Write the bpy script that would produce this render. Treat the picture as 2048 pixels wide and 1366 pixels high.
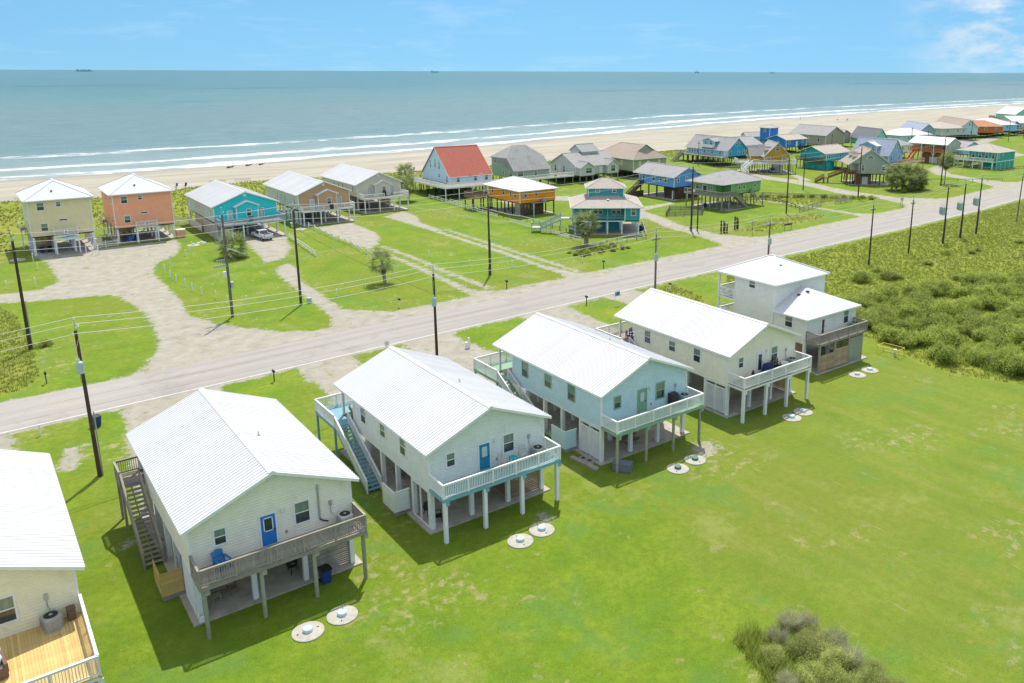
import bpy, math, random
import numpy as np
from mathutils import Matrix, Vector
random.seed(7)
R = math.radians
scene = bpy.context.scene
col = scene.collection
for o in list(bpy.data.objects): bpy.data.objects.remove(o)

# ------------------------------------------------------------------ camera
CAM_H = 32.0
pitch, yaw, roll = R(13.7736), R(38.3838), R(0.1942)
cd = bpy.data.cameras.new('camera'); cam = bpy.data.objects.new('camera', cd); col.objects.link(cam)
cd.sensor_width = 36.0; cd.lens = 1631.87 / 2048 * 36
cd.shift_x = -(1187.56 - 1024) / 2048; cd.shift_y = -(683 - 543.04) / 2048
cd.clip_start = 0.5; cd.clip_end = 400000
fw = Vector((math.sin(yaw) * math.cos(pitch), math.cos(yaw) * math.cos(pitch), -math.sin(pitch)))
rt = Vector((math.cos(yaw), -math.sin(yaw), 0)); up = rt.cross(fw)
cr = rt * math.cos(roll) + up * math.sin(roll); cu = up * math.cos(roll) - rt * math.sin(roll)
m = Matrix((cr, cu, -fw)).transposed().to_4x4(); m.translation = (0, 0, CAM_H)
cam.matrix_world = m
scene.camera = cam

# ------------------------------------------------------------------ sky, sun, exposure
SUN_AZ, SUN_EL = R(39), R(61.5)           # azimuth clockwise from +Y
world = bpy.data.worlds.new('World'); scene.world = world; world.use_nodes = True
wn, wl = world.node_tree.nodes, world.node_tree.links
bg = wn['Background']
sky = wn.new('ShaderNodeTexSky'); sky.sky_type = 'NISHITA'; sky.sun_disc = False
sky.sun_elevation = SUN_EL; sky.sun_rotation = SUN_AZ
sky.altitude = 0; sky.air_density = 1.0; sky.dust_density = 0.0; sky.ozone_density = 6.0
tc = wn.new('ShaderNodeTexCoord'); sep = wn.new('ShaderNodeSeparateXYZ'); wl.new(tc.outputs['Generated'], sep.inputs[0])
# dome lookup lifted for bluer sky at the sea and flattened to brighten the fill
zz = wn.new('ShaderNodeMath'); zz.operation = 'MULTIPLY_ADD'; zz.inputs[1].default_value = .36; zz.inputs[2].default_value = .072; wl.new(sep.outputs[2], zz.inputs[0])
cmb = wn.new('ShaderNodeCombineXYZ'); wl.new(sep.outputs[0], cmb.inputs[0]); wl.new(sep.outputs[1], cmb.inputs[1]); wl.new(zz.outputs[0], cmb.inputs[2])
nrm = wn.new('ShaderNodeVectorMath'); nrm.operation = 'NORMALIZE'; wl.new(cmb.outputs[0], nrm.inputs[0]); wl.new(nrm.outputs[0], sky.inputs[0])
tint = wn.new('ShaderNodeMix'); tint.data_type = 'RGBA'; tint.blend_type = 'MULTIPLY'; tint.inputs[0].default_value = 1; tint.inputs[7].default_value = (.47, .70, .84, 1); wl.new(sky.outputs[0], tint.inputs[6])
mp = wn.new('ShaderNodeMapping'); mp.inputs['Scale'].default_value = (2.2, 2.2, 14)
wl.new(tc.outputs['Generated'], mp.inputs[0])
nz = wn.new('ShaderNodeTexNoise'); nz.inputs['Scale'].default_value = 3.1; nz.inputs['Detail'].default_value = 7; nz.inputs['Roughness'].default_value = .62; nz.inputs['Distortion'].default_value = .35
wl.new(mp.outputs[0], nz.inputs['Vector'])
cr1 = wn.new('ShaderNodeValToRGB'); cr1.color_ramp.elements[0].position = .53; cr1.color_ramp.elements[1].position = .80
cov = wn.new('ShaderNodeMapRange'); cov.interpolation_type = 'SMOOTHSTEP'; cov.inputs[1].default_value = .10; cov.inputs[2].default_value = .34; cov.inputs[3].default_value = 0; cov.inputs[4].default_value = .13; wl.new(sep.outputs[2], cov.inputs[0])  # unseen white cloud thickened above the view, added to raise neutral fill
cadd = wn.new('ShaderNodeMath'); wl.new(nz.outputs[0], cadd.inputs[0]); wl.new(cov.outputs[0], cadd.inputs[1]); wl.new(cadd.outputs[0], cr1.inputs[0])
mixc = wn.new('ShaderNodeMix'); mixc.data_type = 'RGBA'; mixc.inputs[7].default_value = (9.0, 9.4, 9.8, 1)
mulc = wn.new('ShaderNodeMath'); mulc.operation = 'MULTIPLY'; mulc.inputs[1].default_value = .55
elv = wn.new('ShaderNodeMapRange'); elv.interpolation_type = 'SMOOTHSTEP'; elv.inputs[1].default_value = .06; elv.inputs[2].default_value = .35; elv.inputs[3].default_value = .17; elv.inputs[4].default_value = 1.5; wl.new(sep.outputs[2], elv.inputs[0])
wl.new(elv.outputs[0], mulc.inputs[1]); mulc.use_clamp = True
wl.new(cr1.outputs[0], mulc.inputs[0]); wl.new(mulc.outputs[0], mixc.inputs[0]); wl.new(tint.outputs[2], mixc.inputs[6])
bank = wn.new('ShaderNodeVectorMath'); bank.operation = 'DISTANCE'; wl.new(tc.outputs['Generated'], bank.inputs[0]); bank.inputs[1].default_value = (.905, .41, .075)
bkm = wn.new('ShaderNodeMapRange'); bkm.interpolation_type = 'SMOOTHSTEP'; bkm.inputs[1].default_value = .02; bkm.inputs[2].default_value = .16; bkm.inputs[3].default_value = .95; bkm.inputs[4].default_value = 0; wl.new(bank.outputs['Value'], bkm.inputs[0])
mp2 = wn.new('ShaderNodeMapping'); mp2.inputs['Scale'].default_value = (9, 9, 22); wl.new(tc.outputs['Generated'], mp2.inputs[0])
nz2 = wn.new('ShaderNodeTexNoise'); nz2.inputs['Scale'].default_value = 1.7; nz2.inputs['Detail'].default_value = 8; nz2.inputs['Roughness'].default_value = .6; wl.new(mp2.outputs[0], nz2.inputs['Vector'])
b2 = wn.new('ShaderNodeMath'); b2.operation = 'MULTIPLY'; wl.new(bkm.outputs[0], b2.inputs[0])
nr2 = wn.new('ShaderNodeMapRange'); nr2.interpolation_type = 'SMOOTHSTEP'; nr2.inputs[1].default_value = .36; nr2.inputs[2].default_value = .66; wl.new(nz2.outputs[0], nr2.inputs[0]); wl.new(nr2.outputs[0], b2.inputs[1])
mixb = wn.new('ShaderNodeMix'); mixb.data_type = 'RGBA'; mixb.inputs[7].default_value = (6.4, 6.7, 7.0, 1); wl.new(b2.outputs[0], mixb.inputs[0]); wl.new(mixc.outputs[2], mixb.inputs[6])
wl.new(mixb.outputs[2], bg.inputs[0]); bg.inputs[1].default_value = 0.069

sd = bpy.data.lights.new('sun', 'SUN'); sd.energy = 2.5; sd.angle = R(0.55); sd.color = (1, .95, .86)
sun = bpy.data.objects.new('sun', sd); col.objects.link(sun)
sv = Vector((math.sin(SUN_AZ) * math.cos(SUN_EL), math.cos(SUN_AZ) * math.cos(SUN_EL), math.sin(SUN_EL)))
sun.rotation_euler = sv.to_track_quat('Z', 'Y').to_euler(); sun.location = (0, 0, 120)
vs = scene.view_settings
scene.display_settings.display_device = 'sRGB'
vs.view_transform = 'Standard'; vs.look = 'None'; vs.exposure = 0.98; vs.gamma = 1; vs.use_curve_mapping = False

# ------------------------------------------------------------------ materials
def nodes(name):
    m = bpy.data.materials.new(name); m.use_nodes = True
    return m, m.node_tree.nodes, m.node_tree.links, m.node_tree.nodes['Principled BSDF']
def c4(c): return (c[0], c[1], c[2], 1)
def sc(c, k): return tuple(min(1, x * k) for x in c)
MC = {}
def mat(name, base, rough=.6, var=.12, scale=3.0, bump=0, bscale=40, metal=0, spec=.4, stretch=(1, 1, 1), dirt=None, trans=0, rnd=0):
    if name in MC: return MC[name]
    m, n, l, p = nodes(name)
    t = n.new('ShaderNodeTexCoord'); mpn = n.new('ShaderNodeMapping'); mpn.inputs['Scale'].default_value = stretch
    l.new(t.outputs['Object'], mpn.inputs[0])
    a = n.new('ShaderNodeTexNoise'); a.inputs['Scale'].default_value = scale; a.inputs['Detail'].default_value = 6; a.inputs['Roughness'].default_value = .6
    l.new(mpn.outputs[0], a.inputs['Vector'])
    r = n.new('ShaderNodeValToRGB'); r.color_ramp.elements[0].position = .3; r.color_ramp.elements[1].position = .7
    r.color_ramp.elements[0].color = c4(sc(base, 1 - var)); r.color_ramp.elements[1].color = c4(sc(base, 1 + var * .8))
    l.new(a.outputs[0], r.inputs[0]); out = r.outputs[0]
    if dirt:
        b = n.new('ShaderNodeTexNoise'); b.inputs['Scale'].default_value = dirt[1]; b.inputs['Detail'].default_value = 8; l.new(t.outputs['Object'], b.inputs['Vector'])
        rr = n.new('ShaderNodeValToRGB'); rr.color_ramp.elements[0].position = dirt[2]; rr.color_ramp.elements[1].position = dirt[2] + .2
        l.new(b.outputs[0], rr.inputs[0])
        mx = n.new('ShaderNodeMix'); mx.data_type = 'RGBA'; l.new(rr.outputs[0], mx.inputs[0]); l.new(out, mx.inputs[6]); mx.inputs[7].default_value = c4(dirt[0]); out = mx.outputs[2]
    if rnd:
        oi = n.new('ShaderNodeObjectInfo'); mr = n.new('ShaderNodeMapRange'); mr.inputs[3].default_value = 1 - rnd; mr.inputs[4].default_value = 1 + rnd; l.new(oi.outputs['Random'], mr.inputs[0])
        hv = n.new('ShaderNodeHueSaturation'); l.new(mr.outputs[0], hv.inputs['Value']); l.new(out, hv.inputs['Color']); out = hv.outputs[0]
    l.new(out, p.inputs['Base Color'])
    p.inputs['Roughness'].default_value = rough; p.inputs['Metallic'].default_value = metal; p.inputs['Specular IOR Level'].default_value = spec
    if trans: p.inputs['Transmission Weight'].default_value = trans
    if bump:
        b2 = n.new('ShaderNodeTexNoise'); b2.inputs['Scale'].default_value = bscale; b2.inputs['Detail'].default_value = 4; l.new(mpn.outputs[0], b2.inputs['Vector'])
        bn = n.new('ShaderNodeBump'); bn.inputs['Strength'].default_value = bump; bn.inputs['Distance'].default_value = .02
        l.new(b2.outputs[0], bn.inputs['Height']); l.new(bn.outputs[0], p.inputs['Normal'])
    MC[name] = m; return m
def paint(name, base, rough=.5): return mat(name, base, rough, .07, 1.3, .15, 25, dirt=(sc(base, .8), .9, .62))
def wood(name, base, var=.3): return mat(name, base, .8, var * .7, 6, .3, 60, stretch=(.3, .22, .35), spec=.2, rnd=.16)
M = {}
M['roof_white'] = mat('white_metal_roof', (.665, .665, .66), .5, .03, .7, 0, spec=.3, dirt=((.605, .60, .595), .5, .60), rnd=.04)
M['white'] = paint('white_paint', (.80, .80, .79)); M['offwhite'] = paint('off_white_paint', (.70, .71, .68))
M['concrete'] = mat('concrete', (.44, .40, .34), .9, .2, 1.5, .3, 60, dirt=((.33, .29, .24), .8, .55))
M['concrete_light'] = mat('pale_concrete', (.44, .415, .355), .9, .18, 2.5, .3, 60, dirt=((.40, .38, .33), 3, .58))
M['greywood'] = wood('weathered_wood', (.33, .295, .25)); M['newwood'] = wood('new_yellow_wood', (.62, .43, .17), .22)
M['brownwood'] = wood('brown_wood', (.27, .18, .115)); M['darkwood'] = wood('dark_wood', (.10, .07, .05)); M['treated'] = wood('treated_post_wood', (.31, .32, .23))
M['tanwood'] = wood('tan_wood', (.45, .33, .21)); M['stilt'] = wood('dark_stilt_wood', (.075, .06, .05)); M['polewood'] = wood('pole_wood', (.075, .05, .038)); M['polegrey'] = wood('grey_pole_wood', (.19, .16, .13))
M['redwood'] = wood('red_brown_wood', (.22, .09, .055))
M['black'] = mat('black_plastic', (.018, .018, .02), .5, .1); M['iron'] = mat('dark_metal', (.05, .05, .055), .45, .1, metal=.4)
M['galv'] = mat('galvanised_metal', (.42, .45, .47), .45, .12, 4, metal=.55); M['alu'] = mat('aluminium_wire', (.62, .60, .56), .5, .05, metal=.2)
M['trans_grey'] = mat('transformer_grey', (.42, .50, .50), .45, .1)
M['glass'] = mat('window_glass', (.035, .05, .05), .06, .3, .8, spec=.9); M['glass_up'] = mat('window_glass_curtained', (.17, .24, .19), .12, .35, 2.5, spec=.8, stretch=(6, 6, .6))
M['glass_door'] = mat('door_glass', (.55, .60, .58), .15, .15, 3, spec=.7)
M['blue_bin'] = mat('blue_bin_plastic', (.012, .05, .20), .45, .1); M['bin_black'] = mat('black_bin_lid', (.02, .02, .022), .5, .1); M['bright_blue_bin'] = mat('bright_blue_plastic', (.02, .19, .62), .45, .1)
M['green_lid'] = mat('green_lid_plastic', (.10, .20, .16), .6, .15, 4); M['ac'] = mat('ac_casing', (.36, .37, .35), .5, .15, 5); M['ac_light'] = mat('ac_light_casing', (.55, .54, .53), .5, .12, 5)
M['shingle_grey'] = mat('grey_shingle', (.33, .32, .31), .9, .2, 2.5, .6, 30, dirt=((.25, .24, .23), .5, .55)); M['shingle_brown'] = mat('brown_shingle', (.36, .29, .235), .9, .2, 2.5, .6, 30)
M['shingle_light'] = mat('light_grey_shingle', (.60, .61, .62), .9, .12, 6, .7, 25); M['shingle_red'] = mat('red_shingle', (.42, .125, .085), .9, .28, 5, .6, 30); M['shingle_tan'] = mat('tan_shingle', (.42, .37, .32), .9, .2, 2.5, .6, 30)
M['shingle_blue'] = mat('blue_grey_shingle', (.30, .35, .44), .9, .18, 2.5, .6, 30); M['shingle_dark'] = mat('dark_grey_shingle', (.20, .205, .22), .9, .2, 2.5, .6, 30); M['shingle_orange'] = mat('orange_brown_shingle', (.46, .21, .10), .9, .2, 2.5, .6, 30)
def P(name, c): M[name] = paint(name, c)
P('cream', (.82, .79, .66)); P('mint_grey', (.72, .76, .71)); P('sky_blue', (.53, .70, .745)); P('cream_yellow', (.85, .80, .64)); P('pale_grey', (.75, .75, .69))
P('cream_h0', (.86, .80, .56)); P('door_blue', (.02, .20, .58)); P('door_teal', (.015, .25, .42)); P('sage_trim', (.24, .41, .27)); P('deck_teal', (.20, .40, .47)); P('deck_blue', (.16, .36, .52))
P('sand_yellow', (.80, .69, .42)); P('coral', (.95, .43, .25)); P('turquoise', (.03, .66, .70)); P('tan', (.60, .38, .21)); P('beige', (.53, .46, .34)); P('beige_light', (.66, .61, .49))
P('pale_blue', (.55, .76, .83)); P('sage_green', (.30, .40, .31)); P('olive_green', (.36, .41, .26)); P('orange', (.85, .30, .012)); P('teal', (.035, .36, .40)); P('blue', (.11, .35, .76)); P('leaf_green', (.22, .47, .13))
P('azure', (.03, .38, .72)); P('mustard', (.52, .30, .04)); P('cyan', (.03, .50, .58)); P('deep_blue', (.015, .20, .60)); P('warm_grey', (.40, .36, .29)); P('soft_sage', (.40, .45, .36)); P('cornflower', (.25, .46, .66)); P('grey_white', (.56, .58, .53))
P('sea_green', (.015, .38, .29)); P('orange_rail', (.80, .16, .03)); P('rust_orange', (.58, .16, .045)); P('mint', (.28, .68, .53)); P('light_blue', (.26, .58, .80)); P('grey_board', (.40, .37, .35)); P('slate_blue', (.30, .40, .45)); P('pale_teal', (.48, .66, .68))
M['yellow_pipe'] = mat('yellow_pipe', (.80, .58, .05), .5); M['red'] = mat('red_plastic', (.5, .03, .03), .5); M['rope'] = mat('white_rope', (.66, .63, .56), .9)
M['wicker'] = mat('brown_wicker', (.17, .11, .08), .8, .3, 20, .5, 60); M['cushion'] = mat('pale_cushion', (.66, .65, .66), .9, .1); M['chair_blue'] = mat('blue_plastic', (.01, .16, .42), .5, .1); M['chair_navy'] = mat('navy_fabric', (.02, .04, .16), .8, .1)
M['chair_teal'] = mat('teal_plastic', (.01, .42, .50), .5, .1); M['chair_grey'] = mat('grey_chair_wood', (.52, .52, .47), .7, .1); M['yellow_plastic'] = mat('yellow_plastic', (.75, .42, .02), .5, .1)
M['car_white'] = mat('white_car_paint', (.75, .76, .78), .25, .03, 1, spec=.6); M['car_dark'] = mat('dark_car_paint', (.05, .045, .05), .25, .03, 1, spec=.6); M['car_silver'] = mat('silver_car_paint', (.5, .52, .54), .3, .03, 1, metal=.3); M['tyre'] = mat('tyre_rubber', (.02, .02, .02), .85, .1)
M['skin'] = mat('skin', (.45, .26, .17), .6, .05)
# ------------------------------------------------------------------ mesh helpers
class MB:
    def __init__(s): s.v = []; s.f = []
    def add(s, v, f):
        o = len(s.v); s.v += [tuple(p) for p in v]; s.f += [tuple(i + o for i in q) for q in f]; return s
    def box(s, x0, x1, y0, y1, z0, z1):
        return s.add([(x0, y0, z0), (x1, y0, z0), (x1, y1, z0), (x0, y1, z0), (x0, y0, z1), (x1, y0, z1), (x1, y1, z1), (x0, y1, z1)],
                     [(0, 3, 2, 1), (4, 5, 6, 7), (0, 1, 5, 4), (1, 2, 6, 5), (2, 3, 7, 6), (3, 0, 4, 7)])
    def bar(s, p, q, w, h, upv=(0, 0, 1)):
        p, q = Vector(p), Vector(q); d = (q - p).normalized(); u = Vector(upv)
        if abs(d.dot(u)) > .98: u = Vector((1, 0, 0))
        a = d.cross(u).normalized() * (w / 2); b = a.cross(d).normalized() * (h / 2)
        v = [p - a - b, p + a - b, p + a + b, p - a + b, q - a - b, q + a - b, q + a + b, q - a + b]
        return s.add(v, [(0, 1, 2, 3), (7, 6, 5, 4), (0, 4, 5, 1), (1, 5, 6, 2), (2, 6, 7, 3), (3, 7, 4, 0)])
    def tube(s, p, q, r0, r1=None, n=8):
        r1 = r0 if r1 is None else r1; p, q = Vector(p), Vector(q); d = (q - p).normalized()
        u = Vector((0, 0, 1)) if abs(d.z) < .9 else Vector((1, 0, 0)); a = d.cross(u).normalized(); b = d.cross(a)
        v = []
        for c, r in ((p, r0), (q, r1)):
            for i in range(n):
                t = 2 * math.pi * i / n; v.append(c + a * (r * math.cos(t)) + b * (r * math.sin(t)))
        f = [(i, (i + 1) % n, n + (i + 1) % n, n + i) for i in range(n)] + [tuple(range(n - 1, -1, -1)), tuple(range(n, 2 * n))]
        return s.add(v, f)
    def path(s, pts, r, n=5):
        for a, b in zip(pts[:-1], pts[1:]): s.tube(a, b, r, r, n)
        return s
    def extr(s, poly, vec):
        n = len(poly); v = [Vector(p) for p in poly] + [Vector(p) + Vector(vec) for p in poly]
        return s.add(v, [tuple(range(n)), tuple(range(2 * n - 1, n - 1, -1))] + [(i, n + i, n + (i + 1) % n, (i + 1) % n) for i in range(n)])
    def lathe(s, prof, c=(0, 0, 0), n=16):
        v = []; k = len(prof)
        for r, z in prof:
            for i in range(n):
                t = 2 * math.pi * i / n; v.append((c[0] + r * math.cos(t), c[1] + r * math.sin(t), c[2] + z))
        f = [(j * n + i, j * n + (i + 1) % n, (j + 1) * n + (i + 1) % n, (j + 1) * n + i) for j in range(k - 1) for i in range(n)]
        return s.add(v, f + [tuple(range(n - 1, -1, -1)), tuple((k - 1) * n + i for i in range(n))])
    def mesh(s, name, m, smooth=False, fix=True):
        me = bpy.data.meshes.new(name); me.from_pydata(s.v, [], s.f); me.update()
        if fix:
            import bmesh
            b = bmesh.new(); b.from_mesh(me); bmesh.ops.recalc_face_normals(b, faces=b.faces); b.to_mesh(me); b.free()
        if m: me.materials.append(m)
        if smooth:
            for p in me.polygons: p.use_smooth = True
        return me
def link(name, me, parent=None, loc=(0, 0, 0), rz=0, rot=None, scale=None):
    o = bpy.data.objects.new(name, me); col.objects.link(o); o.parent = parent; o.location = loc
    o.rotation_euler = rot if rot else (0, 0, rz)
    if scale: o.scale = scale if hasattr(scale, '__len__') else (scale,) * 3
    return o
def obj(name, mb, m, parent=None, loc=(0, 0, 0), rz=0, smooth=False, fix=True): return link(name, mb.mesh(name, m, smooth, fix), parent, loc, rz)
def tag(o, label=None, cat=None, group=None, kind=None):
    if label: o['label'] = label
    if cat: o['category'] = cat
    if group: o['group'] = group
    if kind: o['kind'] = kind
    return o
def thing(name, label, cat, loc=(0, 0, 0), rz=0, group=None):
    o = bpy.data.objects.new(name, None); col.objects.link(o); o.location = loc; o.rotation_euler = (0, 0, rz); o.empty_display_size = .3
    return tag(o, label, cat, group)
BC = {}
def pbox(name, parent, m, x0, x1, y0, y1, z0, z1):      # a box part; boxes of one size share a mesh
    k = (name, m.name, round(x1 - x0, 3), round(y1 - y0, 3), round(z1 - z0, 3))
    if k not in BC:
        a, b, c = k[2] / 2, k[3] / 2, k[4] / 2
        BC[k] = MB().box(-a, a, -b, b, -c, c).mesh(name, m)
    return link(name, BC[k], parent, ((x0 + x1) / 2, (y0 + y1) / 2, (z0 + z1) / 2))
def ptube(name, parent, m, x, y, z0, z1, r, n=8):
    k = (name, m.name, round(z1 - z0, 3), r, n)
    if k not in BC: BC[k] = MB().tube((0, 0, 0), (0, 0, k[2]), r, r, n).mesh(name, m)
    return link(name, BC[k], parent, (x, y, z0))
def copy_tree(o, parent=None):
    c = o.copy(); col.objects.link(c); c.parent = parent
    for ch in list(o.children): copy_tree(ch, c)
    return c
# ------------------------------------------------------------------ building parts
ROT = {'S': 0, 'W': -math.pi / 2, 'E': math.pi / 2, 'N': math.pi}
def clip(poly, za, zb):
    for lim, sgn in ((za, 1), (zb, -1)):
        out = []
        for i in range(len(poly)):
            a, b = poly[i], poly[(i + 1) % len(poly)]; ia, ib = sgn * (a[1] - lim) >= 0, sgn * (b[1] - lim) >= 0
            if ia: out.append(a)
            if ia != ib and abs(b[1] - a[1]) > 1e-9:
                t = (lim - a[1]) / (b[1] - a[1]); out.append((a[0] + (b[0] - a[0]) * t, lim))
        poly = out
        if len(poly) < 3: return []
    return poly
def wall(parent, face, x, y, outline, m, course=.19, thick=.1, name='wall'):
    """outline: convex (s, z) polygon on a wall face seen from outside; (x, y) is its left end"""
    b = MB(); b.extr([(s, 0, z) for s, z in outline], (0, thick, 0))
    if course:
        z = min(p[1] for p in outline); top = max(p[1] for p in outline)
        while z < top - .02:
            zb = min(z + course, top); q = clip(list(outline), z, zb)
            zm = z + course * .72                                       # flat lower face, coved top edge as on Dutch lap siding
            for za, zc, fo in ((z, min(zm, zb), lambda zz: -.032), (zm, zb, lambda zz: -.032 + .030 * (zz - zm) / (course * .28))):
                if zc - za < .01: continue
                q = clip(list(outline), za, zc)
                if len(q) >= 3:
                    n = len(q); v = [(p[0], fo(p[1]), p[1]) for p in q] + [(p[0], .004, p[1]) for p in q]
                    b.add(v, [tuple(range(n))] + [(i, (i + 1) % n, n + (i + 1) % n, n + i) for i in range(n)])
            z = zb
    return obj(name, b, m, parent, (x, y, 0), ROT[face])
WC = {}
def window(parent, face, x, y, zc, w=.9, h=1.2, fm=None, off=.0, split=True, gm=None):
    """x, y: centre of the window on the wall plane"""
    fm = fm or M['white']; k = ('w', round(w, 2), round(h, 2), fm.name)
    if k not in WC:
        a, c, t = w / 2, h / 2, .1
        b = MB(); b.box(-a - t, a + t, -.075, .01, c, c + t); b.box(-a - t, a + t, -.085, .01, -c - t, -c); b.box(-a - t, -a, -.075, .01, -c, c); b.box(a, a + t, -.075, .01, -c, c)
        if split: b.box(-a, a, -.062, .01, -.03, .03)
        WC[k] = b.mesh('window', fm)
        WC[k + ('u',)] = MB().box(-a, a, -.045, .005, .03 if split else -c, c).mesh('pane', gm or M['glass_up'])
        WC[k + ('l',)] = MB().box(-a, a, -.042, .005, -c, -.03).mesh('pane', M['glass'])
    o = link('window', WC[k], parent, (x, y, zc), ROT[face])
    if off: o.location += Vector((math.sin(ROT[face]) * off, -math.cos(ROT[face]) * off, 0))
    link('pane', WC[k + ('u',)], o)
    if split: link('pane', WC[k + ('l',)], o)
    return o
def door(parent, face, x, y, z0, m, fm=None, w=.9, h=2.03, glass='half'):
    fm = fm or M['white']; a = w / 2; b = MB()
    b.box(-a, a, -.055, .01, 0, h)
    o = obj('door', b, m, parent, (x, y, z0), ROT[face])
    f = MB(); f.box(-a - .1, -a, -.08, .01, 0, h); f.box(a, a + .1, -.08, .01, 0, h); f.box(-a - .1, a + .1, -.08, .01, h, h + .1)
    obj('door_frame', f, fm, o)
    if glass == 'half':
        g = MB(); g.box(-a + .2, a - .2, -.075, -.05, 1.0, h - .22); obj('pane', g, M['glass_door'] if m not in (M['door_blue'],) else M['glass'], o)
        g = MB()
        for s in (-1, 1): g.box(s * (a - .18) - .03, s * (a - .18) + .03, -.085, -.05, .95, h - .17)
        g.box(-a + .15, a - .15, -.085, -.05, h - .22, h - .16); g.box(-a + .15, a - .15, -.085, -.05, .94, 1.0); obj('pane_frame', g, fm if m is M['door_blue'] else m, o)
        g = MB()
        for s in (-1, 1): g.box(s * .21 - .15, s * .21 + .15, -.068, -.05, .18, .82)
        obj('door_panel', g, m, o)
    elif glass == 'full':
        g = MB(); g.box(-a + .2, a - .2, -.07, -.05, .25, h - .18); obj('pane', g, M['glass'] if m is M['white'] else M['glass_door'], o)
    g = MB(); g.tube((a - .09, -.05, 1.0), (a - .09, -.13, 1.0), .035, .04, 8); obj('door_handle', g, M['iron'], o)
    return o
def gable_roof(parent, x0, x1, y0, y1, ze, zr, m, axis='y', panel=0.0, trim=None, thick=.13, xm=None, cap=True):
    """ridge along axis; eaves at x0 and x1 (axis y)"""
    trim = trim or M['white']
    sw = axis == 'x'
    A0, A1, B0, B1 = (x0, x1, y0, y1) if not sw else (y0, y1, x0, x1)
    am = (A0 + A1) / 2 if xm is None else xm
    T = (lambda a, b, z: (a, b, z)) if not sw else (lambda a, b, z: (b, a, z))
    b = MB()
    for e in (A0, A1):
        b.extr([T(e, B0, ze - .02), T(am, B0, zr - .02), T(am, B1, zr - .02), T(e, B1, ze - .02)], (0, 0, -thick))
    root = obj('roof', b, trim if panel else m, parent)
    if panel:
        n = max(1, round((B1 - B0) / panel)); pw = (B1 - B0) / n
        for e in (A0, A1):
            d = Vector((am - e, 0, zr - ze)); L = d.length; d.normalize(); nrm = Vector((-d.z, 0, d.x)) if d.x > 0 else Vector((d.z, 0, -d.x))
            q = MB(); p0, p1 = Vector((e, 0, ze)) - d * .06, Vector((am, 0, zr))
            q.extr([p0 + Vector((0, .004, 0)), p0 + Vector((0, pw - .004, 0)), p1 + Vector((0, pw - .004, 0)), p1 + Vector((0, .004, 0))], nrm * .022)
            for i in range(3):
                yy = pw * (i + .5) / 3
                o0, o1 = p0 + nrm * .02 + Vector((0, yy, 0)), p1 + nrm * .02 + Vector((0, yy, 0))
                s_ = Vector((0, .045, 0)); t_ = Vector((0, .018, 0)); up_ = nrm * .045
                q.add([o0 - s_, o0 - t_ + up_, o0 + t_ + up_, o0 + s_, o1 - s_, o1 - t_ + up_, o1 + t_ + up_, o1 + s_], [(0, 1, 2, 3), (7, 6, 5, 4), (0, 4, 5, 1), (1, 5, 6, 2), (2, 6, 7, 3)])
            if sw: q.v = [(p[1], p[0], p[2]) for p in q.v]
            me = q.mesh('roof_panel', m)
            for k in range(n):
                jit = random.uniform(-.003, .003)
                link('roof_panel', me, root, T(0, B0 + k * pw, jit))
    c = MB()
    if cap:
        sl = (zr - ze) / (am - A0); w_ = .22
        c.extr([T(am - w_, B0 - .02, zr - sl * w_ + .07), T(am, B0 - .02, zr + .085), T(am + w_, B0 - .02, zr - (zr - ze) / (A1 - am) * w_ + .07), T(am, B0 - .02, zr + .01)], T(0, B1 - B0 + .04, 0))
        obj('ridge_cap', c, m, root)
    f = MB()
    for bb in (B0 - .03, B1):
        for e in (A0, A1):
            dz = .17
            f.extr([T(e, bb, ze - dz), T(e, bb, ze + .03), T(am, bb, zr + .03), T(am, bb, zr - dz)], T(0, .03, 0))
    for e, s in ((A0, -1), (A1, 1)):
        f.extr([T(e, B0, ze - .17), T(e, B0, ze - .0), T(e + s * .03, B0, ze - .0), T(e + s * .03, B0, ze - .17)], T(0, B1 - B0, 0))
    obj('fascia', f, trim, root)
    return root
def hip_roof(parent, x0, x1, y0, y1, ze, zr, m, trim=None, ridge=None, name='roof'):
    W, D = x1 - x0, y1 - y0
    if ridge is None:
        i = min(W, D) / 2
        ridge = ((x0 + i, y0 + D / 2), (x1 - i, y0 + D / 2)) if W > D else ((x0 + W / 2, y0 + i), (x0 + W / 2, y1 - i))
    (ax, ay), (bx, by) = ridge
    if abs(ax - bx) + abs(ay - by) < .3:
        if W > D: bx += .3
        else: by += .3
    v = [(x0, y0, ze), (x1, y0, ze), (x1, y1, ze), (x0, y1, ze), (ax, ay, zr), (bx, by, zr)]
    if abs(bx - ax) > abs(by - ay): f = [(0, 1, 5, 4), (1, 2, 5), (2, 3, 4, 5), (3, 0, 4)]
    else: f = [(0, 1, 4), (1, 2, 5, 4), (2, 3, 5), (3, 0, 4, 5)]
    o = obj(name, MB().add(v, f + [(3, 2, 1, 0)]), m, parent)
    e = MB()
    for (p, q) in (((x0, y0), (x1, y0)), ((x1, y0), (x1, y1)), ((x1, y1), (x0, y1)), ((x0, y1), (x0, y0))):
        e.bar((p[0], p[1], ze - .075), (q[0], q[1], ze - .075), .06, .17)
    obj('fascia', e, trim or M['white'], o)
    c = MB()
    for a_, b_ in ((0, 4), (1, 4 if abs(bx - ax) <= abs(by - ay) else 5), (2, 5), (3, 5 if abs(bx - ax) <= abs(by - ay) else 4), (4, 5)):
        c.bar(Vector(v[a_]) + Vector((0, 0, .01)), Vector(v[b_]) + Vector((0, 0, .01)), .3, .03)
    obj('ridge_cap', c, m, o)
    return o
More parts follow.
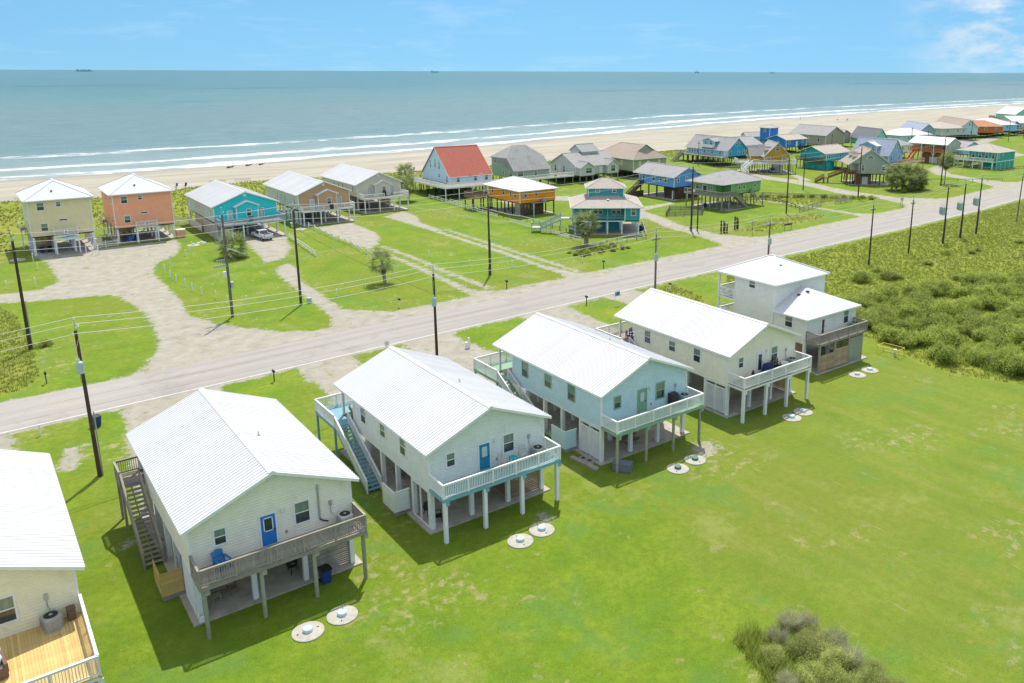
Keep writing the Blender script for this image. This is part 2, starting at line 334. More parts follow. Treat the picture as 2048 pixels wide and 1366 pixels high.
def railing(parent, p, q, m, capm=None, h=1.08, sp=.135, detail=True, post=1.9, name='railing', ends=(True, True)):
    p, q = Vector(p), Vector(q); L = Vector((q.x - p.x, q.y - p.y, 0)).length; d = (q - p) / L
    u = Vector((0, 0, 1)); b = MB(); capm = capm or m
    b.bar(p + u * h, q + u * h, .14, .045); b.bar(p + u * (h - .085), q + u * (h - .085), .045, .09); b.bar(p + u * .12, q + u * .12, .045, .09)
    r = obj(name, b, capm, parent)
    n = max(1, round(L / post))
    for i in range(n + 1):
        if (i == 0 and not ends[0]) or (i == n and not ends[1]): continue
        c = p + d * (L * i / n); pbox('rail_post', r, m, c.x - .05, c.x + .05, c.y - .05, c.y + .05, c.z - .12, c.z + h - .025)
    k = int(L / sp); jb = MB()
    for i in range(1, k):
        c = p + d * (L * i / k)
        if detail: pbox('baluster', r, m, c.x - .02, c.x + .02, c.y - .02, c.y + .02, c.z + .14, c.z + h - .12)
        else: jb.box(c.x - .022, c.x + .022, c.y - .022, c.y + .022, c.z + .14, c.z + h - .12)
    if not detail and jb.v: tag(obj('balusters', jb, m, r, fix=False), kind='stuff')
    return r
def deck(parent, x0, x1, y0, y1, z, fm, rimm, along='y', detail=True, rim=.24, name='deck'):
    b = MB(); t = .045
    b.box(x0, x1, y0, y0 + t, z - rim, z - .034); b.box(x0, x1, y1 - t, y1, z - rim, z - .034); b.box(x0, x0 + t, y0 + t, y1 - t, z - rim, z - .034); b.box(x1 - t, x1, y0 + t, y1 - t, z - rim, z - .034)
    if along == 'y':
        for yy in (y0 + (y1 - y0) * .35, y0 + (y1 - y0) * .7): b.box(x0 + t, x1 - t, yy, yy + t, z - rim, z - .034)
    else:
        for xx in (x0 + (x1 - x0) * .35, x0 + (x1 - x0) * .7): b.box(xx, xx + t, y0 + t, y1 - t, z - rim, z - .034)
    r = obj(name, b, rimm, parent); j = MB()
    L = (x1 - x0) if along == 'y' else (y1 - y0); n = max(1, round(L / .145)); w = L / n
    for i in range(n):
        a, c = i * w + .004, (i + 1) * w - .004
        e = (x0 + a, x0 + c, y0 - .03, y1, z - .034, z) if along == 'y' else (x0 - .02, x1 + .02, y0 + a, y0 + c, z - .034, z)
        if detail: pbox('plank', r, fm, *e)
        else: j.box(*e)
    if not detail: tag(obj('deck_boards', j, fm, r, fix=False), kind='stuff')
    return r
def stairs(parent, top, bot, width, m, tm=None, n=None, detail=True, railm=None, rails=(True, True), capm=None, sp=.135):
    """straight flight; width is measured to the left of the way down"""
    t, b = Vector(top), Vector(bot); h = Vector((b.x - t.x, b.y - t.y, 0)); L = h.length; d = h / L; s = Vector((-d.y, d.x, 0)) * width
    n = n or max(3, round((t.z - b.z) / .19)); q = MB()
    for o in (Vector(), s * .5, s):
        q.bar(t + o + Vector((0, 0, -.16)), b + o + Vector((0, 0, .02)), .05, .26)
    r = obj('stairs', q, m, parent); j = MB(); rz = math.atan2(d.y, d.x)
    for i in range(n):
        f = (i + .5) / n; c = t + (b - t) * f + s * .5 + Vector((0, 0, .02))
        k = ('tread', (tm or m).name, round(width, 2), round(L / n, 2))
        if detail:
            if k not in BC: BC[k] = MB().box(-L / n * .47, L / n * .47, -width / 2 - .03, width / 2 + .03, -.025, .02).mesh('tread', tm or m)
            link('tread', BC[k], r, c, rz)
        else: j.bar(c - s * .5, c + s * .5, L / n * .85, .045)
    if not detail: tag(obj('treads', j, tm or m, r, fix=False), kind='stuff')
    for k, o in ((0, Vector()), (1, s)):
        if rails[k]: railing(parent, t + o, b + o, railm or m, capm, h=.98, sp=sp, detail=detail, post=2.2, name='stair_railing')
    return r
# ------------------------------------------------------------------ ground plan (metres; +Y towards the sea, +X along the road)
ROAD_S = [(-400, 86), (-40, 86.2), (0, 86.4), (30, 87.5), (60, 88.8), (82, 89.9), (116, 90.9), (157, 92.4), (192, 94.2), (222, 97.1), (300, 103), (420, 113), (700, 138), (1500, 215)]
ROAD_N = [(-400, 94.8), (-40, 95), (0, 95.3), (20, 95.6), (33, 96.5), (60, 97.8), (92, 99.6), (122, 100.4), (159, 102), (190, 103.2), (243, 107), (320, 113.5), (440, 123.5), (720, 148), (1520, 225)]
SHORE = [(-6000, 330), (-600, 318), (12, 311), (46, 310), (88, 314), (139, 320), (203, 330), (306, 357), (447, 388), (637, 412), (937, 428), (1500, 440), (4000, 470), (9000, 520)]
VEG = [(-6000, 250), (-200, 248), (9, 247), (30, 242), (52, 247), (70, 251), (115, 245), (152, 244), (200, 244), (240, 248), (290, 246), (340, 250), (450, 262), (600, 285), (1000, 320), (9000, 400)]
DIRT = [
 [(12, 94), (16.6, 104), (18.0, 115.6), (17.7, 127), (16, 134.2), (8.4, 136.4), (3.1, 138.5), (-40, 142), (-40, 148), (3.4, 144.3), (8.4, 144.2), (11, 147.5), (11.0, 157.8), (10.8, 165), (9.6, 172), (33, 172), (32.3, 165.3), (29.9, 157.7), (25.7, 152.4), (23.7, 144.9), (23.7, 135.8), (23.5, 126.9), (22.6, 116), (24.5, 110), (30, 101.5), (37, 97)],
 [(33, 94), (37.2, 103), (37.8, 109), (38.7, 124), (39.4, 133.5), (41, 137), (43.2, 139), (43.6, 137), (42.8, 132), (41.2, 126), (40.4, 115.5), (40.2, 106), (46, 100), (50, 97)],
 [(40.2, 141), (41, 146), (41.6, 152), (42.2, 159), (42.6, 166), (50, 166), (49.6, 158), (48.4, 152), (46, 147), (44, 143)],
 [(58.8, 168), (67, 169.5), (66.8, 156), (65, 150), (62, 144), (58.9, 141), (58.2, 152)],
 [(57.2, 97), (58.3, 112), (59.2, 128), (58.8, 140), (60.0, 140), (60.4, 128), (59.7, 112), (59.5, 104), (66, 97)],
 [(61.2, 103), (61.2, 118), (61.6, 130), (61.4, 142), (62.4, 142), (62.8, 130), (62.3, 118), (62.6, 103)],
 [(74, 97), (75.6, 105), (76.3, 125), (76.4, 150), (75.8, 172), (82.5, 176.5), (82, 168), (79, 160), (78.6, 150), (77.6, 150), (77.6, 125), (77.2, 112), (78, 104), (83, 98)],
 [(78.6, 103), (78.6, 125), (78.9, 150), (79.9, 152), (79.9, 125), (79.7, 103)],
 [(108, 99), (114, 105), (116, 112), (117.5, 124), (122, 136), (124, 146), (128, 160), (120, 168), (108, 170), (108, 176), (124, 176), (134, 166), (132, 156), (128.4, 145), (126, 135), (121.5, 122), (121, 112), (124, 106), (134, 101)],
 [(118, 135), (121, 134), (125, 142), (142, 146), (142, 148), (122, 146)],
 [(160.5, 103), (163, 110), (163.4, 122), (161.6, 137), (163, 138), (165.2, 122), (165.4, 110), (170, 104)],
 [(176, 104), (186, 110), (189.6, 118), (189, 131), (194, 145), (197, 157), (196, 168), (201, 176), (205, 176), (203, 166), (203.5, 156), (198, 140), (195.6, 130), (195.4, 118), (202, 110.5), (212, 106)],
 [(203.5, 156), (212, 166), (214, 165), (205, 152)],
 [(228, 107), (238, 114), (246, 126), (250, 138), (262, 148), (276, 152), (276, 149), (264, 143), (256, 136), (252, 126), (250, 116), (258, 109)],
 [(330, 150), (350, 175), (380, 196), (420, 205), (420, 199), (388, 190), (360, 170), (340, 150)],
 [(300, 118), (318, 135), (345, 150), (420, 160), (420, 155), (350, 143), (325, 130), (312, 118)],
 # northern drives of the near row, between the houses and the road
 [(7.6, 64), (8.2, 72), (9.2, 80), (9.6, 84.6), (10, 88), (20, 88), (18.6, 85), (17.6, 80), (17.2, 72), (17.4, 64)],
 [(25.5, 64), (25.5, 70), (27, 78), (26.8, 84), (27, 89), (33.6, 89), (33.2, 83), (34, 76), (33.5, 64)],
 [(41, 64), (41, 72), (40.4, 80), (39.6, 85), (40, 90), (47, 90), (46.5, 84), (47.5, 76), (49, 64)],
 [(56, 64), (56.5, 74), (58, 81), (57.4, 86), (57, 90), (65.6, 91), (65.2, 86), (64.5, 79), (64.5, 64)],
 [(70.5, 66), (71, 76), (73, 84), (72, 91), (79, 91), (78, 82), (78, 72), (79, 66)],
 [(-7, 64), (-7, 72), (-6, 88), (1, 88), (1.2, 80), (2, 75), (2, 64)],
 [(3.4, 75.2), (4.6, 79.4), (6, 79.6), (5.2, 76), (4.4, 74.2)], [(5.6, 59.2), (6.8, 59.4), (6.6, 60.3), (5.7, 60.2)],
 [(47, 44.4), (49.8, 44.6), (49.6, 46.4), (47.2, 46.2)], [(30.2, 44.0), (31.8, 44.3), (31.4, 45.2), (30.4, 45)],
]
DIRT_ROAD = [[p for p in ROAD_S if -60 <= p[0] <= 800] + [(p[0], p[1]) for p in reversed(ROAD_N) if -60 <= p[0] <= 800]]
WILD = [
 [(85.5, 59), (85.9, 54), (84.8, 49), (82.9, 44.6), (83.2, 40.7), (84.8, 37), (86.4, 34), (93, 20), (110, 5), (900, 5), (900, 150), (420, 111), (300, 101), (222, 95.5), (190, 92.8), (157, 91), (120, 89.6), (98, 89), (88.5, 80), (87, 72)],
 [(66.5, 80), (70, 78), (71, 82), (68, 85)], [(79, 74), (84, 80), (86, 88), (80, 88)],
 [(-60, 97.5), (2.6, 97.8), (4.6, 101), (5.2, 115), (4.4, 131), (3, 136), (-60, 138)],
 [(-400, 176), (7, 178), (8, 196), (38, 192), (40, 196), (70, 200), (92, 202), (96, 206), (120, 212), (162, 214), (200, 222), (240, 226), (280, 232), (320, 236), (420, 246), (600, 275), (600, 300), (330, 262), (150, 256), (-400, 262)],
 [(85.5, 112), (90, 111.3), (97.5, 113.6), (98.5, 116.5), (93, 118.4), (86.5, 115.5)],
 [(130, 108.5), (150, 110), (158, 112), (152, 116.5), (136, 115), (127, 112)], [(165, 126), (178, 123), (190, 119), (190, 122.5), (178, 127.5), (170, 138), (164.5, 146), (162.5, 144)],
]
def sdf(X, Y, poly):
    """signed distance, positive inside"""
    p = np.array(poly, float); n = len(p); d2 = np.full(X.shape, 1e12); ins = np.zeros(X.shape, bool)
    for i in range(n):
        a, b = p[i], p[(i + 1) % n]; e = b - a; wx, wy = X - a[0], Y - a[1]
        t = np.clip((wx * e[0] + wy * e[1]) / (e @ e + 1e-12), 0, 1)
        d2 = np.minimum(d2, (wx - t * e[0]) ** 2 + (wy - t * e[1]) ** 2)
        c = (a[1] > Y) != (b[1] > Y)
        if abs(b[1] - a[1]) > 1e-12: ins ^= c & (X < e[0] * (Y - a[1]) / e[1] + a[0])
    return np.sqrt(d2) * np.where(ins, 1, -1)
def usdf(X, Y, polys, lim=6.0):
    r = np.full(X.shape, -lim)
    for q in polys:
        a = np.array(q); x0, y0 = a.min(0) - lim; x1, y1 = a.max(0) + lim
        k = (X > x0) & (X < x1) & (Y > y0) & (Y < y1)
        if k.any(): r[k] = np.maximum(r[k], sdf(X[k], Y[k], q))
    return np.clip(r, -lim, lim)
def interp(pl, x):
    a = np.array(pl); return np.interp(x, a[:, 0], a[:, 1])
def vnoise(X, Y, s, seed):
    r = np.random.RandomState(seed); g = r.rand(64, 64); x, y = X / s, Y / s
    i, j = np.floor(x).astype(int), np.floor(y).astype(int); fx, fy = x - i, y - j; fx = fx * fx * (3 - 2 * fx); fy = fy * fy * (3 - 2 * fy)
    q = lambda a, b: g[a % 64, b % 64]
    return (q(i, j) * (1 - fx) + q(i + 1, j) * fx) * (1 - fy) + (q(i, j + 1) * (1 - fx) + q(i + 1, j + 1) * fx) * fy
def ground_z(X, Y):
    veg, sh = interp(VEG, X), interp(SHORE, X); z = np.zeros(X.shape)
    t = np.clip((Y - (veg - 52)) / 18, 0, 1) * np.clip((veg + 3 - Y) / 12, 0, 1)
    z += t * (vnoise(X, Y, 9, 1) * .9 + vnoise(X, Y, 3.5, 2) * .3)
    s = np.clip((Y - veg) / np.maximum(sh - veg, 1), 0, 1.6); z -= s * 1.05
    return z
def axis(segs):
    out = [segs[0][0]]
    for a, b, st in segs: out += list(np.linspace(a, b, max(1, int(round((b - a) / st))) + 1)[1:])
    return np.array(out)
gx = axis([(-6000, -500, 500), (-500, -60, 40), (-60, 100, .7), (100, 260, 1.1), (260, 480, 2.5), (480, 1200, 20), (1200, 9000, 600)])
gy = axis([(-3000, -200, 400), (-200, 10, 30), (10, 110, .7), (110, 200, 1.0), (200, 345, 1.6), (345, 480, 6)])
X, Y = np.meshgrid(gx, gy); Zg = ground_z(X, Y)
def grid_mesh(name, X, Y, Z, m):
    ny, nx = X.shape; me = bpy.data.meshes.new(name); idx = np.arange(nx * ny).reshape(ny, nx)
    f = np.stack([idx[:-1, :-1], idx[:-1, 1:], idx[1:, 1:], idx[1:, :-1]], -1).reshape(-1, 4)
    me.vertices.add(nx * ny); me.vertices.foreach_set('co', np.stack([X, Y, Z], -1).ravel())
    me.loops.add(f.size); me.loops.foreach_set('vertex_index', f.ravel()); me.polygons.add(len(f)); me.polygons.foreach_set('loop_start', np.arange(len(f)) * 4); me.polygons.foreach_set('loop_total', np.full(len(f), 4))
    me.update(); me.validate(); me.materials.append(m)
    return me
def attr(me, name, a):
    t = me.attributes.new(name, 'FLOAT', 'POINT'); t.data.foreach_set('value', a.ravel().astype(np.float32))
# -- ground shader: lawn, wild growth, dirt and sand, blended on measured outlines with ragged edges
gm, n, l, p = nodes('ground_cover')
def N(t, **k):
    q = n.new(t)
    for a, b in k.items(): setattr(q, a, b)
    return q
def noise(vec, scale, detail=6, rough=.6, dist=0):
    q = n.new('ShaderNodeTexNoise'); q.inputs['Scale'].default_value = scale; q.inputs['Detail'].default_value = detail; q.inputs['Roughness'].default_value = rough; q.inputs['Distortion'].default_value = dist
    l.new(vec, q.inputs['Vector']); return q.outputs[0]
def ramp(v, stops):
    q = n.new('ShaderNodeValToRGB'); e = q.color_ramp.elements
    while len(e) < len(stops): e.new(.5)
    for i, (a, c) in enumerate(stops): e[i].position = a; e[i].color = c4(c) if hasattr(c, '__len__') else (c, c, c, 1)
    l.new(v, q.inputs[0]); return q.outputs[0]
def mix(f, a, b):
    q = n.new('ShaderNodeMix'); q.data_type = 'RGBA'
    if isinstance(f, float): q.inputs[0].default_value = f
    else: l.new(f, q.inputs[0])
    for s_, i in ((a, 6), (b, 7)):
        if hasattr(s_, 'is_linked'): l.new(s_, q.inputs[i])
        else: q.inputs[i].default_value = c4(s_)
    return q.outputs[2]
def mth(op, a, b=0.0, c=None):
    q = n.new('ShaderNodeMath'); q.operation = op
    for i, s_ in enumerate((a, b) + ((c,) if c is not None else ())):
        if hasattr(s_, 'is_linked'): l.new(s_, q.inputs[i])
        else: q.inputs[i].default_value = s_
    return q.outputs[0]
def at(name):
    q = n.new('ShaderNodeAttribute'); q.attribute_name = name; return q.outputs['Fac']
def smooth(v, a, b):
    q = n.new('ShaderNodeMapRange'); q.interpolation_type = 'SMOOTHSTEP'; q.inputs[1].default_value = a; q.inputs[2].default_value = b; l.new(v, q.inputs[0]); return q.outputs[0]
geo = n.new('ShaderNodeNewGeometry'); pos = geo.outputs['Position']
big, mid, fine, vfine = noise(pos, .045, 4), noise(pos, .22, 6), noise(pos, 1.7, 6, .7), noise(pos, 9, 4, .75)
mstr = n.new('ShaderNodeMapping'); mstr.inputs['Rotation'].default_value = (0, 0, R(-12)); mstr.inputs['Scale'].default_value = (.9, .10, 1); l.new(pos, mstr.inputs[0]); mow = noise(mstr.outputs[0], .55, 3)
LG = ramp(mid, [(.30, (.095, .195, .014)), (.5, (.160, .255, .016)), (.70, (.245, .305, .03))])
LG = mix(smooth(big, .42, .66), LG, (.20, .23, .025)); LG = mix(mth('MULTIPLY', smooth(mow, .5, .72), .45), LG, (.245, .25, .045))
LG = mix(mth('MULTIPLY', smooth(fine, .38, .64), .62), LG, (.105, .18, .012)); LG = mix(mth('MULTIPLY', smooth(vfine, .5, .70), .55), LG, (.27, .30, .05)); LG = mix(mth('MULTIPLY', smooth(noise(pos, 24, 3, .7), .50, .68), .45), LG, (.085, .145, .010)); LG = mix(mth('MULTIPLY', smooth(noise(pos, 4.2, 6, .8), .54, .70), .7), LG, (.085, .155, .012))
LG = mix(mth('MULTIPLY', smooth(noise(pos, .55, 8, .75), .605, .68), .8), LG, (.33, .27, .13))
sxyz = n.new('ShaderNodeSeparateXYZ'); l.new(pos, sxyz.inputs[0])
olive = smooth(mth('ADD', mth('SUBTRACT', mth('SUBTRACT', sxyz.outputs[0], mth('MULTIPLY', sxyz.outputs[1], .45)), 19.0), mth('MULTIPLY', mth('SUBTRACT', big, .5), 30.0)), -4, 14)
olive = mth('MULTIPLY', olive, mth('SUBTRACT', 1.0, smooth(sxyz.outputs[1], 46, 60)))
LG = mix(mth('MULTIPLY', olive, .45), LG, ramp(mow, [(.35, (.16, .205, .03)), (.5, (.19, .22, .04)), (.66, (.225, .235, .06))]))
LG = mix(mth('MULTIPLY', mth('MULTIPLY', smooth(noise(mstr.outputs[0], 2.6, 6, .7), .60, .70), olive), .6), LG, (.36, .30, .15))
LG = mix(mth('MULTIPLY', smooth(noise(pos, .13, 5, .65), .54, .66), .6), LG, (.115, .225, .045)); LG = mix(mth('MULTIPLY', smooth(noise(pos, .09, 5, .7), .57, .66), .5), LG, (.265, .30, .085)); LG = mix(mth('MULTIPLY', mth('MULTIPLY', smooth(noise(pos, .075, 4, .6), .52, .62), smooth(noise(pos, 1.1, 7, .75), .50, .62)), .75), LG, (.36, .305, .165))
WG = ramp(noise(pos, .35, 7, .7), [(.32, (.16, .205, .02)), (.5, (.235, .265, .03)), (.68, (.30, .295, .06))])
WG = mix(mth('MULTIPLY', smooth(fine, .42, .7), .55), WG, (.15, .205, .024)); WG = mix(mth('MULTIPLY', smooth(big, .48, .62), .45), WG, (.29, .265, .085))
DI = ramp(noise(pos, .6, 8, .7), [(.3, (.29, .265, .205)), (.55, (.375, .35, .29)), (.75, (.44, .425, .37))]); DI = mix(mth('MULTIPLY', smooth(vfine, .45, .7), .4), DI, (.255, .225, .165))
mwav = n.new('ShaderNodeMapping'); mwav.inputs['Scale'].default_value = (.025, .16, 1); l.new(pos, mwav.inputs[0]); trk = noise(mwav.outputs[0], 1.0, 6, .65)
SA = ramp(trk, [(.3, (.31, .272, .205)), (.5, (.385, .35, .28)), (.7, (.44, .41, .345))]); wet = at('wet')
SA = mix(smooth(mth('ADD', wet, mth('MULTIPLY', mth('SUBTRACT', trk, .5), .5)), .35, .9), SA, (.30, .275, .235))
edge = mth('MULTIPLY', mth('SUBTRACT', noise(pos, .8, 8, .75), .5), 5.0); edge2 = mth('MULTIPLY', mth('SUBTRACT', noise(pos, 3.5, 4, .7), .5), 2.2)
ragged = mth('ADD', edge, edge2)
C = mix(smooth(mth('ADD', at('wild'), ragged), -.6, .9), LG, WG)
weeds = mth('MULTIPLY', smooth(noise(pos, .42, 7, .75), .575, .66), .8)
C = mix(mth('MULTIPLY', smooth(mth('ADD', mth('ADD', at('dirt'), .05), mth('MULTIPLY', ragged, .85)), -.2, .45), mth('SUBTRACT', 1.0, weeds)), C, DI)
C = mix(smooth(mth('ADD', at('sand'), mth('MULTIPLY', ragged, 1.5)), -.6, .8), C, SA)
l.new(C, p.inputs['Base Color']); p.inputs['Roughness'].default_value = .95; p.inputs['Specular IOR Level'].default_value = .15
bmp = n.new('ShaderNodeBump'); bmp.inputs['Strength'].default_value = .55; bmp.inputs['Distance'].default_value = .12; l.new(mth('ADD', vfine, fine), bmp.inputs['Height']); l.new(bmp.outputs[0], p.inputs['Normal'])
gme = grid_mesh('ground', X, Y, Zg, gm)
veg, sh = interp(VEG, X), interp(SHORE, X)
attr(gme, 'dirt', usdf(X, Y, DIRT)); attr(gme, 'wild', usdf(X, Y, WILD)); attr(gme, 'sand', np.clip(Y - veg, -12, 12)); attr(gme, 'wet', np.clip((Y - sh + 22) / 22, 0, 1))
# shoulders of the road are bare gravel
sh_n = np.interp(X, [-60, 10, 14, 30, 45, 92, 130, 180, 250, 400], [.0, .2, 1.2, 2.4, 4, 3.2, 4.2, 4.5, 5.5, 6])
d_road = np.minimum(Y - (interp(ROAD_S, X) - .5), interp(ROAD_N, X) + sh_n - Y)
a_ = gme.attributes['dirt']; cur = np.zeros(X.size, np.float32); a_.data.foreach_get('value', cur)
a_.data.foreach_set('value', np.maximum(cur, np.clip(d_road, -6, 6).ravel()).astype(np.float32))
tag(link('ground', gme), kind='structure')

# -- gravel drives as sheets just above the ground, same stuff as the bare ground beside them
dm, n, l, p = nodes('gravel_drive')
geo = n.new('ShaderNodeNewGeometry'); pos = geo.outputs['Position']
vf = noise(pos, 9, 4, .75); DI = ramp(noise(pos, .6, 8, .7), [(.3, (.29, .265, .205)), (.55, (.375, .35, .29)), (.75, (.44, .425, .37))]); DI = mix(mth('MULTIPLY', smooth(vf, .45, .7), .4), DI, (.255, .225, .165))
DI = mix(mth('MULTIPLY', smooth(noise(pos, .42, 7, .75), .575, .66), .8), DI, ramp(noise(pos, 3.0, 5, .7), [(.35, (.12, .17, .02)), (.65, (.24, .25, .07))]))
l.new(DI, p.inputs['Base Color']); p.inputs['Roughness'].default_value = .95; p.inputs['Specular IOR Level'].default_value = .15
b_ = n.new('ShaderNodeBump'); b_.inputs['Strength'].default_value = .5; b_.inputs['Distance'].default_value = .1; l.new(mth('ADD', vf, noise(pos, 1.7, 6, .7)), b_.inputs['Height']); l.new(b_.outputs[0], p.inputs['Normal'])
def ribbon(name, A, B, z, m, n_across=1, step=None):
    """sheet between two polylines"""
    A, B = np.array(A, float), np.array(B, float); v = []; f = []
    for a, b in zip(A, B):
        for k in range(n_across + 1): v.append(tuple(a + (b - a) * k / n_across) + (z,))
    w = n_across + 1
    for i in range(len(A) - 1):
        for k in range(n_across): f.append((i * w + k, i * w + k + 1, (i + 1) * w + k + 1, (i + 1) * w + k))
    return obj(name, MB().add(v, f), m)
def inset(poly, d):
    P_ = np.array(poly, float); area = .5 * np.sum(P_[:, 0] * np.roll(P_[:, 1], -1) - np.roll(P_[:, 0], -1) * P_[:, 1]); out = []
    for i in range(len(P_)):
        a, b, c = P_[i - 1], P_[i], P_[(i + 1) % len(P_)]; e1, e2 = (b - a) / np.linalg.norm(b - a), (c - b) / np.linalg.norm(c - b)
        s_ = 1 if area > 0 else -1; n1, n2 = np.array([-e1[1], e1[0]]) * s_, np.array([-e2[1], e2[0]]) * s_; nn = n1 + n2; L = np.linalg.norm(nn)
        out.append(b + (nn / L * d if L > .2 else 0))
    return out
for q in (DIRT[0], DIRT[2], DIRT[3], DIRT[8], DIRT[11]):
    ins = inset(q, .8)
    tag(obj('gravel_drive', MB().add([(x, y, .004) for x, y in ins], [tuple(range(len(ins)))]), dm), kind='structure')

# -- road
am, n, l, p = nodes('asphalt')
geo = n.new('ShaderNodeNewGeometry'); pos = geo.outputs['Position']
mr = n.new('ShaderNodeMapping'); mr.inputs['Scale'].default_value = (.05, .8, 1); l.new(pos, mr.inputs[0])
A_ = ramp(noise(mr.outputs[0], .9, 6, .6), [(.3, (.25, .235, .21)), (.55, (.30, .285, .258)), (.75, (.35, .33, .295))]); A_ = mix(mth('MULTIPLY', smooth(noise(pos, 6, 4, .7), .45, .7), .25), A_, (.24, .225, .205))
sx = n.new('ShaderNodeSeparateXYZ'); l.new(pos, sx.inputs[0])
A_ = mix(mth('MULTIPLY', smooth(mth('ADD', sx.outputs[0], mth('MULTIPLY', sx.outputs[1], .12)), 23.55, 23.6), .35), mix(.35, A_, (.46, .42, .37)), A_)
vor = n.new('ShaderNodeTexVoronoi'); vor.feature = 'DISTANCE_TO_EDGE'; vor.inputs['Scale'].default_value = .085; vor.inputs['Randomness'].default_value = 1
dist = n.new('ShaderNodeMix'); dist.data_type = 'VECTOR'; dist.inputs[0].default_value = .06
nv = n.new('ShaderNodeTexNoise'); nv.inputs['Scale'].default_value = .5; nv.inputs['Detail'].default_value = 5; l.new(pos, nv.inputs['Vector']); 
va = n.new('ShaderNodeVectorMath'); va.operation = 'MULTIPLY_ADD'; l.new(nv.outputs[1], va.inputs[0]); va.inputs[1].default_value = (3, 3, 3); l.new(pos, va.inputs[2]); l.new(va.outputs[0], vor.inputs['Vector'])
A_ = mix(mth('MULTIPLY', mth('SUBTRACT', 1.0, smooth(vor.outputs[0], .0, .006)), .18), A_, (.12, .11, .10))
trk_ = mth('MULTIPLY', smooth(mth('COSINE', mth('MULTIPLY', mth('ADD', at('across'), .02), 25.1)), -.2, .9), mth('ADD', .08, mth('MULTIPLY', noise(mr.outputs[0], 2.0, 4), .3)))
A_ = mix(trk_, A_, (.40, .375, .34)); A_ = mix(mth('MULTIPLY', smooth(noise(pos, .16, 6, .7), .56, .62), .28), A_, (.225, .21, .195))
l.new(A_, p.inputs['Base Color']); p.inputs['Roughness'].default_value = .9; p.inputs['Specular IOR Level'].default_value = .25
xs = np.concatenate([np.arange(-60, 300, 6.0), np.arange(300, 1500, 40)])
S_, N_ = np.stack([xs, interp(ROAD_S, xs)], 1), np.stack([xs, interp(ROAD_N, xs)], 1)
ro = tag(ribbon('road', S_, N_, .012, am, 3), kind='structure'); attr(ro.data, 'across', np.tile(np.linspace(0, 1, 4), len(xs)))
lm = mat('worn_white_line', (.66, .65, .61), .8, .2, 2, dirt=((.40, .38, .34), 1.2, .56)); ym = mat('worn_yellow_line', (.52, .40, .22), .8, .2, 2, dirt=((.36, .32, .26), 1.5, .45)); crk = mat('crack_filler', (.10, .09, .085), .8, .1)
def off(k, w): return (np.stack([xs, interp(ROAD_S, xs) * (1 - k) + interp(ROAD_N, xs) * k - w / 2], 1), np.stack([xs, interp(ROAD_S, xs) * (1 - k) + interp(ROAD_N, xs) * k + w / 2], 1))
tag(ribbon('road_marking', *off(.045, .13), .016, lm), kind='structure')
for x0 in np.arange(-20, 260, 12.2):
    q = np.array([x0, x0 + 3]); c = interp(ROAD_S, q) * .48 + interp(ROAD_N, q) * .52
    tag(ribbon('road_marking', np.stack([q, c - .06], 1), np.stack([q, c + .06], 1), .016, ym), kind='structure')
rr = np.random.RandomState(3); xc = np.arange(-30, 240, 1.5)
for k, w in ((.27, .05), (.63, .035)):
    c = interp(ROAD_S, xc) * (1 - k) + interp(ROAD_N, xc) * k + np.cumsum(rr.randn(len(xc))) * .02
    ww = w * (.6 + rr.rand(len(xc)))
    tag(ribbon('road_crack', np.stack([xc, c - ww / 2], 1), np.stack([xc, c + ww / 2], 1), .017, crk), kind='structure')

# -- sea
wm, n, l, p = nodes('sea_water')
geo = n.new('ShaderNodeNewGeometry'); pos = geo.outputs['Position']; sd_ = at('offshore'); al = at('along')
cv = n.new('ShaderNodeCombineXYZ'); l.new(mth('MULTIPLY', al, .012), cv.inputs[0]); l.new(mth('MULTIPLY', sd_, .05), cv.inputs[1])
wob = mth('MULTIPLY', mth('SUBTRACT', noise(cv.outputs[0], 1.6, 4), .5), 26)
sw_ = mth('ADD', sd_, wob)
cf = n.new('ShaderNodeCombineXYZ'); l.new(mth('MULTIPLY', al, .07), cf.inputs[0]); l.new(mth('MULTIPLY', sd_, .22), cf.inputs[1]); fn = noise(cf.outputs[0], 1.5, 8, .72)
cp = n.new('ShaderNodeCombineXYZ'); l.new(mth('MULTIPLY', al, .006), cp.inputs[0]); l.new(mth('MULTIPLY', sd_, .012), cp.inputs[1]); patch = noise(cp.outputs[0], 1.3, 3)
W_ = ramp(mth('DIVIDE', mth('ADD', sd_, mth('MULTIPLY', wob, .8)), 1500), [(0, (.34, .37, .33)), (.02, (.25, .31, .285)), (.07, (.115, .195, .19)), (.25, (.105, .18, .17)), (.6, (.055, .16, .158)), (1, (.02, .135, .142))])
W_ = mix(mth('MULTIPLY', smooth(patch, .45, .7), .35), W_, (.17, .205, .185))
cbk = n.new('ShaderNodeCombineXYZ'); l.new(mth('MULTIPLY', al, .016), cbk.inputs[0]); l.new(mth('MULTIPLY', sd_, .03), cbk.inputs[1])
def band(c, w, thr, k=1.0):
    b0 = mth('SUBTRACT', 1.0, smooth(mth('ABSOLUTE', mth('SUBTRACT', sw_, c)), w * .15, w * 1.5)); brk = mth('MULTIPLY', mth('SUBTRACT', noise(cbk.outputs[0], 1.0 + c * .013, 3), .5), .55); return mth('MULTIPLY', smooth(mth('ADD', mth('ADD', mth('MULTIPLY', b0, .5), brk), fn), thr, thr + .2), smooth(b0, .05, .5))
cr_ = n.new('ShaderNodeCombineXYZ'); l.new(mth('MULTIPLY', al, .03), cr_.inputs[0]); l.new(mth('MULTIPLY', sd_, .16), cr_.inputs[1]); rip = noise(cr_.outputs[0], 1.4, 9, .75)
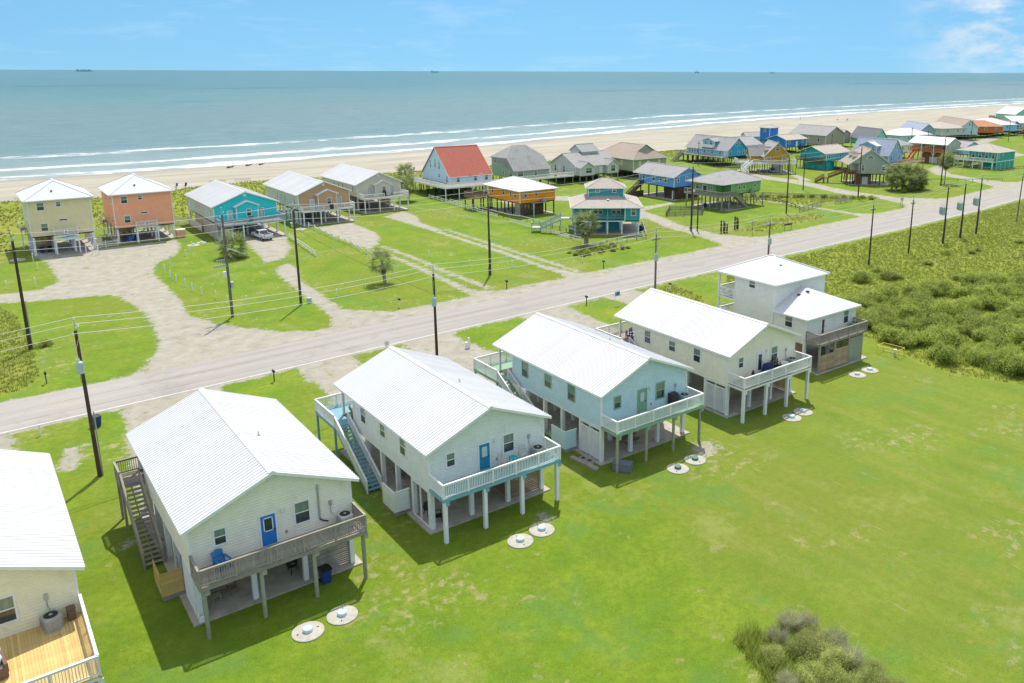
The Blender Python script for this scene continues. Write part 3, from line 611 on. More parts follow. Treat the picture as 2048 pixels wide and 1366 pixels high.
W_ = mix(mth('MULTIPLY', smooth(rip, .42, .70), .5), W_, (.26, .33, .315)); W_ = mix(mth('MULTIPLY', smooth(mth('SUBTRACT', 1.0, rip), .42, .70), .5), W_, (.055, .125, .13))
cg = n.new('ShaderNodeCombineXYZ'); l.new(mth('MULTIPLY', al, .0009), cg.inputs[0]); l.new(mth('MULTIPLY', sd_, .0028), cg.inputs[1]); W_ = mix(mth('MULTIPLY', mth('MULTIPLY', smooth(noise(cg.outputs[0], 1.6, 4, .6), .57, .66), smooth(sd_, 400, 900)), .75), W_, (.008, .075, .115))  # dark offshore streaks: cloud shadow, with wind-ruffled water, painted into the sea colour
foam = band(4, 7, .80); 
for c, w, t in ((30, 8, .82), (78, 10, .90)): foam = mth('MAXIMUM', foam, band(c, w, t))
capn = n.new('ShaderNodeCombineXYZ'); l.new(mth('MULTIPLY', al, .035), capn.inputs[0]); l.new(mth('MULTIPLY', sd_, .11), capn.inputs[1])
caps = mth('MULTIPLY', smooth(noise(capn.outputs[0], 1.8, 7, .65), .71, .76), .75)
foam = mth('MAXIMUM', foam, mth('MULTIPLY', caps, smooth(sd_, 60, 160)))
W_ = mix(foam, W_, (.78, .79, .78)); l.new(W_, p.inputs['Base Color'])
p.inputs['Roughness'].default_value = .32; p.inputs['IOR'].default_value = 1.33; p.inputs['Specular IOR Level'].default_value = .22
bw = n.new('ShaderNodeBump'); bw.inputs['Strength'].default_value = .8; bw.inputs['Distance'].default_value = 1.0
mw = n.new('ShaderNodeMapping'); mw.inputs['Scale'].default_value = (.10, .32, .3); l.new(pos, mw.inputs[0]); l.new(mth('ADD', noise(mw.outputs[0], 1.2, 8, .68), mth('MULTIPLY', foam, .3)), bw.inputs['Height']); l.new(bw.outputs[0], p.inputs['Normal'])
ox = axis([(-60000, -3000, 3000), (-3000, -200, 100), (-200, 1200, 12), (1200, 9000, 200), (9000, 150000, 6000)]); oo = axis([(-14, 140, 4), (140, 600, 20), (600, 4000, 170), (4000, 150000, 6000)])
OX, OO = np.meshgrid(ox, oo); OY = interp(SHORE, OX) + OO
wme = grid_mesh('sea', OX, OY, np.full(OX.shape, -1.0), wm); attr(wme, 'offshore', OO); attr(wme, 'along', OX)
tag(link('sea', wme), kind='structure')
# ------------------------------------------------------------------ the near row: six houses on stilts
NW_, ZF, ZE, ZR = 9.75, 3.47, 6.25, 8.45        # width, floor, eave (at the overhang), ridge
def near_house(label, x, y, wallm, trimm, winm, doorm, dk, lower, D=13.4, stall=None, big_landing=True, deck_depth=2.15, west=True, door_glass='half', reed=True):
    t = thing('beach_house', label, 'house', (x, y, 0))
    W = NW_; oh = .42
    s = MB(); s.box(-.35, W + .35, -.35, 16.3, -.05, .10); obj('slab', s, M['concrete'], t)
    # ground-floor columns
    for py in (.16, 2.95, 5.65, 8.35, 11.2, 14.0, 16.0):
        for px in (.16, 3.35, 6.5, W - .16):
            pbox('column', t, M['white'], px - .15, px + .15, py - .15, py + .15, .10, ZF - .30)
    b = MB(); b.box(.02, W - .02, .02, 16.15, ZF - .30, ZF - .02)
    for py in (2.95, 5.65, 8.35, 11.2, 14.0): b.box(.02, W - .02, py - .1, py + .1, ZF - .5, ZF - .30)
    obj('floor', b, M['greywood'], t)
    # walls
    slope = (ZR - ZE) / (W / 2 + oh); ev = ZE + slope * oh - .12; pk = ZR - .14; zb = ZF - .28
    g = [(0, zb), (W, zb), (W, ev), (W / 2, pk), (0, ev)]
    wall(t, 'S', 0, 0, g, wallm); wall(t, 'N', W, D, [(0, ZF), (W, ZF), (W, ev), (W / 2, pk), (0, ev)], wallm)
    wall(t, 'W', 0, D - .03, [(0, zb), (D - .06, zb), (D - .06, ev), (0, ev)], wallm); wall(t, 'E', W, .03, [(0, zb), (D - .06, zb), (D - .06, ev), (0, ev)], wallm)
    for cx in (0, W):
        sx = -1 if cx == 0 else 1
        c = MB(); c.box(cx - .055 if sx < 0 else cx - .06, cx + .06 if sx < 0 else cx + .055, -.055, .10, zb, ev - .02); obj('corner_trim', c, M['white'], t)
        c = MB(); c.box(cx - .055 if sx < 0 else cx - .06, cx + .06 if sx < 0 else cx + .055, D - .10, D + .055, zb, ev - .02); obj('corner_trim', c, M['white'], t)
    b = MB(); b.box(-.06, W + .06, -.06, D, ZF - .36, ZF - .282); obj('skirt_board', b, M['white'], t)
    # porch gable at the sea side and its posts
    for px in (.12, 3.3, 6.5, W - .12): pbox('porch_post', t, M['white'], px - .09, px + .09, 15.85, 16.03, ZF, ev - .03)
    b = MB(); b.extr([(0, 15.85, ev - .15), (W, 15.85, ev - .15), (W, 15.85, ev), (W / 2, 15.85, pk), (0, 15.85, ev)], (0, .12, 0)); obj('porch_gable', b, wallm, t)
    # roof
    r = gable_roof(t, -oh, W + oh, -.5, 16.35, ZE, ZR, M['roof_white'], panel=1.02)
    b = MB(); b.extr([(-oh + .02, -.48, ZE - .19), (0, -.48, ev - .06), (0, 16.3, ev - .06), (-oh + .02, 16.3, ZE - .19)], (0, 0, .02)); b.extr([(W + oh - .02, -.48, ZE - .19), (W, -.48, ev - .06), (W, 16.3, ev - .06), (W + oh - .02, 16.3, ZE - .19)], (0, 0, .02)); obj('soffit', b, M['white'], r)
    b = MB(); b.extr([(W / 2 + .26 * math.cos(k * math.pi / 4 + math.pi / 8), -.09, pk - .42 + .26 * math.sin(k * math.pi / 4 + math.pi / 8)) for k in range(8)], (0, .08, 0)); obj('gable_vent', b, M['offwhite'], t)
    b = MB(); b.tube((W * .62, 6.3, ZR - slope * W * .12 - .1), (W * .62, 6.3, ZR - slope * W * .12 + .32), .045, .045, 8); b.lathe([(.14, 0), (.06, .1)], (W * .62, 6.3, ZR - slope * W * .12), 10); obj('vent_pipe', b, M['galv'], r)
    # openings
    window(t, 'S', 1.68, 0, 5.1, .6, .95, winm); window(t, 'S', 6.55, 0, 4.98, .86, 1.38, winm)
    door(t, 'S', 4.45, 0, ZF + .02, doorm, trimm if trimm is not M['white'] else M['white'], .88, 2.03, door_glass)
    if west:
        for wy, hh in ((4.1, 1.3), (7.6, 1.0), (11.3, 1.3)): window(t, 'W', 0, wy, 5.05, .85, hh, winm)
    else: window(t, 'W', 0, 8.4, 5.2, .5, .5, winm)
    for ey in (3.0, 7.0): window(t, 'E', W, ey, 5.05, .85, 1.2, winm)
    door(t, 'N', 5.2, D, ZF + .02, doorm, M['white']); window(t, 'N', 2.2, D, 5.05, 1.2, 1.3, winm)
    b = MB(); b.box(-.1, .1, -.16, -.02, -.09, .12); b.lathe([(.07, -.18), (.1, -.09)], (0, -.09, 0), 8); obj('wall_lamp', b, M['offwhite'], t, (5.35, 0, 5.55))
    b = MB(); b.box(-.06, .06, -.09, -.02, -.1, .1); obj('socket_box', b, M['galv'], t, (5.5, 0, 4.0))
    b = MB(); b.box(-.09, .09, -.14, -.02, -.16, .16); b.path([(0, -.06, -.16), (0, -.06, -.6), (.12, -.12, -.85)], .02); obj('cutoff_box', b, M['galv'], t, (8.35, 0, 5.0))
    # south deck
    fm, rm, capm, rimm, pm = dk; dd = deck_depth
    deck(t, -.12, W + .12, -dd, -.06, ZF - .02, fm, rimm)
    z = ZF - .02
    railing(t, (-.06, -dd + .05, z), (W + .06, -dd + .05, z), rm, capm); railing(t, (-.06, -.1, z), (-.06, -dd + .05, z), rm, capm, ends=(True, False)); railing(t, (W + .06, -.1, z), (W + .06, -dd + .05, z), rm, capm, ends=(True, False))
    for px in (.12, 3.3, 6.45, W - .12):
        if pm is M['white']: pbox('deck_post', t, pm, px - .13, px + .13, -dd + .1, -dd + .36, 0, ZF - .26)
        else: ptube('deck_post', t, pm, px, -dd + .22, 0, ZF - .26, .125, 10)
        pbox('post_bracket', t, rimm if rimm is not M['greywood'] else M['greywood'], px + .02, px + .3, -dd + .06, -dd + .12, ZF - .62, ZF - .27)
    # stairs and landing on the west side
    zl = ZF - .02; ly0 = 13.9; ly1 = 18.2 if big_landing else 16.0
    deck(t, -1.55, -.06, ly0, ly1, zl, fm, rimm, along='x')
    deck(t, -.05, W, D + .03, ly1, zl, fm, rimm, along='y', name='porch_deck')
    stairs(t, (-1.45, ly0, zl), (-1.45, 7.9, .1), 1.15, rimm if rimm is not M['white'] else M['greywood'], fm, 18, railm=rm, capm=capm)
    railing(t, (-1.5, ly0, zl), (-1.5, ly1 - .05, zl), rm, capm); railing(t, (-1.5, ly1 - .05, zl), (W, ly1 - .05, zl), rm, capm, ends=(False, True)); railing(t, (W - .05, 16.0, zl), (W - .05, ly1 - .05, zl), rm, capm)
    for px, py in ((-1.45, ly0 + .1), (-1.45, ly1 - .15), (1.6, ly1 - .15), (4.9, ly1 - .15), (8.2, ly1 - .15)):
        pbox('landing_post', t, rimm if rimm is not M['white'] else M['white'], px - .08, px + .08, py - .08, py + .08, 0, zl - .24)
    # outdoor shower stall
    if stall:
        sm, planky = stall
        b = MB(); b.box(-1.25, -.02, 3.35, 5.4, .02, .30); root = obj('shower_stall', b, M['greywood'], t)
        if planky:
            for k in range(8):
                za = .34 + k * .2
                pbox('plank', root, sm, -1.25, -.02, 3.35, 3.385, za, za + .19); pbox('plank', root, sm, -1.29, -1.25, 3.35, 5.4, za, za + .19)
        else:
            w1 = wall(root, 'S', -1.25, 3.4, [(0, .34), (1.2, .34), (1.2, 1.95), (0, 1.95)], sm, .18, .06); wall(root, 'W', -1.25, 5.4, [(0, .34), (2.0, .34), (2.0, 1.95), (0, 1.95)], sm, .18, .06)
            b = MB(); b.box(-1.31, .0, 3.34, 3.47, 1.95, 2.0); b.box(-1.31, -1.18, 3.47, 5.4, 1.95, 2.0); obj('cap_rail', b, M['white'], root)
        b = MB(); b.tube((-.06, 4.4, .3), (-.06, 4.4, 2.2), .02); b.tube((-.06, 4.4, 2.2), (-.3, 4.4, 2.15), .02); obj('shower_pipe', b, M['galv'], root)
    return t
def board_wall(t, p, q, z0, z1, m, bh=.15, gap=.026, name='slat_wall'):
    """wall of horizontal boards between two points; each board a part"""
    p, q = Vector((p[0], p[1], 0)), Vector((q[0], q[1], 0)); d = q - p; L = d.length; rz = math.atan2(d.y, d.x)
    b = MB()
    for k in range(3): b.box(L * k / 2 - .04, L * k / 2 + .04, .02, .1, z0, z1)
    root = obj(name, b, M['greywood'], t, p, rz); n = max(1, int((z1 - z0) / bh)); h = (z1 - z0) / n
    key = ('board', m.name, round(L, 2), round(h, 3))
    if key not in BC: BC[key] = MB().box(0, L, -.012, .012, gap / 2, h - gap / 2).mesh('board', m)
    for k in range(n): link('board', BC[key], root, (0, random.uniform(-.004, .004), z0 + k * h))
    return root
def lattice(t, face, x, y, L, z0, z1, m, name='lattice_panel'):
    b = MB(); b.box(0, L, -.02, .02, z0, z0 + .1); b.box(0, L, -.02, .02, z1 - .1, z1); b.box(0, .09, -.02, .02, z0 + .1, z1 - .1); b.box(L - .09, L, -.02, .02, z0 + .1, z1 - .1)
    root = obj(name, b, m, t, (x, y, 0), ROT[face]); j = MB(); s = .075; k = -int((z1 - z0) / s)
    while k * s < L:
        for sg in (1, -1):
            a0 = k * s; pts = []
            x0, x1 = max(.05, a0), min(L - .05, a0 + (z1 - z0))
            if x1 > x0 + .02:
                za, zc = z0 + (x0 - a0), z0 + (x1 - a0)
                if sg < 0: za, zc = z1 - (x0 - a0), z1 - (x1 - a0)
                j.bar((x0, .008 * sg, za), (x1, .008 * sg, zc), .008, .034, (0, 1, 0))
        k += 1
    j2 = obj('lattice_strips', j, m, root, fix=False); tag(j2, kind='stuff'); return root

gw = M['greywood']
H1 = near_house('cream stilt house with bright blue door and weathered grey wood deck', 7.85, 47.75, M['cream'], M['white'], M['white'], M['door_blue'], (gw, gw, gw, gw, M['treated']), None, stall=(M['newwood'], True), big_landing=False, west=False)
H2 = near_house('pale mint stilt house with teal door, white railing and teal stair treads', 23.43, 48.1, M['mint_grey'], M['white'], M['white'], M['door_teal'], (M['deck_teal'], M['white'], M['white'], M['deck_teal'], M['white']), None, stall=(M['mint_grey'], False))
H3 = near_house('light blue stilt house with sage green door and window trim', 39.48, 48.75, M['sky_blue'], M['sage_trim'], M['sage_trim'], M['sage_trim'], (M['sage_trim'], M['white'], M['white'], M['sage_trim'], M['treated']), None, stall=(M['pale_blue'], False))
H4 = near_house('cream yellow stilt house with white glazed door and white deck railing', 54.95, 48.9, M['cream_yellow'], M['white'], M['white'], M['white'], (gw, M['white'], M['white'], M['white'], M['white']), None, door_glass='full')
H0 = near_house('cream stilt house with wide new yellow wood deck, cut off by the picture corner', -7.55, 47.5, M['cream_h0'], M['white'], M['white'], M['white'], (M['newwood'], M['offwhite'], M['white'], M['offwhite'], M['treated']), None, deck_depth=6.2)
# ground-floor enclosures
for k, (a, b_) in enumerate((((6.75, .32), (9.5, .32)), ((6.75, 4.0), (6.75, .36)), ((9.5, 4.0), (6.75, 4.0)))): board_wall(H1, a, b_, .12, 3.1, gw)
lattice(H1, 'W', -.02, 2.8, 2.55, .3, 3.0, M['white'])
b = MB(); b.box(-.02, .06, .3, .36, .1, 3.0); b.bar((-.05, -.5, .45), (.3, 1.3, .45), .05, .3); b.box(-.05, .3, -.55, -.4, .25, .6); obj('leaning_panel', b, M['white'], H1)
for a, b_ in (((6.7, .3), (9.5, .3)), ((6.7, 6.5), (6.7, .34))): board_wall(H2, a, b_, .12, 3.1, M['brownwood'])
for yy in (.35, 1.6, 2.75): pbox('screen_stud', H2, M['white'], -.03, .05, yy - .05, yy + .05, .12, 3.1)
b = MB(); b.box(-.03, .05, .4, 2.7, .12, .2); b.box(-.03, .05, .4, 2.7, 2.9, 3.05); obj('screen_rail', b, M['white'], H2)
for H in (H3, H4):
    for yy in (2.78, 1.5): lattice(H, 'W', -.03, yy, 1.18, .25, 2.75, M['white'])
    b = MB(); b.box(-.02, .06, .3, 2.8, 2.95, 3.1); b.box(-.02, .06, 1.5, 1.58, .1, 2.95); obj('lattice_frame', b, M['white'], H)
for a, b_ in (((2.2, 3.0), (9.4, 3.0)), ((.4, 3.0), (2.15, 3.0))): board_wall(H4, a, b_, .12, 3.1, M['tanwood'], .19)
board_wall(H4, (9.45, 3.0), (9.45, .4), .12, 3.1, M['tanwood'], .19)
board_wall(H3, (9.6, 9), (6, 9), .12, 3.1, M['brownwood'])
b = MB(); b.box(7.55, 7.66, -.11, -.03, 4.15, 6.5); obj('conduit_duct', b, M['galv'], H1); b = MB(); b.path([(7.6, -.08, 4.15), (7.75, -.12, 4.0), (8.1, -.2, 3.85)], .05); obj('pipe', b, M['black'], H1)

# ---- the two-storey house at the end of the row
t = thing('beach_house', 'pale grey two storey house with light shingle hip roofs and slatted ground floor', 'house', (71.0, 52.25, 0)); H5 = t
W5 = 9.0; lo, hi = 5.95, 8.88; wm5 = M['pale_grey']
b = MB(); b.box(-.2, W5 + .2, -2.0, 13.2, -.05, .1); obj('slab', b, M['concrete'], t)
for py in (.2, 4.4, 8, 10.6, 13.0):
    for px in (.15, 4.5, W5 - .15): pbox('column', t, M['white'], px - .15, px + .15, py - .15, py + .15, .1, 2.95)
b = MB(); b.box(.05, W5 - .05, .05, 10.4, 2.95, 3.4); obj('floor', b, gw, t)
wall(t, 'S', 0, 0, [(0, 2.95), (W5, 2.95), (W5, lo), (0, lo)], wm5); wall(t, 'W', 0, 4.5, [(0, 2.95), (4.47, 2.95), (4.47, lo), (0, lo)], wm5); wall(t, 'E', W5, .03, [(0, 2.95), (4.5, 2.95), (4.5, lo), (0, lo)], wm5)
wall(t, 'S', 0, 4.53, [(0, lo), (W5, lo), (W5, hi), (0, hi)], wm5); wall(t, 'W', 0, 10.45, [(0, 2.6), (5.9, 2.6), (5.9, hi), (0, hi)], wm5); wall(t, 'E', W5, 4.56, [(0, 2.6), (5.9, 2.6), (5.9, hi), (0, hi)], wm5); wall(t, 'N', W5, 10.5, [(0, 2.6), (W5, 2.6), (W5, hi), (0, hi)], wm5)
for cx, cy, z0, z1 in ((0, 0, 2.95, lo), (W5, 0, 2.95, lo), (0, 4.53, lo, hi), (W5, 4.53, lo, hi), (0, 10.44, 2.6, hi)): pbox('corner_trim', t, M['white'], cx - .06, cx + .06, cy - .06, cy + .06, z0, z1 - .03)
hip_roof(t, -.45, W5 + .45, 4.1, 13.3, hi, 10.9, M['shingle_light'], ridge=((4.5, 8.5), (4.5, 9.0)))
lr = MB().add([(-.45, -.45, lo), (W5 + .45, -.45, lo), (W5 + .45, 4.5, lo), (-.45, 4.5, lo), (4.5, 3.9, 8.0), (4.5, 4.5, 8.0)], [(0, 1, 4), (1, 2, 5, 4), (3, 0, 4, 5), (3, 2, 1, 0), (2, 3, 5)])
lro = obj('roof', lr, M['shingle_light'], t)
b = MB(); b.bar((-.45, -.45, lo - .075), (W5 + .45, -.45, lo - .075), .06, .17); b.bar((-.45, -.45, lo - .075), (-.45, 4.5, lo - .075), .06, .17); b.bar((W5 + .45, -.45, lo - .075), (W5 + .45, 4.5, lo - .075), .06, .17); obj('fascia', b, M['white'], lro)
for vx, vy in ((3.0, 3.5), (4.0, 3.1)): b = MB(); b.box(-.18, .18, -.16, .16, 0, .1); obj('roof_vent', b, M['black'], lro, (vx, vy, 7.35 if vx < 4 else 7.65))
b = MB(); b.tube((0, 0, 0), (0, 0, .5), .05); obj('vent_pipe', b, M['white'], lro, (1.9, 3.6, 6.9))
b = MB(); b.box(-.2, .2, -.15, .15, -.1, .12); obj('roof_vent', b, M['black'], t, (3.6, 6.9, 10.05))
window(t, 'S', 7.2, 0, 4.95, .85, 1.6); window(t, 'W', 0, 2.35, 5.1, .95, 1.25); window(t, 'W', 0, 7.85, 8.2, .85, .8)
door(t, 'S', 2.95, 0, 3.45, M['white'], None, .8, 2.05, 'full')
deck(t, -.1, W5 - .3, -1.95, -.06, 3.45, gw, gw)
railing(t, (-.05, -1.9, 3.45), (W5 - .35, -1.9, 3.45), gw); railing(t, (-.05, -.1, 3.45), (-.05, -1.9, 3.45), gw, ends=(True, False)); railing(t, (W5 - .35, -.1, 3.45), (W5 - .35, -1.9, 3.45), gw, ends=(True, False))
for px in (.2, 2.9, 5.5, 8.0): ptube('deck_post', t, M['treated'], px, -1.8, 0, 3.2, .13, 10)
board_wall(t, (.35, -1.84), (2.8, -1.84), .25, 2.1, M['tanwood'], .17); board_wall(t, (3.02, -1.84), (5.4, -1.84), .25, 2.3, M['tanwood'], .17); board_wall(t, (5.6, -1.84), (8.0, -1.84), .1, 3.0, M['galv'], .13)
board_wall(t, (8.05, -1.8), (8.05, 3.5), .1, 3.0, gw); board_wall(t, (.2, 6.0), (.2, .4), .1, 2.9, M['brownwood'], .17)
for z in (3.2, 5.9):          # sea-side balconies
    deck(t, -.1, W5, 10.52, 13.1, z, gw, M['white'], name='balcony'); railing(t, (-.05, 13.05, z), (W5, 13.05, z), M['white']); railing(t, (-.05, 10.6, z), (-.05, 13.05, z), M['white'], ends=(True, False)); railing(t, (W5 - .05, 10.6, z), (W5 - .05, 13.05, z), M['white'], ends=(True, False))
for px in (.05, 4.5, W5 - .1): pbox('balcony_post', t, M['white'], px - .09, px + .09, 12.95, 13.13, 0, hi - .1)
# ------------------------------------------------------------------ things on and under the near decks
ZD = ZF - .02
def ac_unit(label, x, y, z, m, rz=0, r=.42):
    t = thing('air_conditioner', label, 'air conditioner', (x, y, z), rz, 'air conditioners on the decks')
    b = MB(); n = 20; pr = []
    sq = lambda a, k: (max(-k, min(k, 1.25 * k * math.cos(a))), max(-k, min(k, 1.25 * k * math.sin(a))))
    for zz, k in ((0, r), (.05, r), (.72, r), (.78, r * .9)): pr.append([sq(2 * math.pi * i / n, k) + (zz,) for i in range(n)])
    v = sum(pr, []); f = [(j * n + i, j * n + (i + 1) % n, (j + 1) * n + (i + 1) % n, (j + 1) * n + i) for j in range(3) for i in range(n)] + [tuple(range(n - 1, -1, -1)), tuple(3 * n + i for i in range(n))]
    obj('casing', b.add(v, f), m, t)
    b = MB()
    for s in (-1, 1):
        for k in range(9):
            q = -r * .8 + r * 1.6 * k / 8; b.box(q - .012, q + .012, s * r - .012, s * r + .012, .12, .66); b.box(s * r - .012, s * r + .012, q - .012, q + .012, .12, .66)
    obj('side_louvres', b, M['galv'], t, fix=False)
    b = MB(); b.lathe([(r * .8, .785), (r * .8, .80), (r * .25, .81), (.02, .81)], n=20); obj('fan_grille', b, M['black'], t)
    b = MB(); b.lathe([(r * .22, .812), (r * .2, .83)], n=12); obj('fan_hub', b, M['galv'], t)
    return t
ac_unit('dark grey air conditioner on the yellow wood deck', -7.55 + 8.4, 47.5 - .65, ZD, M['ac'], .25)
ac_unit('silver air conditioner on the weathered grey deck', 7.85 + 9.05, 47.75 - .62, ZD, M['ac_light'], .06)
ac_unit('round dark topped air conditioner on the mint house deck', 23.43 + 8.75, 48.1 - .7, ZD, M['ac'], .1)
ac_unit('green sided air conditioner on the light blue house deck', 39.48 + 8.9, 48.75 - .7, ZD, M['slate_blue'])
ac_unit('grey air conditioner at the end of the cream yellow house deck', 54.95 + 8.55, 48.9 - .75, ZD, M['ac'])
ac_unit('dark air conditioner on the two storey house deck', 71 + 7.9, 52.25 - .8, 3.45, M['ac'])
def adirondack(label, x, y, z, rz, m, name='adirondack_chair'):
    t = thing(name, label, 'chair', (x, y, z), rz)
    b = MB()
    for k in range(6): b.bar((-.27 + k * .108, .28, .30), (-.30 + k * .12, .62, 1.0 - abs(k - 2.5) * .045), .095, .022, (0, 1, 0))
    b.bar((-.3, .42, .62), (.3, .42, .62), .03, .06); obj('backrest', b, m, t)
    b = MB()
    for k in range(6): b.box(-.28, .28, -.28 + k * .095, -.195 + k * .095, .36 - k * .02, .38 - k * .02)
    obj('seat', b, m, t)
    for s in (-1, 1):
        b = MB(); b.box(s * .36 - .07, s * .36 + .07, -.36, .42, .55, .575); obj('arm', b, m, t)
        for yy, h in ((-.28, .55), (.38, .55)): pbox('leg', t, m, s * .33 - .02, s * .33 + .02, yy - .05, yy + .05, 0, h)
    return t
adirondack('blue adirondack chair on the weathered grey deck', 7.85 + 1.5, 47.75 - .75, ZD, .25, M['chair_blue'])
def bar_chair(label, x, y, z, rz, m, seat=.72):
    t = thing('bar_chair', label, 'chair', (x, y, z), rz)
    b = MB()
    for k in range(4): b.box(-.24, .24, .21, .235, seat + .14 + k * .12, seat + .22 + k * .12)
    obj('backrest', b, m, t); b = MB(); b.box(-.26, .26, -.25, .25, seat - .03, seat); obj('seat', b, m, t)
    for sx in (-1, 1):
        pbox('leg', t, m, sx * .24 - .022, sx * .24 + .022, -.26, -.215, 0, seat + .26); pbox('leg', t, m, sx * .24 - .022, sx * .24 + .022, .2, .245, 0, seat + .62)
        pbox('arm', t, m, sx * .27 - .035, sx * .27 + .035, -.28, .2, seat + .26, seat + .285)
    b = MB(); b.box(-.22, .22, -.25, -.22, .22, .26); b.box(-.22, .22, .21, .24, .3, .34); obj('stretcher', b, m, t)
    return t
bar_chair('grey tall chair left of the teal side table', 23.43 + 5.5, 48.1 - .85, ZD, .5, M['chair_grey']); bar_chair('grey tall chair under the window, right of the teal side table', 23.43 + 7.35, 48.1 - .75, ZD, -.15, M['chair_grey'])
t = thing('side_table', 'small teal side table between two grey tall chairs', 'table', (23.43 + 6.45, 48.1 - .8, ZD)); b = MB(); b.box(-.24, .24, -.24, .24, .72, .75); obj('tabletop', b, M['chair_teal'], t)
for sx in (-1, 1):
    for sy in (-1, 1): pbox('leg', t, M['chair_teal'], sx * .19 - .025, sx * .19 + .025, sy * .19 - .025, sy * .19 + .025, 0, .72)
t = thing('door_mat', 'black door mat before the teal door', 'mat', (23.43 + 4.5, 48.1 - .5, ZD)); b = MB(); b.box(-.45, .45, -.28, .28, .002, .02); obj('mat', b, M['black'], t)
def cabinet(name, label, cat, x, y, z, w, d, h, m, rz=0, lid=None, panels=True):
    t = thing(name, label, cat, (x, y, z), rz); b = MB(); b.box(-w / 2, w / 2, -d / 2, d / 2, .04, h - .06); obj('body', b, m, t)
    b = MB(); b.box(-w / 2 - .03, w / 2 + .03, -d / 2 - .03, d / 2 + .03, h - .06, h); obj('lid', b, lid or m, t)
    if panels:
        b = MB()
        for k in range(4):
            zz = .1 + (h - .22) * k / 4; b.box(-w / 2 - .008, w / 2 + .008, -d / 2 - .008, d / 2 + .008, zz, zz + (h - .22) / 4 - .02)
        obj('side_boards', b, m, t)
    for sx in (-1, 1):
        for sy in (-1, 1): pbox('foot', t, M['black'], sx * (w / 2 - .06) - .04, sx * (w / 2 - .06) + .04, sy * (d / 2 - .06) - .04, sy * (d / 2 - .06) + .04, 0, .04)
    return t
cabinet('storage_cabinet', 'charcoal upright cabinet beside the air conditioner on the blue deck', 'cabinet', 39.48 + 7.75, 48.75 - .45, ZD, .7, .5, 1.1, M['iron'])
cabinet('deck_box', 'dark grey deck box on the lawn behind a round deck post', 'box', 40.15, 46.75, 0, 1.5, .8, .75, mat('slate_plastic', (.16, .19, .23), .6), -.95)
cabinet('storage_box', 'pale grey storage chest on the cream yellow house deck', 'box', 54.95 + 7.3, 48.9 - .6, ZD, 1.0, .6, .6, M['offwhite'], .05)
cabinet('tool_box', 'small brown box in the corner of the yellow wood deck', 'box', -7.55 + 9.3, 47.5 - .4, ZD, .35, .35, .7, M['wicker'], .1)
t = thing('covered_grill', 'navy covered grill on the cream yellow house deck', 'grill', (54.95 + 5.05, 48.9 - .6, ZD)); b = MB(); b.extr([(-.55, -.3, 0), (.55, -.3, 0), (.5, -.3, .62), (.3, -.3, .95), (-.3, -.3, .95), (-.5, -.3, .62)], (0, .6, 0)); obj('cover', b, M['chair_navy'], t); b = MB(); b.box(-.3, .3, -.33, -.3, .5, .55); obj('handle_fold', b, M['chair_navy'], t)
for k, (lb, dx) in enumerate((('black plastic chair next to the navy covered grill', 5.95), ('black plastic chair between another chair and the pale chest', 6.5))): bar_chair(lb, 54.95 + dx, 48.9 - .55, ZD, .2 - k * .3, M['black'], .45)
t = thing('propane_tank', 'black gas cylinder by the white glazed door', 'gas cylinder', (54.95 + 2.75, 48.9 - .7, ZD)); b = MB(); b.lathe([(.15, 0), (.17, .08), (.17, .55), (.1, .66), (.06, .7)], n=14); obj('cylinder', b, M['black'], t, smooth=True); b = MB(); b.lathe([(.09, .7), (.1, .82)], n=10); obj('collar', b, M['iron'], t)
# wicker sofa with pillows on the cut-off deck
t = thing('wicker_sofa', 'brown wicker sofa on the yellow wood deck, cut off by the picture edge', 'sofa', (-1.75, 44.75, ZD), R(-82)); b = MB(); b.box(-.95, .95, -.4, .42, .06, .32); obj('base', b, M['wicker'], t)
b = MB(); b.box(-.95, .95, .3, .45, .32, .78); obj('backrest', b, M['wicker'], t)
for s in (-1, 1): pbox('arm', t, M['wicker'], s * .87 - .08, s * .87 + .08, -.4, .3, .32, .6)
b = MB(); b.box(-.78, .78, -.42, .3, .32, .46); obj('seat_cushion', b, M['cushion'], t)
def pillow(label, x, y, z, rot):
    b = MB(); n = 8; v = []; f = []
    for i in range(n + 1):
        for j in range(n + 1):
            u_, w_ = -1 + 2 * i / n, -1 + 2 * j / n; th = .09 * (1 - u_ ** 4) * (1 - w_ ** 4)
            v += [(u_ * .24, -th, w_ * .24), (u_ * .24, th, w_ * .24)]
    for i in range(n):
        for j in range(n):
            a = (i * (n + 1) + j) * 2; c = ((i + 1) * (n + 1) + j) * 2
            f += [(a, a + 2, c + 2, c), (a + 1, c + 1, c + 3, a + 3)]
    o = obj('pillow', b.add(v, f), M['cushion'], None, (x, y, z), smooth=True); o.rotation_euler = rot; return tag(o, label, 'pillow')
pillow('pale pillow at the far end of the wicker sofa', -1.55, 45.15, ZD + .66, (.35, .1, 1.2)); pillow('pale pillow at the near end of the wicker sofa', -1.5, 44.55, ZD + .64, (.5, .2, 1.7)); pillow('pale pillow lying in the middle of the wicker sofa', -1.7, 44.85, ZD + .58, (.9, -.1, 1.4))
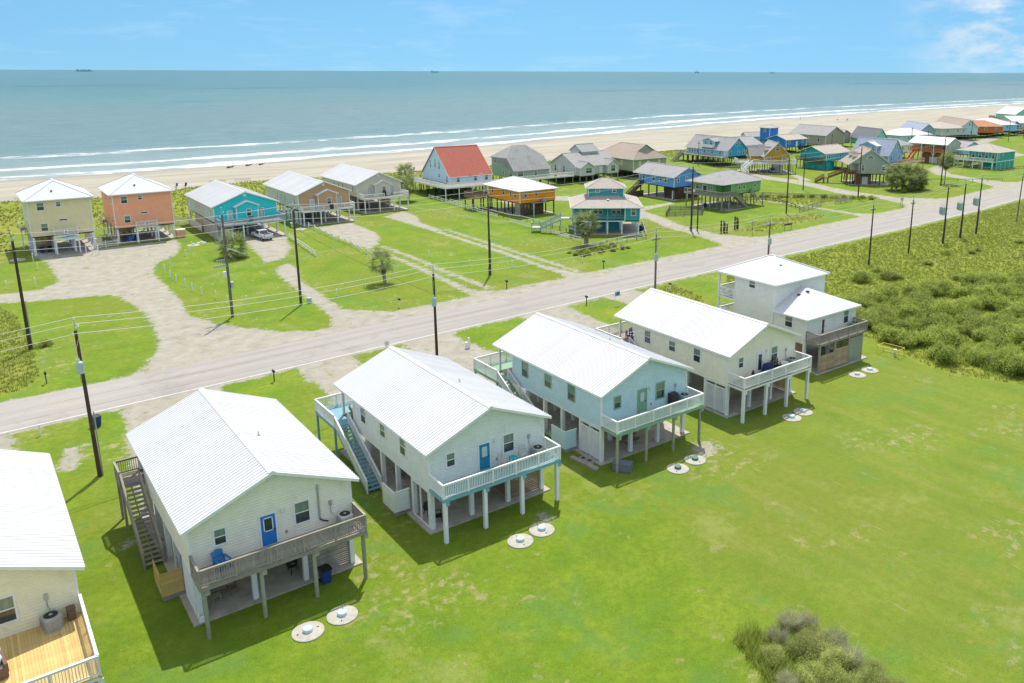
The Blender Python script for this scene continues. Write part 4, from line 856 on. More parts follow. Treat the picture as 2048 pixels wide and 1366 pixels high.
# wheeled bins
def bin_(label, x, y, rz=0, m=None, lid=None, z=0.0, group='wheeled bins'):
    t = thing('wheeled_bin', label, 'bin', (x, y, z), rz, group); m = m or M['blue_bin']
    b = MB(); b.add([(-.24, -.28, .05), (.24, -.28, .05), (.24, .25, .05), (-.24, .25, .05), (-.31, -.36, .98), (.31, -.36, .98), (.31, .36, .98), (-.31, .36, .98)], [(0, 3, 2, 1), (4, 5, 6, 7), (0, 1, 5, 4), (1, 2, 6, 5), (2, 3, 7, 6), (3, 0, 4, 7)]); b.box(-.33, .33, -.38, .38, .93, .98); obj('body', b, m, t)
    b = MB(); b.extr([(-.34, -.42, .98), (-.34, .4, .98), (-.34, .38, 1.05), (-.34, 0, 1.1), (-.34, -.42, 1.03)], (.68, 0, 0)); obj('lid', b, lid or M['bin_black'], t)
    b = MB(); b.tube((-.3, .42, 1.0), (.3, .42, 1.0), .025); obj('handle', b, M['bin_black'], t)
    for s in (-1, 1): b = MB(); b.tube((s * .24, .28, .12), (s * .3, .28, .12), .12, .12, 12); obj('wheel', b, M['tyre'], t)
    return t
bin_('blue wheeled bin with black lid under the grey wood deck', 15.25, 46.95, .1)
def grill_egg(label, x, y, z=.1):
    t = thing('kettle_grill', label, 'grill', (x, y, z)); b = MB(); b.lathe([(.12, .42), (.33, .5), (.36, .72), (.3, .95), (.12, 1.08)], n=14); obj('bowl', b, M['black'], t, smooth=True)
    for k in range(3): a = k * 2.1; b = MB(); b.bar((.2 * math.cos(a), .2 * math.sin(a), .5), (.38 * math.cos(a), .38 * math.sin(a), 0), .04, .04); obj('leg', b, M['iron'], t)
    b = MB(); b.bar((-.12, -.37, .8), (.12, -.37, .8), .03, .03); obj('handle', b, M['tanwood'], t); return t
grill_egg('black kettle grill in the shade under the cream house', 13.9, 49.2); grill_egg('black kettle grill behind the white screen frame under the mint house', 24.2, 50.2); 
def patio_chair(label, x, y, rz, m, z=.1): return bar_chair(label, x, y, z, rz, m, .42)
patio_chair('brown slatted chair at the right of the fire table', 10.2, 49.35, -1.4, M['brownwood']); patio_chair('brown slatted chair at the left of the fire table, behind the deck post', 8.35, 49.0, 1.3, M['brownwood']); patio_chair('brown slatted chair on the sea side of the fire table', 10.0, 51.2, 0, M['brownwood'])
patio_chair('dark chair behind the white screen frame under the mint house', 24.4, 49.0, 1.2, M['black'])
t = thing('fire_table', 'square grey brown fire table under the cream house', 'table', (9.35, 50.0, .1)); b = MB(); b.box(-.45, .45, -.45, .45, .40, .46); obj('tabletop', b, M['greywood'], t); b = MB(); b.box(-.32, .32, -.32, .32, 0, .4); obj('base', b, M['brownwood'], t)
for bx, by in ((9.2, 49.2),): t = thing('foot_stool', 'small brown stool in front of the fire table', 'stool', (bx, by, .1)); b = MB(); b.box(-.28, .28, -.22, .22, .3, .35); obj('seat', b, M['greywood'], t); [pbox('leg', t, M['greywood'], sx * .22 - .025, sx * .22 + .025, sy * .16 - .025, sy * .16 + .025, 0, .3) for sx in (-1, 1) for sy in (-1, 1)]
def picnic(label, x, y, rz, m, z=.1):
    t = thing('picnic_table', label, 'table', (x, y, z), rz)
    for k in range(5): pbox('tabletop_plank', t, m, -.9, .9, -.36 + k * .148, -.22 + k * .148, .71, .75)
    for s in (-1, 1):
        for k in range(2): pbox('bench_plank', t, m, -.9, .9, s * .68 - .14 + k * .145, s * .68 - .005 + k * .145, .42, .46)
        for q in (-.6, .6): b = MB(); b.bar((q, s * .3, .71), (q, s * .62, 0), .09, .04, (1, 0, 0)); obj('leg', b, m, t)
    for q in (-.6, .6): b = MB(); b.bar((q, -.8, .39), (q, .8, .39), .04, .09); obj('cross_brace', b, m, t)
    return t
picnic('brown picnic table in the shade under the light blue house', 43.6, 50.3, .12, M['brownwood']); picnic('weathered picnic table under the mint house by the stairs', 25.6, 57.2, .2, gw)
# concrete block planters beside the blue house
for k in range(7):
    o = thing('concrete_block', 'grey concrete block edging the bed beside the light blue house', 'block', (38.15 + .055 * k + random.uniform(-.03, .03), 50.9 - .44 * k, 0), random.uniform(-.15, .15) + .1, 'blocks edging the bed'); b = MB(); b.box(-.2, .2, -.19, .19, 0, .2); b.box(-.13, .13, -.15, -.02, .2, .205); b.box(-.13, .13, .02, .15, .2, .205); obj('body', b, M['concrete'], o)
for k, (px, py) in enumerate(((38.75, 49.4), (38.6, 50.1))):
    t = thing('planter_box', ('low concrete planter nearest the lattice doors of the blue house', 'low concrete planter behind the first one beside the blue house')[k], 'planter', (px, py, 0), .12); b = MB()
    for e in ((-.28, .28, -.3, -.24), (-.28, .28, .24, .3), (-.28, -.22, -.24, .24), (.22, .28, -.24, .24)): b.box(*e, 0, .32)
    obj('body', b, M['concrete_light'], t); b = MB(); b.box(-.22, .22, -.24, .24, .02, .24); obj('soil', b, M['darkwood'], t)
# septic tank covers
def septic(label, x, y, r=.92):
    t = thing('septic_cover', label, 'tank cover', (x, y, 0), random.random() * 3); b = MB(); b.lathe([(r, 0), (r, .06), (r - .05, .08), (.3, .10)], n=28); obj('concrete_disc', b, M['concrete_light'], t)
    b = MB(); b.lathe([(.29, .09), (.29, .26), (.26, .30), (.05, .32)], n=18); obj('riser_lid', b, M['green_lid'] if 'green' in label else M['pale_teal'], t)
    for a in (0, math.pi): b = MB(); b.box(-.05, .05, -.03, .03, .1, .14); obj('lifting_loop', b, M['iron'], t, (.6 * math.cos(a), .6 * math.sin(a), -.02))
for lb, x, y in (('left concrete tank cover behind the cream blue door house', 12.65, 42.85), ('right concrete tank cover behind the cream blue door house', 14.8, 43.05), ('left concrete tank cover on the lawn behind the mint house', 27.7, 43.15), ('right concrete tank cover on the lawn behind the mint house', 29.7, 43.4),
                 ('left tank cover with green lid behind the light blue house', 43.9, 44.1), ('right tank cover with green lid behind the light blue house', 46.15, 44.35), ('left tank cover in the deck shadow of the cream yellow house', 59.65, 44.85), ('right tank cover in the deck shadow of the cream yellow house', 61.6, 45.05),
                 ('left tank cover behind the two storey house', 74.4, 47.7), ('right tank cover behind the two storey house', 76.75, 47.7)): septic(lb, x, y)
# yellow pipe frame and a thin stake on the back lawn
t = thing('pipe_goal', 'yellow pipe frame goal on the back lawn by the thicket', 'goal', (82.4, 50.5, 0), R(-84)); a, d_, h = 2.6, 1.5, .95
for px, py in ((0, 0), (a, 0), (0, d_), (a, d_)): ptube('upright', t, M['yellow_pipe'], px, py, 0, h, .035)
for p_, q_ in (((0, 0), (a, 0)), ((0, d_), (a, d_)), ((0, 0), (0, d_)), ((a, 0), (a, d_))): b = MB(); b.tube(p_ + (h,), q_ + (h,), .035); obj('top_pipe', b, M['yellow_pipe'], t)
b = MB(); b.tube((0, d_, .04), (a, d_, .04), .03); obj('ground_pipe', b, M['yellow_pipe'], t)
t = thing('white_bucket', 'white bucket on a stand inside the yellow pipe frame', 'bucket', (83.1, 48.6, 0)); b = MB(); b.lathe([(.13, .5), (.18, .85)], n=14); obj('pail', b, M['white'], t); b = MB(); b.box(-.12, .12, -.1, .1, 0, .5); obj('stand', b, M['chair_grey'], t)
t = thing('marker_stake', 'thin rusty stake standing at the lawn edge of the thicket', 'stake', (82.0, 41.3, 0)); b = MB(); b.tube((0, 0, 0), (.06, .0, 1.5), .03, .02, 6); obj('rod', b, M['rust_orange'], t)
# sea-side things of the two storey house and porch furniture
adirondack('yellow adirondack chair on the ground behind the two storey house', 71.2, 66.8, 0, 2.6, M['yellow_plastic']); adirondack('yellow adirondack chair nearest the balcony posts', 72.6, 66.3, 0, 2.2, M['yellow_plastic'])
for k, (dx, dy) in enumerate(((.5, 15.0), (1.4, 15.4))): bar_chair(('navy tall chair on the porch of the cream yellow house', 'navy tall chair beside another on the cream yellow porch')[k], 54.95 + dx, 48.9 + dy, ZD, 1.2 - k, M['chair_navy'], .66)
adirondack('brown chair on the porch of the mint house', 23.43 + .9, 48.1 + 15.0, ZD, 1.0, M['tanwood'])
# ------------------------------------------------------------------ the beach side: houses
def body(t, W, D, z0, z1, wm, gable=None, pk=0, course=.25, x0=0, y0=0, trim=True, wm2=None):
    r = [(0, z0), (W, z0), (W, z1), (0, z1)]; rd = [(0, z0), (D - .06, z0), (D - .06, z1), (0, z1)]
    g = [(0, z0), (W, z0), (W, z1), (W / 2, pk), (0, z1)]; gd = [(0, z0), (D - .06, z0), (D - .06, z1), (D / 2 - .03, pk), (0, z1)]
    wall(t, 'S', x0, y0, g if gable == 'y' else r, wm, course); wall(t, 'N', x0 + W, y0 + D, g if gable == 'y' else r, wm, 0)
    wall(t, 'W', x0, y0 + D - .03, gd if gable == 'x' else rd, wm2 or wm, course); wall(t, 'E', x0 + W, y0 + .03, gd if gable == 'x' else rd, wm, 0)
    f = MB(); f.box(x0 + .1, x0 + W - .1, y0 + .1, y0 + D - .1, z0 - .25, z0 + .05); obj('floor', f, M['stilt'], t)
    if trim:
        for cx, cy in ((0, 0), (W, 0), (0, D)): pbox('corner_trim', t, M['white'], x0 + cx - .075, x0 + cx + .075, y0 + cy - .075, y0 + cy + .075, z0, z1 - .05)
def stilts(t, xs, ys, z1, m, r=.14, sq=False):
    for px in xs:
        for py in ys:
            if sq: pbox('stilt', t, m, px - r, px + r, py - r, py + r, 0, z1)
            else: ptube('stilt', t, m, px, py, 0, z1, r, 8)
def slab(t, x0, x1, y0, y1): b = MB(); b.box(x0, x1, y0, y1, -.05, .06); obj('slab', b, M['concrete'], t)
def wins(t, lst, fm=None):
    for q in lst: window(t, q[0], q[1], q[2], q[3], q[4] if len(q) > 4 else .9, q[5] if len(q) > 5 else 1.3, fm)
def ls(a, b, n): return [a + (b - a) * i / (n - 1) for i in range(n)]
def rails(t, pts, z, m, h=1.05):
    for a, b in zip(pts[:-1], pts[1:]): railing(t, a + (z,), b + (z,), m, None, h, .17, False, 2.3)
WH = M['white']
# yellow and coral towers on the left
def tower_house(label, x, y, W, D, zf, ze, zr, wm, sign):
    t = thing('beach_house', label, 'house', (x, y, 0)); slab(t, -.2, W + .2, -.3, D)
    stilts(t, ls(.2, W - .2, 4), ls(.2, D - .3, 4), zf - .2, WH, .17, True); body(t, W, D, zf, ze, wm)
    r = hip_roof(t, -.6, W + .6, -.6, D + .6, ze, zr, M['shingle_light'])
    for vx, vy, vz in ((W * .42, 1.6, .45), (W * .62, D * .4, .7), (W * .7, D * .6, .6)): b = MB(); b.box(-.14, .14, -.12, .12, -.1, .12); obj('roof_vent', b, M['black'], r, (vx, vy, ze + (zr - ze) * vz))
    wins(t, [('S', 1.9, 0, ze - 1.15, 1.0, 1.25), ('S', 4.6, 0, ze - .95, .62, .75), ('S', 2.05, 0, zf + 1.55, .95, 1.25), ('W', 0, 2.2, ze - 1.3), ('W', 0, 7.5, ze - 1.3), ('W', 0, 2.2, zf + 1.5), ('W', 0, 6, zf + 1.5)])
    window(t, 'S', 5.0, 0, zf + 2.6, 1.15, .26, split=False, gm=M['glass'])
    deck(t, 3.2, 6.9, -1.3, -.05, zf + .1, gw, WH, detail=False); rails(t, [(3.25, -.1), (3.25, -1.25), (6.85, -1.25), (6.85, -.1)], zf + .1, WH)
    b = MB(); b.box(-.3, .3, -.03, 0, 0, .72); sg = obj('sign_board', b, WH if sign == 'a' else M['pale_teal'], t, (5.0, -1.33, zf + .3)); b = MB(); b.box(-.08, .08, -.045, -.03, .1, .3); b.box(-.02, .12, -.045, -.03, .3, .5); b.lathe([(.07, 0), (.07, .1)], (.02, -.04, .52), 8); obj('emblem', b, M['black'], sg)
    for px in (3.3, 6.8): pbox('deck_post', t, WH, px - .12, px + .12, -1.25, -1.01, 0, zf - .14)
    board_wall(t, (.3, 2.6), (2.9, 2.6), .1, zf - .3, M['brownwood'], .2)
    for s in (.06, .3): pass
    b = MB(); b.box(W + .02, W + .1, -.02, D, ze - .2, ze - .1); obj('gutter', b, WH, t)
    deck(t, -1.1, -.05, D - 4, D - .5, zf + .1, gw, WH, detail=False); rails(t, [(-1.05, D - .5), (-1.05, D - 4)], zf + .1, WH); pbox('deck_post', t, WH, -1.05, -.85, D - 4, D - 3.8, 0, zf)
    return t
Y1 = tower_house('sand yellow two storey house on white columns with a grey hip roof', 9.9, 171.4, 9.5, 12.5, 3.4, 9.8, 12.6, M['sand_yellow'], 'a')
b = MB(); b.extr([(3.5, -1.42, 2.75), (4.1, -1.42, 2.55), (6.3, -1.42, 2.55), (6.9, -1.42, 2.9), (6.5, -1.42, 3.15), (3.9, -1.42, 3.1)], (0, .06, 0)); so = obj('surfboard_sign', b, M['pale_teal'], Y1); b = MB(); b.extr([(3.7, -1.44, 3.05), (4.6, -1.44, 3.02), (5.6, -1.44, 3.12), (6.5, -1.44, 3.1), (5.4, -1.44, 3.22)], (0, .02, 0)); obj('sign_stripe', b, M['deep_blue'], so)
O1 = tower_house('coral orange two storey house on white columns with a grey hip roof', 23.3, 174.3, 10, 12.5, 2.95, 9.4, 12.3, M['coral'], 'b')
b = MB(); b.box(10.15, 11.7, -.6, .9, .02, 1.5); obj('shower_box', b, M['coral'], O1); b = MB(); b.box(10.1, 11.75, -.65, .95, 1.5, 1.6); obj('box_cap', b, WH, O1)
b = MB(); b.box(9.75, 10.9, 3.0, 4.2, .02, 1.4); obj('shower_box', b, M['sand_yellow'], Y1)
for x, y, lb, m in ((11.2, 173.4, 'dark blue bin under the sand yellow house, left of two', None), (12.4, 173.6, 'dark blue bin under the sand yellow house, right of two', None), (24.6, 175.2, 'dark blue bin under the coral house, left of three', None), (25.5, 175.1, 'bright blue bin under the coral house, middle of three', M['bright_blue_bin']), (26.5, 175.2, 'dark blue bin under the coral house, right of three', None)): bin_(lb, x, y, 0, m, m, .06)
# turquoise, tan and beige gabled row
def porch_gable_house(label, x, y, W, D, zf, ze, zr, wm, wm2, dd, porchx=(3.9, 8.0), railm=WH, enclosed=None, gap=None, solid=False):
    t = thing('beach_house', label, 'house', (x, y, 0)); slab(t, -.2, W + .2, -dd - .1, D); pk = zr - .18; ev = ze + .1
    body(t, W, D - 2.5, zf, ev, wm, 'y', pk, wm2=wm2); gable_roof(t, -.5, W + .5, -.5, D, ze, zr, M['roof_white'], panel=1.25)
    stilts(t, ls(.2, W - .2, 5), ls(.2, D - .5, 5), zf - .2, WH, .16, True)
    a, c = porchx; mdx = (a + c) / 2      # small gable over a bay
    body(t, c - a, 1.0, zf, ze - .1, wm, 'y', ze + .75, x0=a, y0=-1.0, trim=True); gable_roof(t, a - .35, c + .35, -1.35, 2.2, ze - .2, ze + .85, M['roof_white'], panel=1.25)
    window(t, 'S', mdx + .3, -1.0, zf + 1.55, .8, 1.25); door(t, 'S', a - 1.0, 0, zf + .05, M['pale_blue'] if wm is not M['beige_light'] else M['slate_blue'], None, .9, 2.0, 'full'); door(t, 'S', c + .9, 0, zf + .05, M['slate_blue'], None, .9, 2.0, 'full')
    b = MB(); b.extr([(W / 2 + .3 * math.cos(k * math.pi / 4 + .39), -.09, pk - .55 + .3 * math.sin(k * math.pi / 4 + .39)) for k in range(8)], (0, .08, 0)); obj('gable_vent', b, WH, t)
    for wy, hh in ((2.2, 1.2), (5.2, .45), (8.2, 1.2), (11.0, 1.0), (13.6, 1.2)): window(t, 'W', 0, wy, zf + 1.7, .6, hh)
    deck(t, -.1, W + .1, -dd, -.05, zf, gw, railm, detail=False)
    P_ = [(-.05, -.1), (-.05, -dd + .05), (W + .05, -dd + .05), (W + .05, -.1)]
    if gap: rails(t, P_[:2] + [(gap[0], -dd + .05)], zf, railm); rails(t, [(gap[1], -dd + .05)] + P_[2:], zf, railm)
    else: rails(t, P_, zf, railm)
    for px in ls(.1, W - .1, 4): pbox('deck_post', t, WH, px - .12, px + .12, -dd + .08, -dd + .32, 0, zf - .24)
    deck(t, -.1, W, D - 2.5, D - .3, zf, gw, WH, detail=False, name='porch_deck'); rails(t, [(-.05, D - 2.4), (-.05, D - .4), (W, D - .4)], zf, WH)
    for px in (.1, W - .1): pbox('porch_post', t, WH, px - .1, px + .1, D - .6, D - .4, zf, ev)
    return t
T1 = porch_gable_house('turquoise gabled house with metal roof and a white pickup parked below', 39.4, 168.8, 12, 21.5, 3.1, 6.2, 8.75, M['turquoise'], M['pale_teal'], 4.6, railm=M['slate_blue'])
for yy in range(16): pbox('batten', T1, WH, -.11, -.06, yy * .98 + .1, yy * .98 + .19, 0, 2.85)
b = MB(); b.box(-.06, .04, .05, 15.6, 0, 2.85); b.box(.04, 3.6, .05, .15, 0, 2.85); b.box(3.5, 3.6, .15, 12, 0, 2.85); obj('storage_wall', b, M['grey_board'], T1)
B1 = porch_gable_house('tan brown gabled house with white metal roof and rope fence in front', 57.35, 173.4, 11.2, 22.5, 3.1, 6.4, 8.9, M['tan'], M['beige_light'], 2.6)
for yy in (1.0, 3.6, 6.2, 8.8): b = MB(); b.box(-.04, .04, yy, yy + 1.7, .1, 2.75); obj('lattice_door', b, WH, B1)
board_wall(B1, (2, 9), (7, 9), .1, 2.7, M['tanwood'], .2)
B2 = porch_gable_house('beige gabled house with a gap in its white deck railing', 74.0, 182.4, 10.9, 22.5, 3.3, 6.2, 8.8, M['beige_light'], None, 4.3, (4.2, 7.8), gap=(4.9, 7.2))
board_wall(B2, (.4, 1.6), (3.4, 1.6), .1, 2.9, M['brownwood'], .2); board_wall(B2, (10.6, 6), (7.6, 6), .1, 2.9, M['brownwood'], .2)
for x, y, lb in ((75.0, 182.6, 'dark blue bin under the beige house, left of two'), (76.2, 182.7, 'dark blue bin under the beige house, right of two'), (46.0, 172.5, 'dark blue bin in the shade under the turquoise house')): bin_(lb, x, y, 0, None, M['blue_bin'], .06)
for x, y, lb in ((63.5, 170.4 + .4, 'black grill on the deck of the tan house'), (80.0, 180.6, 'black grill in the railing gap of the beige house'), (45.5, 166.2, 'black grill on the turquoise house deck')):
    t = thing('gas_grill', lb, 'grill', (x, y, 3.12 if x < 70 else 3.32)); b = MB(); b.box(-.35, .35, -.25, .25, .1, .75); obj('cart', b, M['iron'], t); b = MB(); b.extr([(-.4, -.28, .75), (-.4, .28, .75), (-.4, .22, 1.05), (-.4, -.1, 1.12), (-.4, -.28, .95)], (.8, 0, 0)); obj('hood', b, M['black'], t)
# steep red roof house on a wide deck
t = thing('beach_house', 'pale blue house with a steep red shingle roof on a wide white deck', 'house', (102.9, 190.7, 0)); W, D, zf = 12.4, 15.4, 3.2
body(t, W, D, zf, 5.2, M['pale_blue'], 'x', 12.0); r = gable_roof(t, -.35, W + .5, -.35, D + .35, 4.95, 12.25, M['shingle_red'], 'x')
for vx, vz in ((1.2, 11), (5, 10.8), (8.4, 7.2), (8.6, 8.8)): b = MB(); b.tube((0, 0, -.2), (0, 0, .35), .06); obj('vent_pipe', b, M['galv'], r, (vx, (vz - 4.95) / 7.3 * 8.0 - .35, vz))
wins(t, [('W', 0, 10.6, 7.6, .55, 2.0), ('W', 0, 7.9, 8.0, .55, 2.3), ('W', 0, 5.7, 7.5, .6, 1.9), ('W', 0, 5.9, 4.9, .6, .9), ('W', 0, 1.6, 4.3, .7, 1.5), ('S', 2.4, 0, 4.25, .8, 1.4), ('S', 7.6, 0, 4.25, .8, 1.4), ('S', 11, 0, 4.25, .8, 1.4)]); door(t, 'S', 9.3, 0, zf, WH, None, .9, 1.95, None)
deck(t, -5.0, W + .4, -6.6, -.05, zf, gw, WH, detail=False); deck(t, -5.0, -.05, -.05, D + 1, zf, gw, WH, detail=False, along='x')
rails(t, [(W + .3, -6.5), (-4.9, -6.5), (-4.9, D + .9), (-1, D + .9)], zf, WH); stilts(t, [-4.8, -2.4, 0, 3, 6, 9, W - .1], [-6.3, -3, .2, 4, 8, 12, D], 3.0, M['stilt'], .13); stilts(t, [-4.85, -1, 3, 7.4, 11], [-6.45], 3.0, WH, .1, True)
b = MB(); b.tube((0, 0, 0), (.1, 0, 1.6), .02); t2 = thing('flag', 'small red and white flag by the red roof house wall', 'flag', (108.6, 190.3, 3.9)); obj('flag_pole', b, WH, t2); b = MB(); b.box(.02, .34, -.01, .01, .55, 1.5); obj('cloth', b, M['red'], t2); b = MB()
for k in range(3): b.box(.07 + k * .1, .11 + k * .1, -.016, .016, .55, 1.15)
obj('stripes', b, WH, t2)
# sage house with gambrel roof
t = thing('beach_house', 'sage green house with a tall grey gambrel roof behind the orange house', 'house', (125.1, 194.4, 0)); W, D, zf = 12.2, 11.8, 2.5; sg = M['sage_green']
pr = [(0, zf), (D, zf), (D, 7.9), (3.2, 7.9), (0, 4.75)]
b = MB(); b.extr([(0, q, z) for q, z in ((0, zf), (0, 4.75), (3.2, 7.9), (D - .05, 7.9), (D - .05, zf))], (.1, 0, 0)); obj('wall', b, sg, t); b = MB(); b.extr([(W - .1, q, z) for q, z in ((0, zf), (0, 4.75), (3.2, 7.9), (D - .05, 7.9), (D - .05, zf))], (.1, 0, 0)); obj('wall', b, sg, t)
wall(t, 'S', .1, 0, [(0, zf), (W - .2, zf), (W - .2, 4.75), (0, 4.75)], sg, .25); wall(t, 'N', W, D, [(0, zf), (W, zf), (W, 7.9), (0, 7.9)], sg, 0)
b = MB(); b.add([(-.35, -.45, 4.55), (W + .35, -.45, 4.55), (W + .35, 3.1, 8.0), (-.35, 3.1, 8.0), (3.6, 6.6, 11.2), (W - 3.8, 6.6, 11.2), (W + .35, D + .5, 7.8), (-.35, D + .5, 7.8)], [(0, 1, 2, 3), (3, 2, 5, 4), (4, 5, 6, 7), (3, 4, 7), (2, 6, 5), (0, 3, 7), (1, 6, 2), (0, 7, 6, 1)]); obj('roof', b, M['shingle_grey'], t)
wins(t, [('W', 0, 9.8, 6.9, 1.3, 1.3), ('W', 0, 6.4, 6.8, 1.3, 1.3), ('W', 0, 5.4, 4.0, .7, 1.2), ('W', 0, 1.5, 3.7, 1.4, 1.3), ('S', 2.2, 0, 3.7, 1.9, 1.3), ('S', 7.4, 0, 3.6, .9, 1.6)]); slab(t, 0, W, -2, D); stilts(t, ls(.2, W - .2, 5), ls(.2, D - .2, 4), zf, M['stilt'], .14)
deck(t, -.5, W + 6, -4.2, -.05, zf, gw, WH, detail=False); rails(t, [(-.45, -4.1), (W + 5.9, -4.1)], zf, WH); stilts(t, ls(0, W + 5.6, 7), [-4], zf - .2, M['treated'], .1)
b = MB(); b.box(-.4, .4, -.03, .03, .2, .6); sn = obj('deck_sign', b, M['red'], t, (11.5, -4.22, zf + .1)); b = MB(); b.box(-.25, .25, -.04, -.03, .34, .46); obj('sign_text', b, WH, sn)
# white house of several gables
t = thing('beach_house', 'white house of several low grey gables behind the teal house', 'house', (145.5, 192.2, 0)); W, D, zf = 15, 13, 2.1; gwm = M['grey_white']
body(t, W, D, zf, 4.9, gwm, 'x', 8.0); gable_roof(t, -.4, W + .4, -.5, D + .5, 4.75, 8.2, M['shingle_grey'], 'x')
body(t, 5, 2.4, zf, 4.6, gwm, 'y', 6.0, x0=.2, y0=-2.0); gable_roof(t, -.1, 5.5, -2.4, 3.5, 4.5, 6.2, M['shingle_grey']); body(t, 4, 2, zf, 4.8, gwm, 'y', 6.2, x0=W - 4.2, y0=-1.6); gable_roof(t, W - 4.6, W + .2, -2.0, 3.5, 4.7, 6.4, M['shingle_grey'])
body(t, 6, 6, 7, 8.6, gwm, 'x', 10.2, x0=6.5, y0=5.5, trim=False); gable_roof(t, 6.1, 12.9, 5.1, 11.9, 8.4, 10.4, M['shingle_grey'], 'x')
wins(t, [('S', 3.2, -2, 3.6, 2.2, 1.5), ('S', W - 2.2, -1.6, 3.6, 1.6, 1.7), ('W', 0, 10.4, 3.6, .8, 1.8), ('W', 0, 6.0, 3.6, .8, 1.8)]); door(t, 'W', 0, 8.3, zf + .2, M['offwhite'], None, 1.0, 2.0, None); door(t, 'S', 9.3, 0, zf + .2, WH, None, .9, 2.0, None)
stilts(t, ls(.3, W - .3, 7), ls(-1.5, D - .3, 5), zf, M['treated'], .14); deck(t, -5, -.05, 1, 11, zf, gw, WH, detail=False); rails(t, [(-4.9, 11), (-4.9, 1.1), (0, 1.1)], zf, WH)
# olive house, Dutch gable
t = thing('beach_house', 'olive green house with a broad brown Dutch gable roof', 'house', (164.8, 188.7, 0)); W, D, zf = 13.7, 19, 2.3; body(t, W, D, zf, 6.1, M['olive_green'])
r = hip_roof(t, -.7, W + .7, -.8, D + .7, 5.95, 9.9, M['shingle_brown'], ridge=((W / 2, 4.2), (W / 2, D - 5)))
b = MB(); b.extr([(W / 2 - 3.4, 2.2, 7.95), (W / 2 + 3.4, 2.2, 7.95), (W / 2, 2.2, 9.85)], (0, .1, 0)); obj('gablet', b, M['sage_green'], r); b = MB(); b.extr([(W / 2, 1.9, 10.0), (W / 2 - 3.9, 1.9, 7.85), (W / 2 - 3.9, 3.4, 7.9), (W / 2, 5.2, 10.0)], (0, 0, .06)); b.extr([(W / 2, 1.9, 10.0), (W / 2 + 3.9, 1.9, 7.85), (W / 2 + 3.9, 3.4, 7.9), (W / 2, 5.2, 10.0)], (0, 0, .06)); obj('gablet_roof', b, M['shingle_brown'], r)
for face, px, py in (('W', 0, 14.5), ('W', 0, 5.6), ('S', 2.6, 0), ('S', 6.0, 0), ('S', 10.6, 0)): b = MB(); b.box(-.55, .55, -.08, .0, -.85, .85); obj('shutter', b, M['beige_light'], t, (px, py, 4.5), ROT[face])
stilts(t, ls(.3, W - .3, 7), ls(.3, D - .3, 8), zf, M['stilt'], .13); slab(t, 0, W, 0, D)
# orange house on stilts
t = thing('beach_house', 'bright orange house with white hip roof on dark stilts', 'house', (99.9, 152.9, 0)); W, D, zf = 9.7, 13.5, 3.1; body(t, W, D, zf, 5.95, M['orange'])
hip_roof(t, -.6, W + .6, -.6, D + 2.2, 5.9, 7.9, M['roof_white'])
wins(t, [('S', 1.5, 0, 5.0, .62, 1.1), ('S', 4.4, 0, 5.05, .62, 1.1), ('W', 0, 1.9, 4.9, .65, 1.3), ('W', 0, 3.7, 4.95, .65, 1.3), ('W', 0, 6.9, 5.0, .65, 1.3), ('W', 0, 11.6, 5.05, .65, 1.3)], M['pale_teal'])
stilts(t, ls(.2, W - .2, 4), ls(.3, D - .2, 5), zf - .2, M['stilt'], .16); slab(t, 0, W, 0, D)
board_wall(t, (.05, .0), (6.4, .0), .1, 3.0, M['darkwood'], .2); board_wall(t, (.02, 2.2), (.02, .05), .1, 3.0, gw, .2); board_wall(t, (6.4, .02), (6.4, 4), .1, 3.0, M['darkwood'], .2)
b = MB(); b.box(2.6, 7.2, -1.3, -.05, 2.95, 3.05); b.bar((2.9, -1.2, 2.95), (2.9, -.1, 2.0), .08, .08); obj('ac_shelf', b, gw, t); pbox('shelf_post', t, WH, 2.85, 3.0, -1.25, -1.1, 0, 2.95)
ac_unit('grey air conditioner on the shelf of the orange house', 99.9 + 6.0, 152.9 - .65, 3.06, M['ac'], 0, .48)
deck(t, -4.2, 3.5, D + .05, D + 4.5, zf, M['darkwood'], M['brownwood'], detail=False); rails(t, [(-4.1, D + .1), (-4.1, D + 4.4), (3.4, D + 4.4)], zf, M['brownwood']); rails(t, [(-4.1, D + .1), (-.1, D + .1)], zf, M['brownwood']); stilts(t, [-4, -2, 1], [D + .3, D + 4.2], 2.9, M['stilt'], .15); pbox('porch_post', t, WH, -.15, .05, D + 1.9, D + 2.1, zf, 5.8)
# teal house with cupola, turned to the corner
t = thing('beach_house', 'teal house with a second small hip roof storey and a palm in front', 'house', (97.1, 129.1, 0), R(-35.5)); W, D, zf = 13.3, 13.5, 2.9; te = M['teal']
body(t, 3.0, D, zf, 5.65, te, x0=W - 3.0); body(t, W - 3.0, D - 2.2, zf, 5.65, te, x0=0, y0=2.2, trim=False); hip_roof(t, -.7, W + .7, -.7, D + .7, 5.6, 8.3, M['shingle_tan'])
deck(t, -.05, W - 3.05, -.05, 2.15, zf, M['teal'], WH, detail=False); b = MB()
for z in (.35, .6, .95): b.bar((0, 0, zf + z), (W - 3.1, 0, zf + z), .06, .07)
for px in (0, 3.4, 6.8, W - 3.1): b.box(px - .06, px + .06, -.06, .06, zf, 5.5)
obj('porch_railing', b, M['slate_blue'], t)
wins(t, [('S', W - 1.3, 0, 4.7, .85, 1.5), ('S', 4.5, 2.2, 4.6, .7, 1.4), ('S', 5.5, 2.2, 4.6, .7, 1.4), ('S', 8.2, 2.2, 4.6, .7, 1.4), ('S', 9.2, 2.2, 4.6, .7, 1.4)])
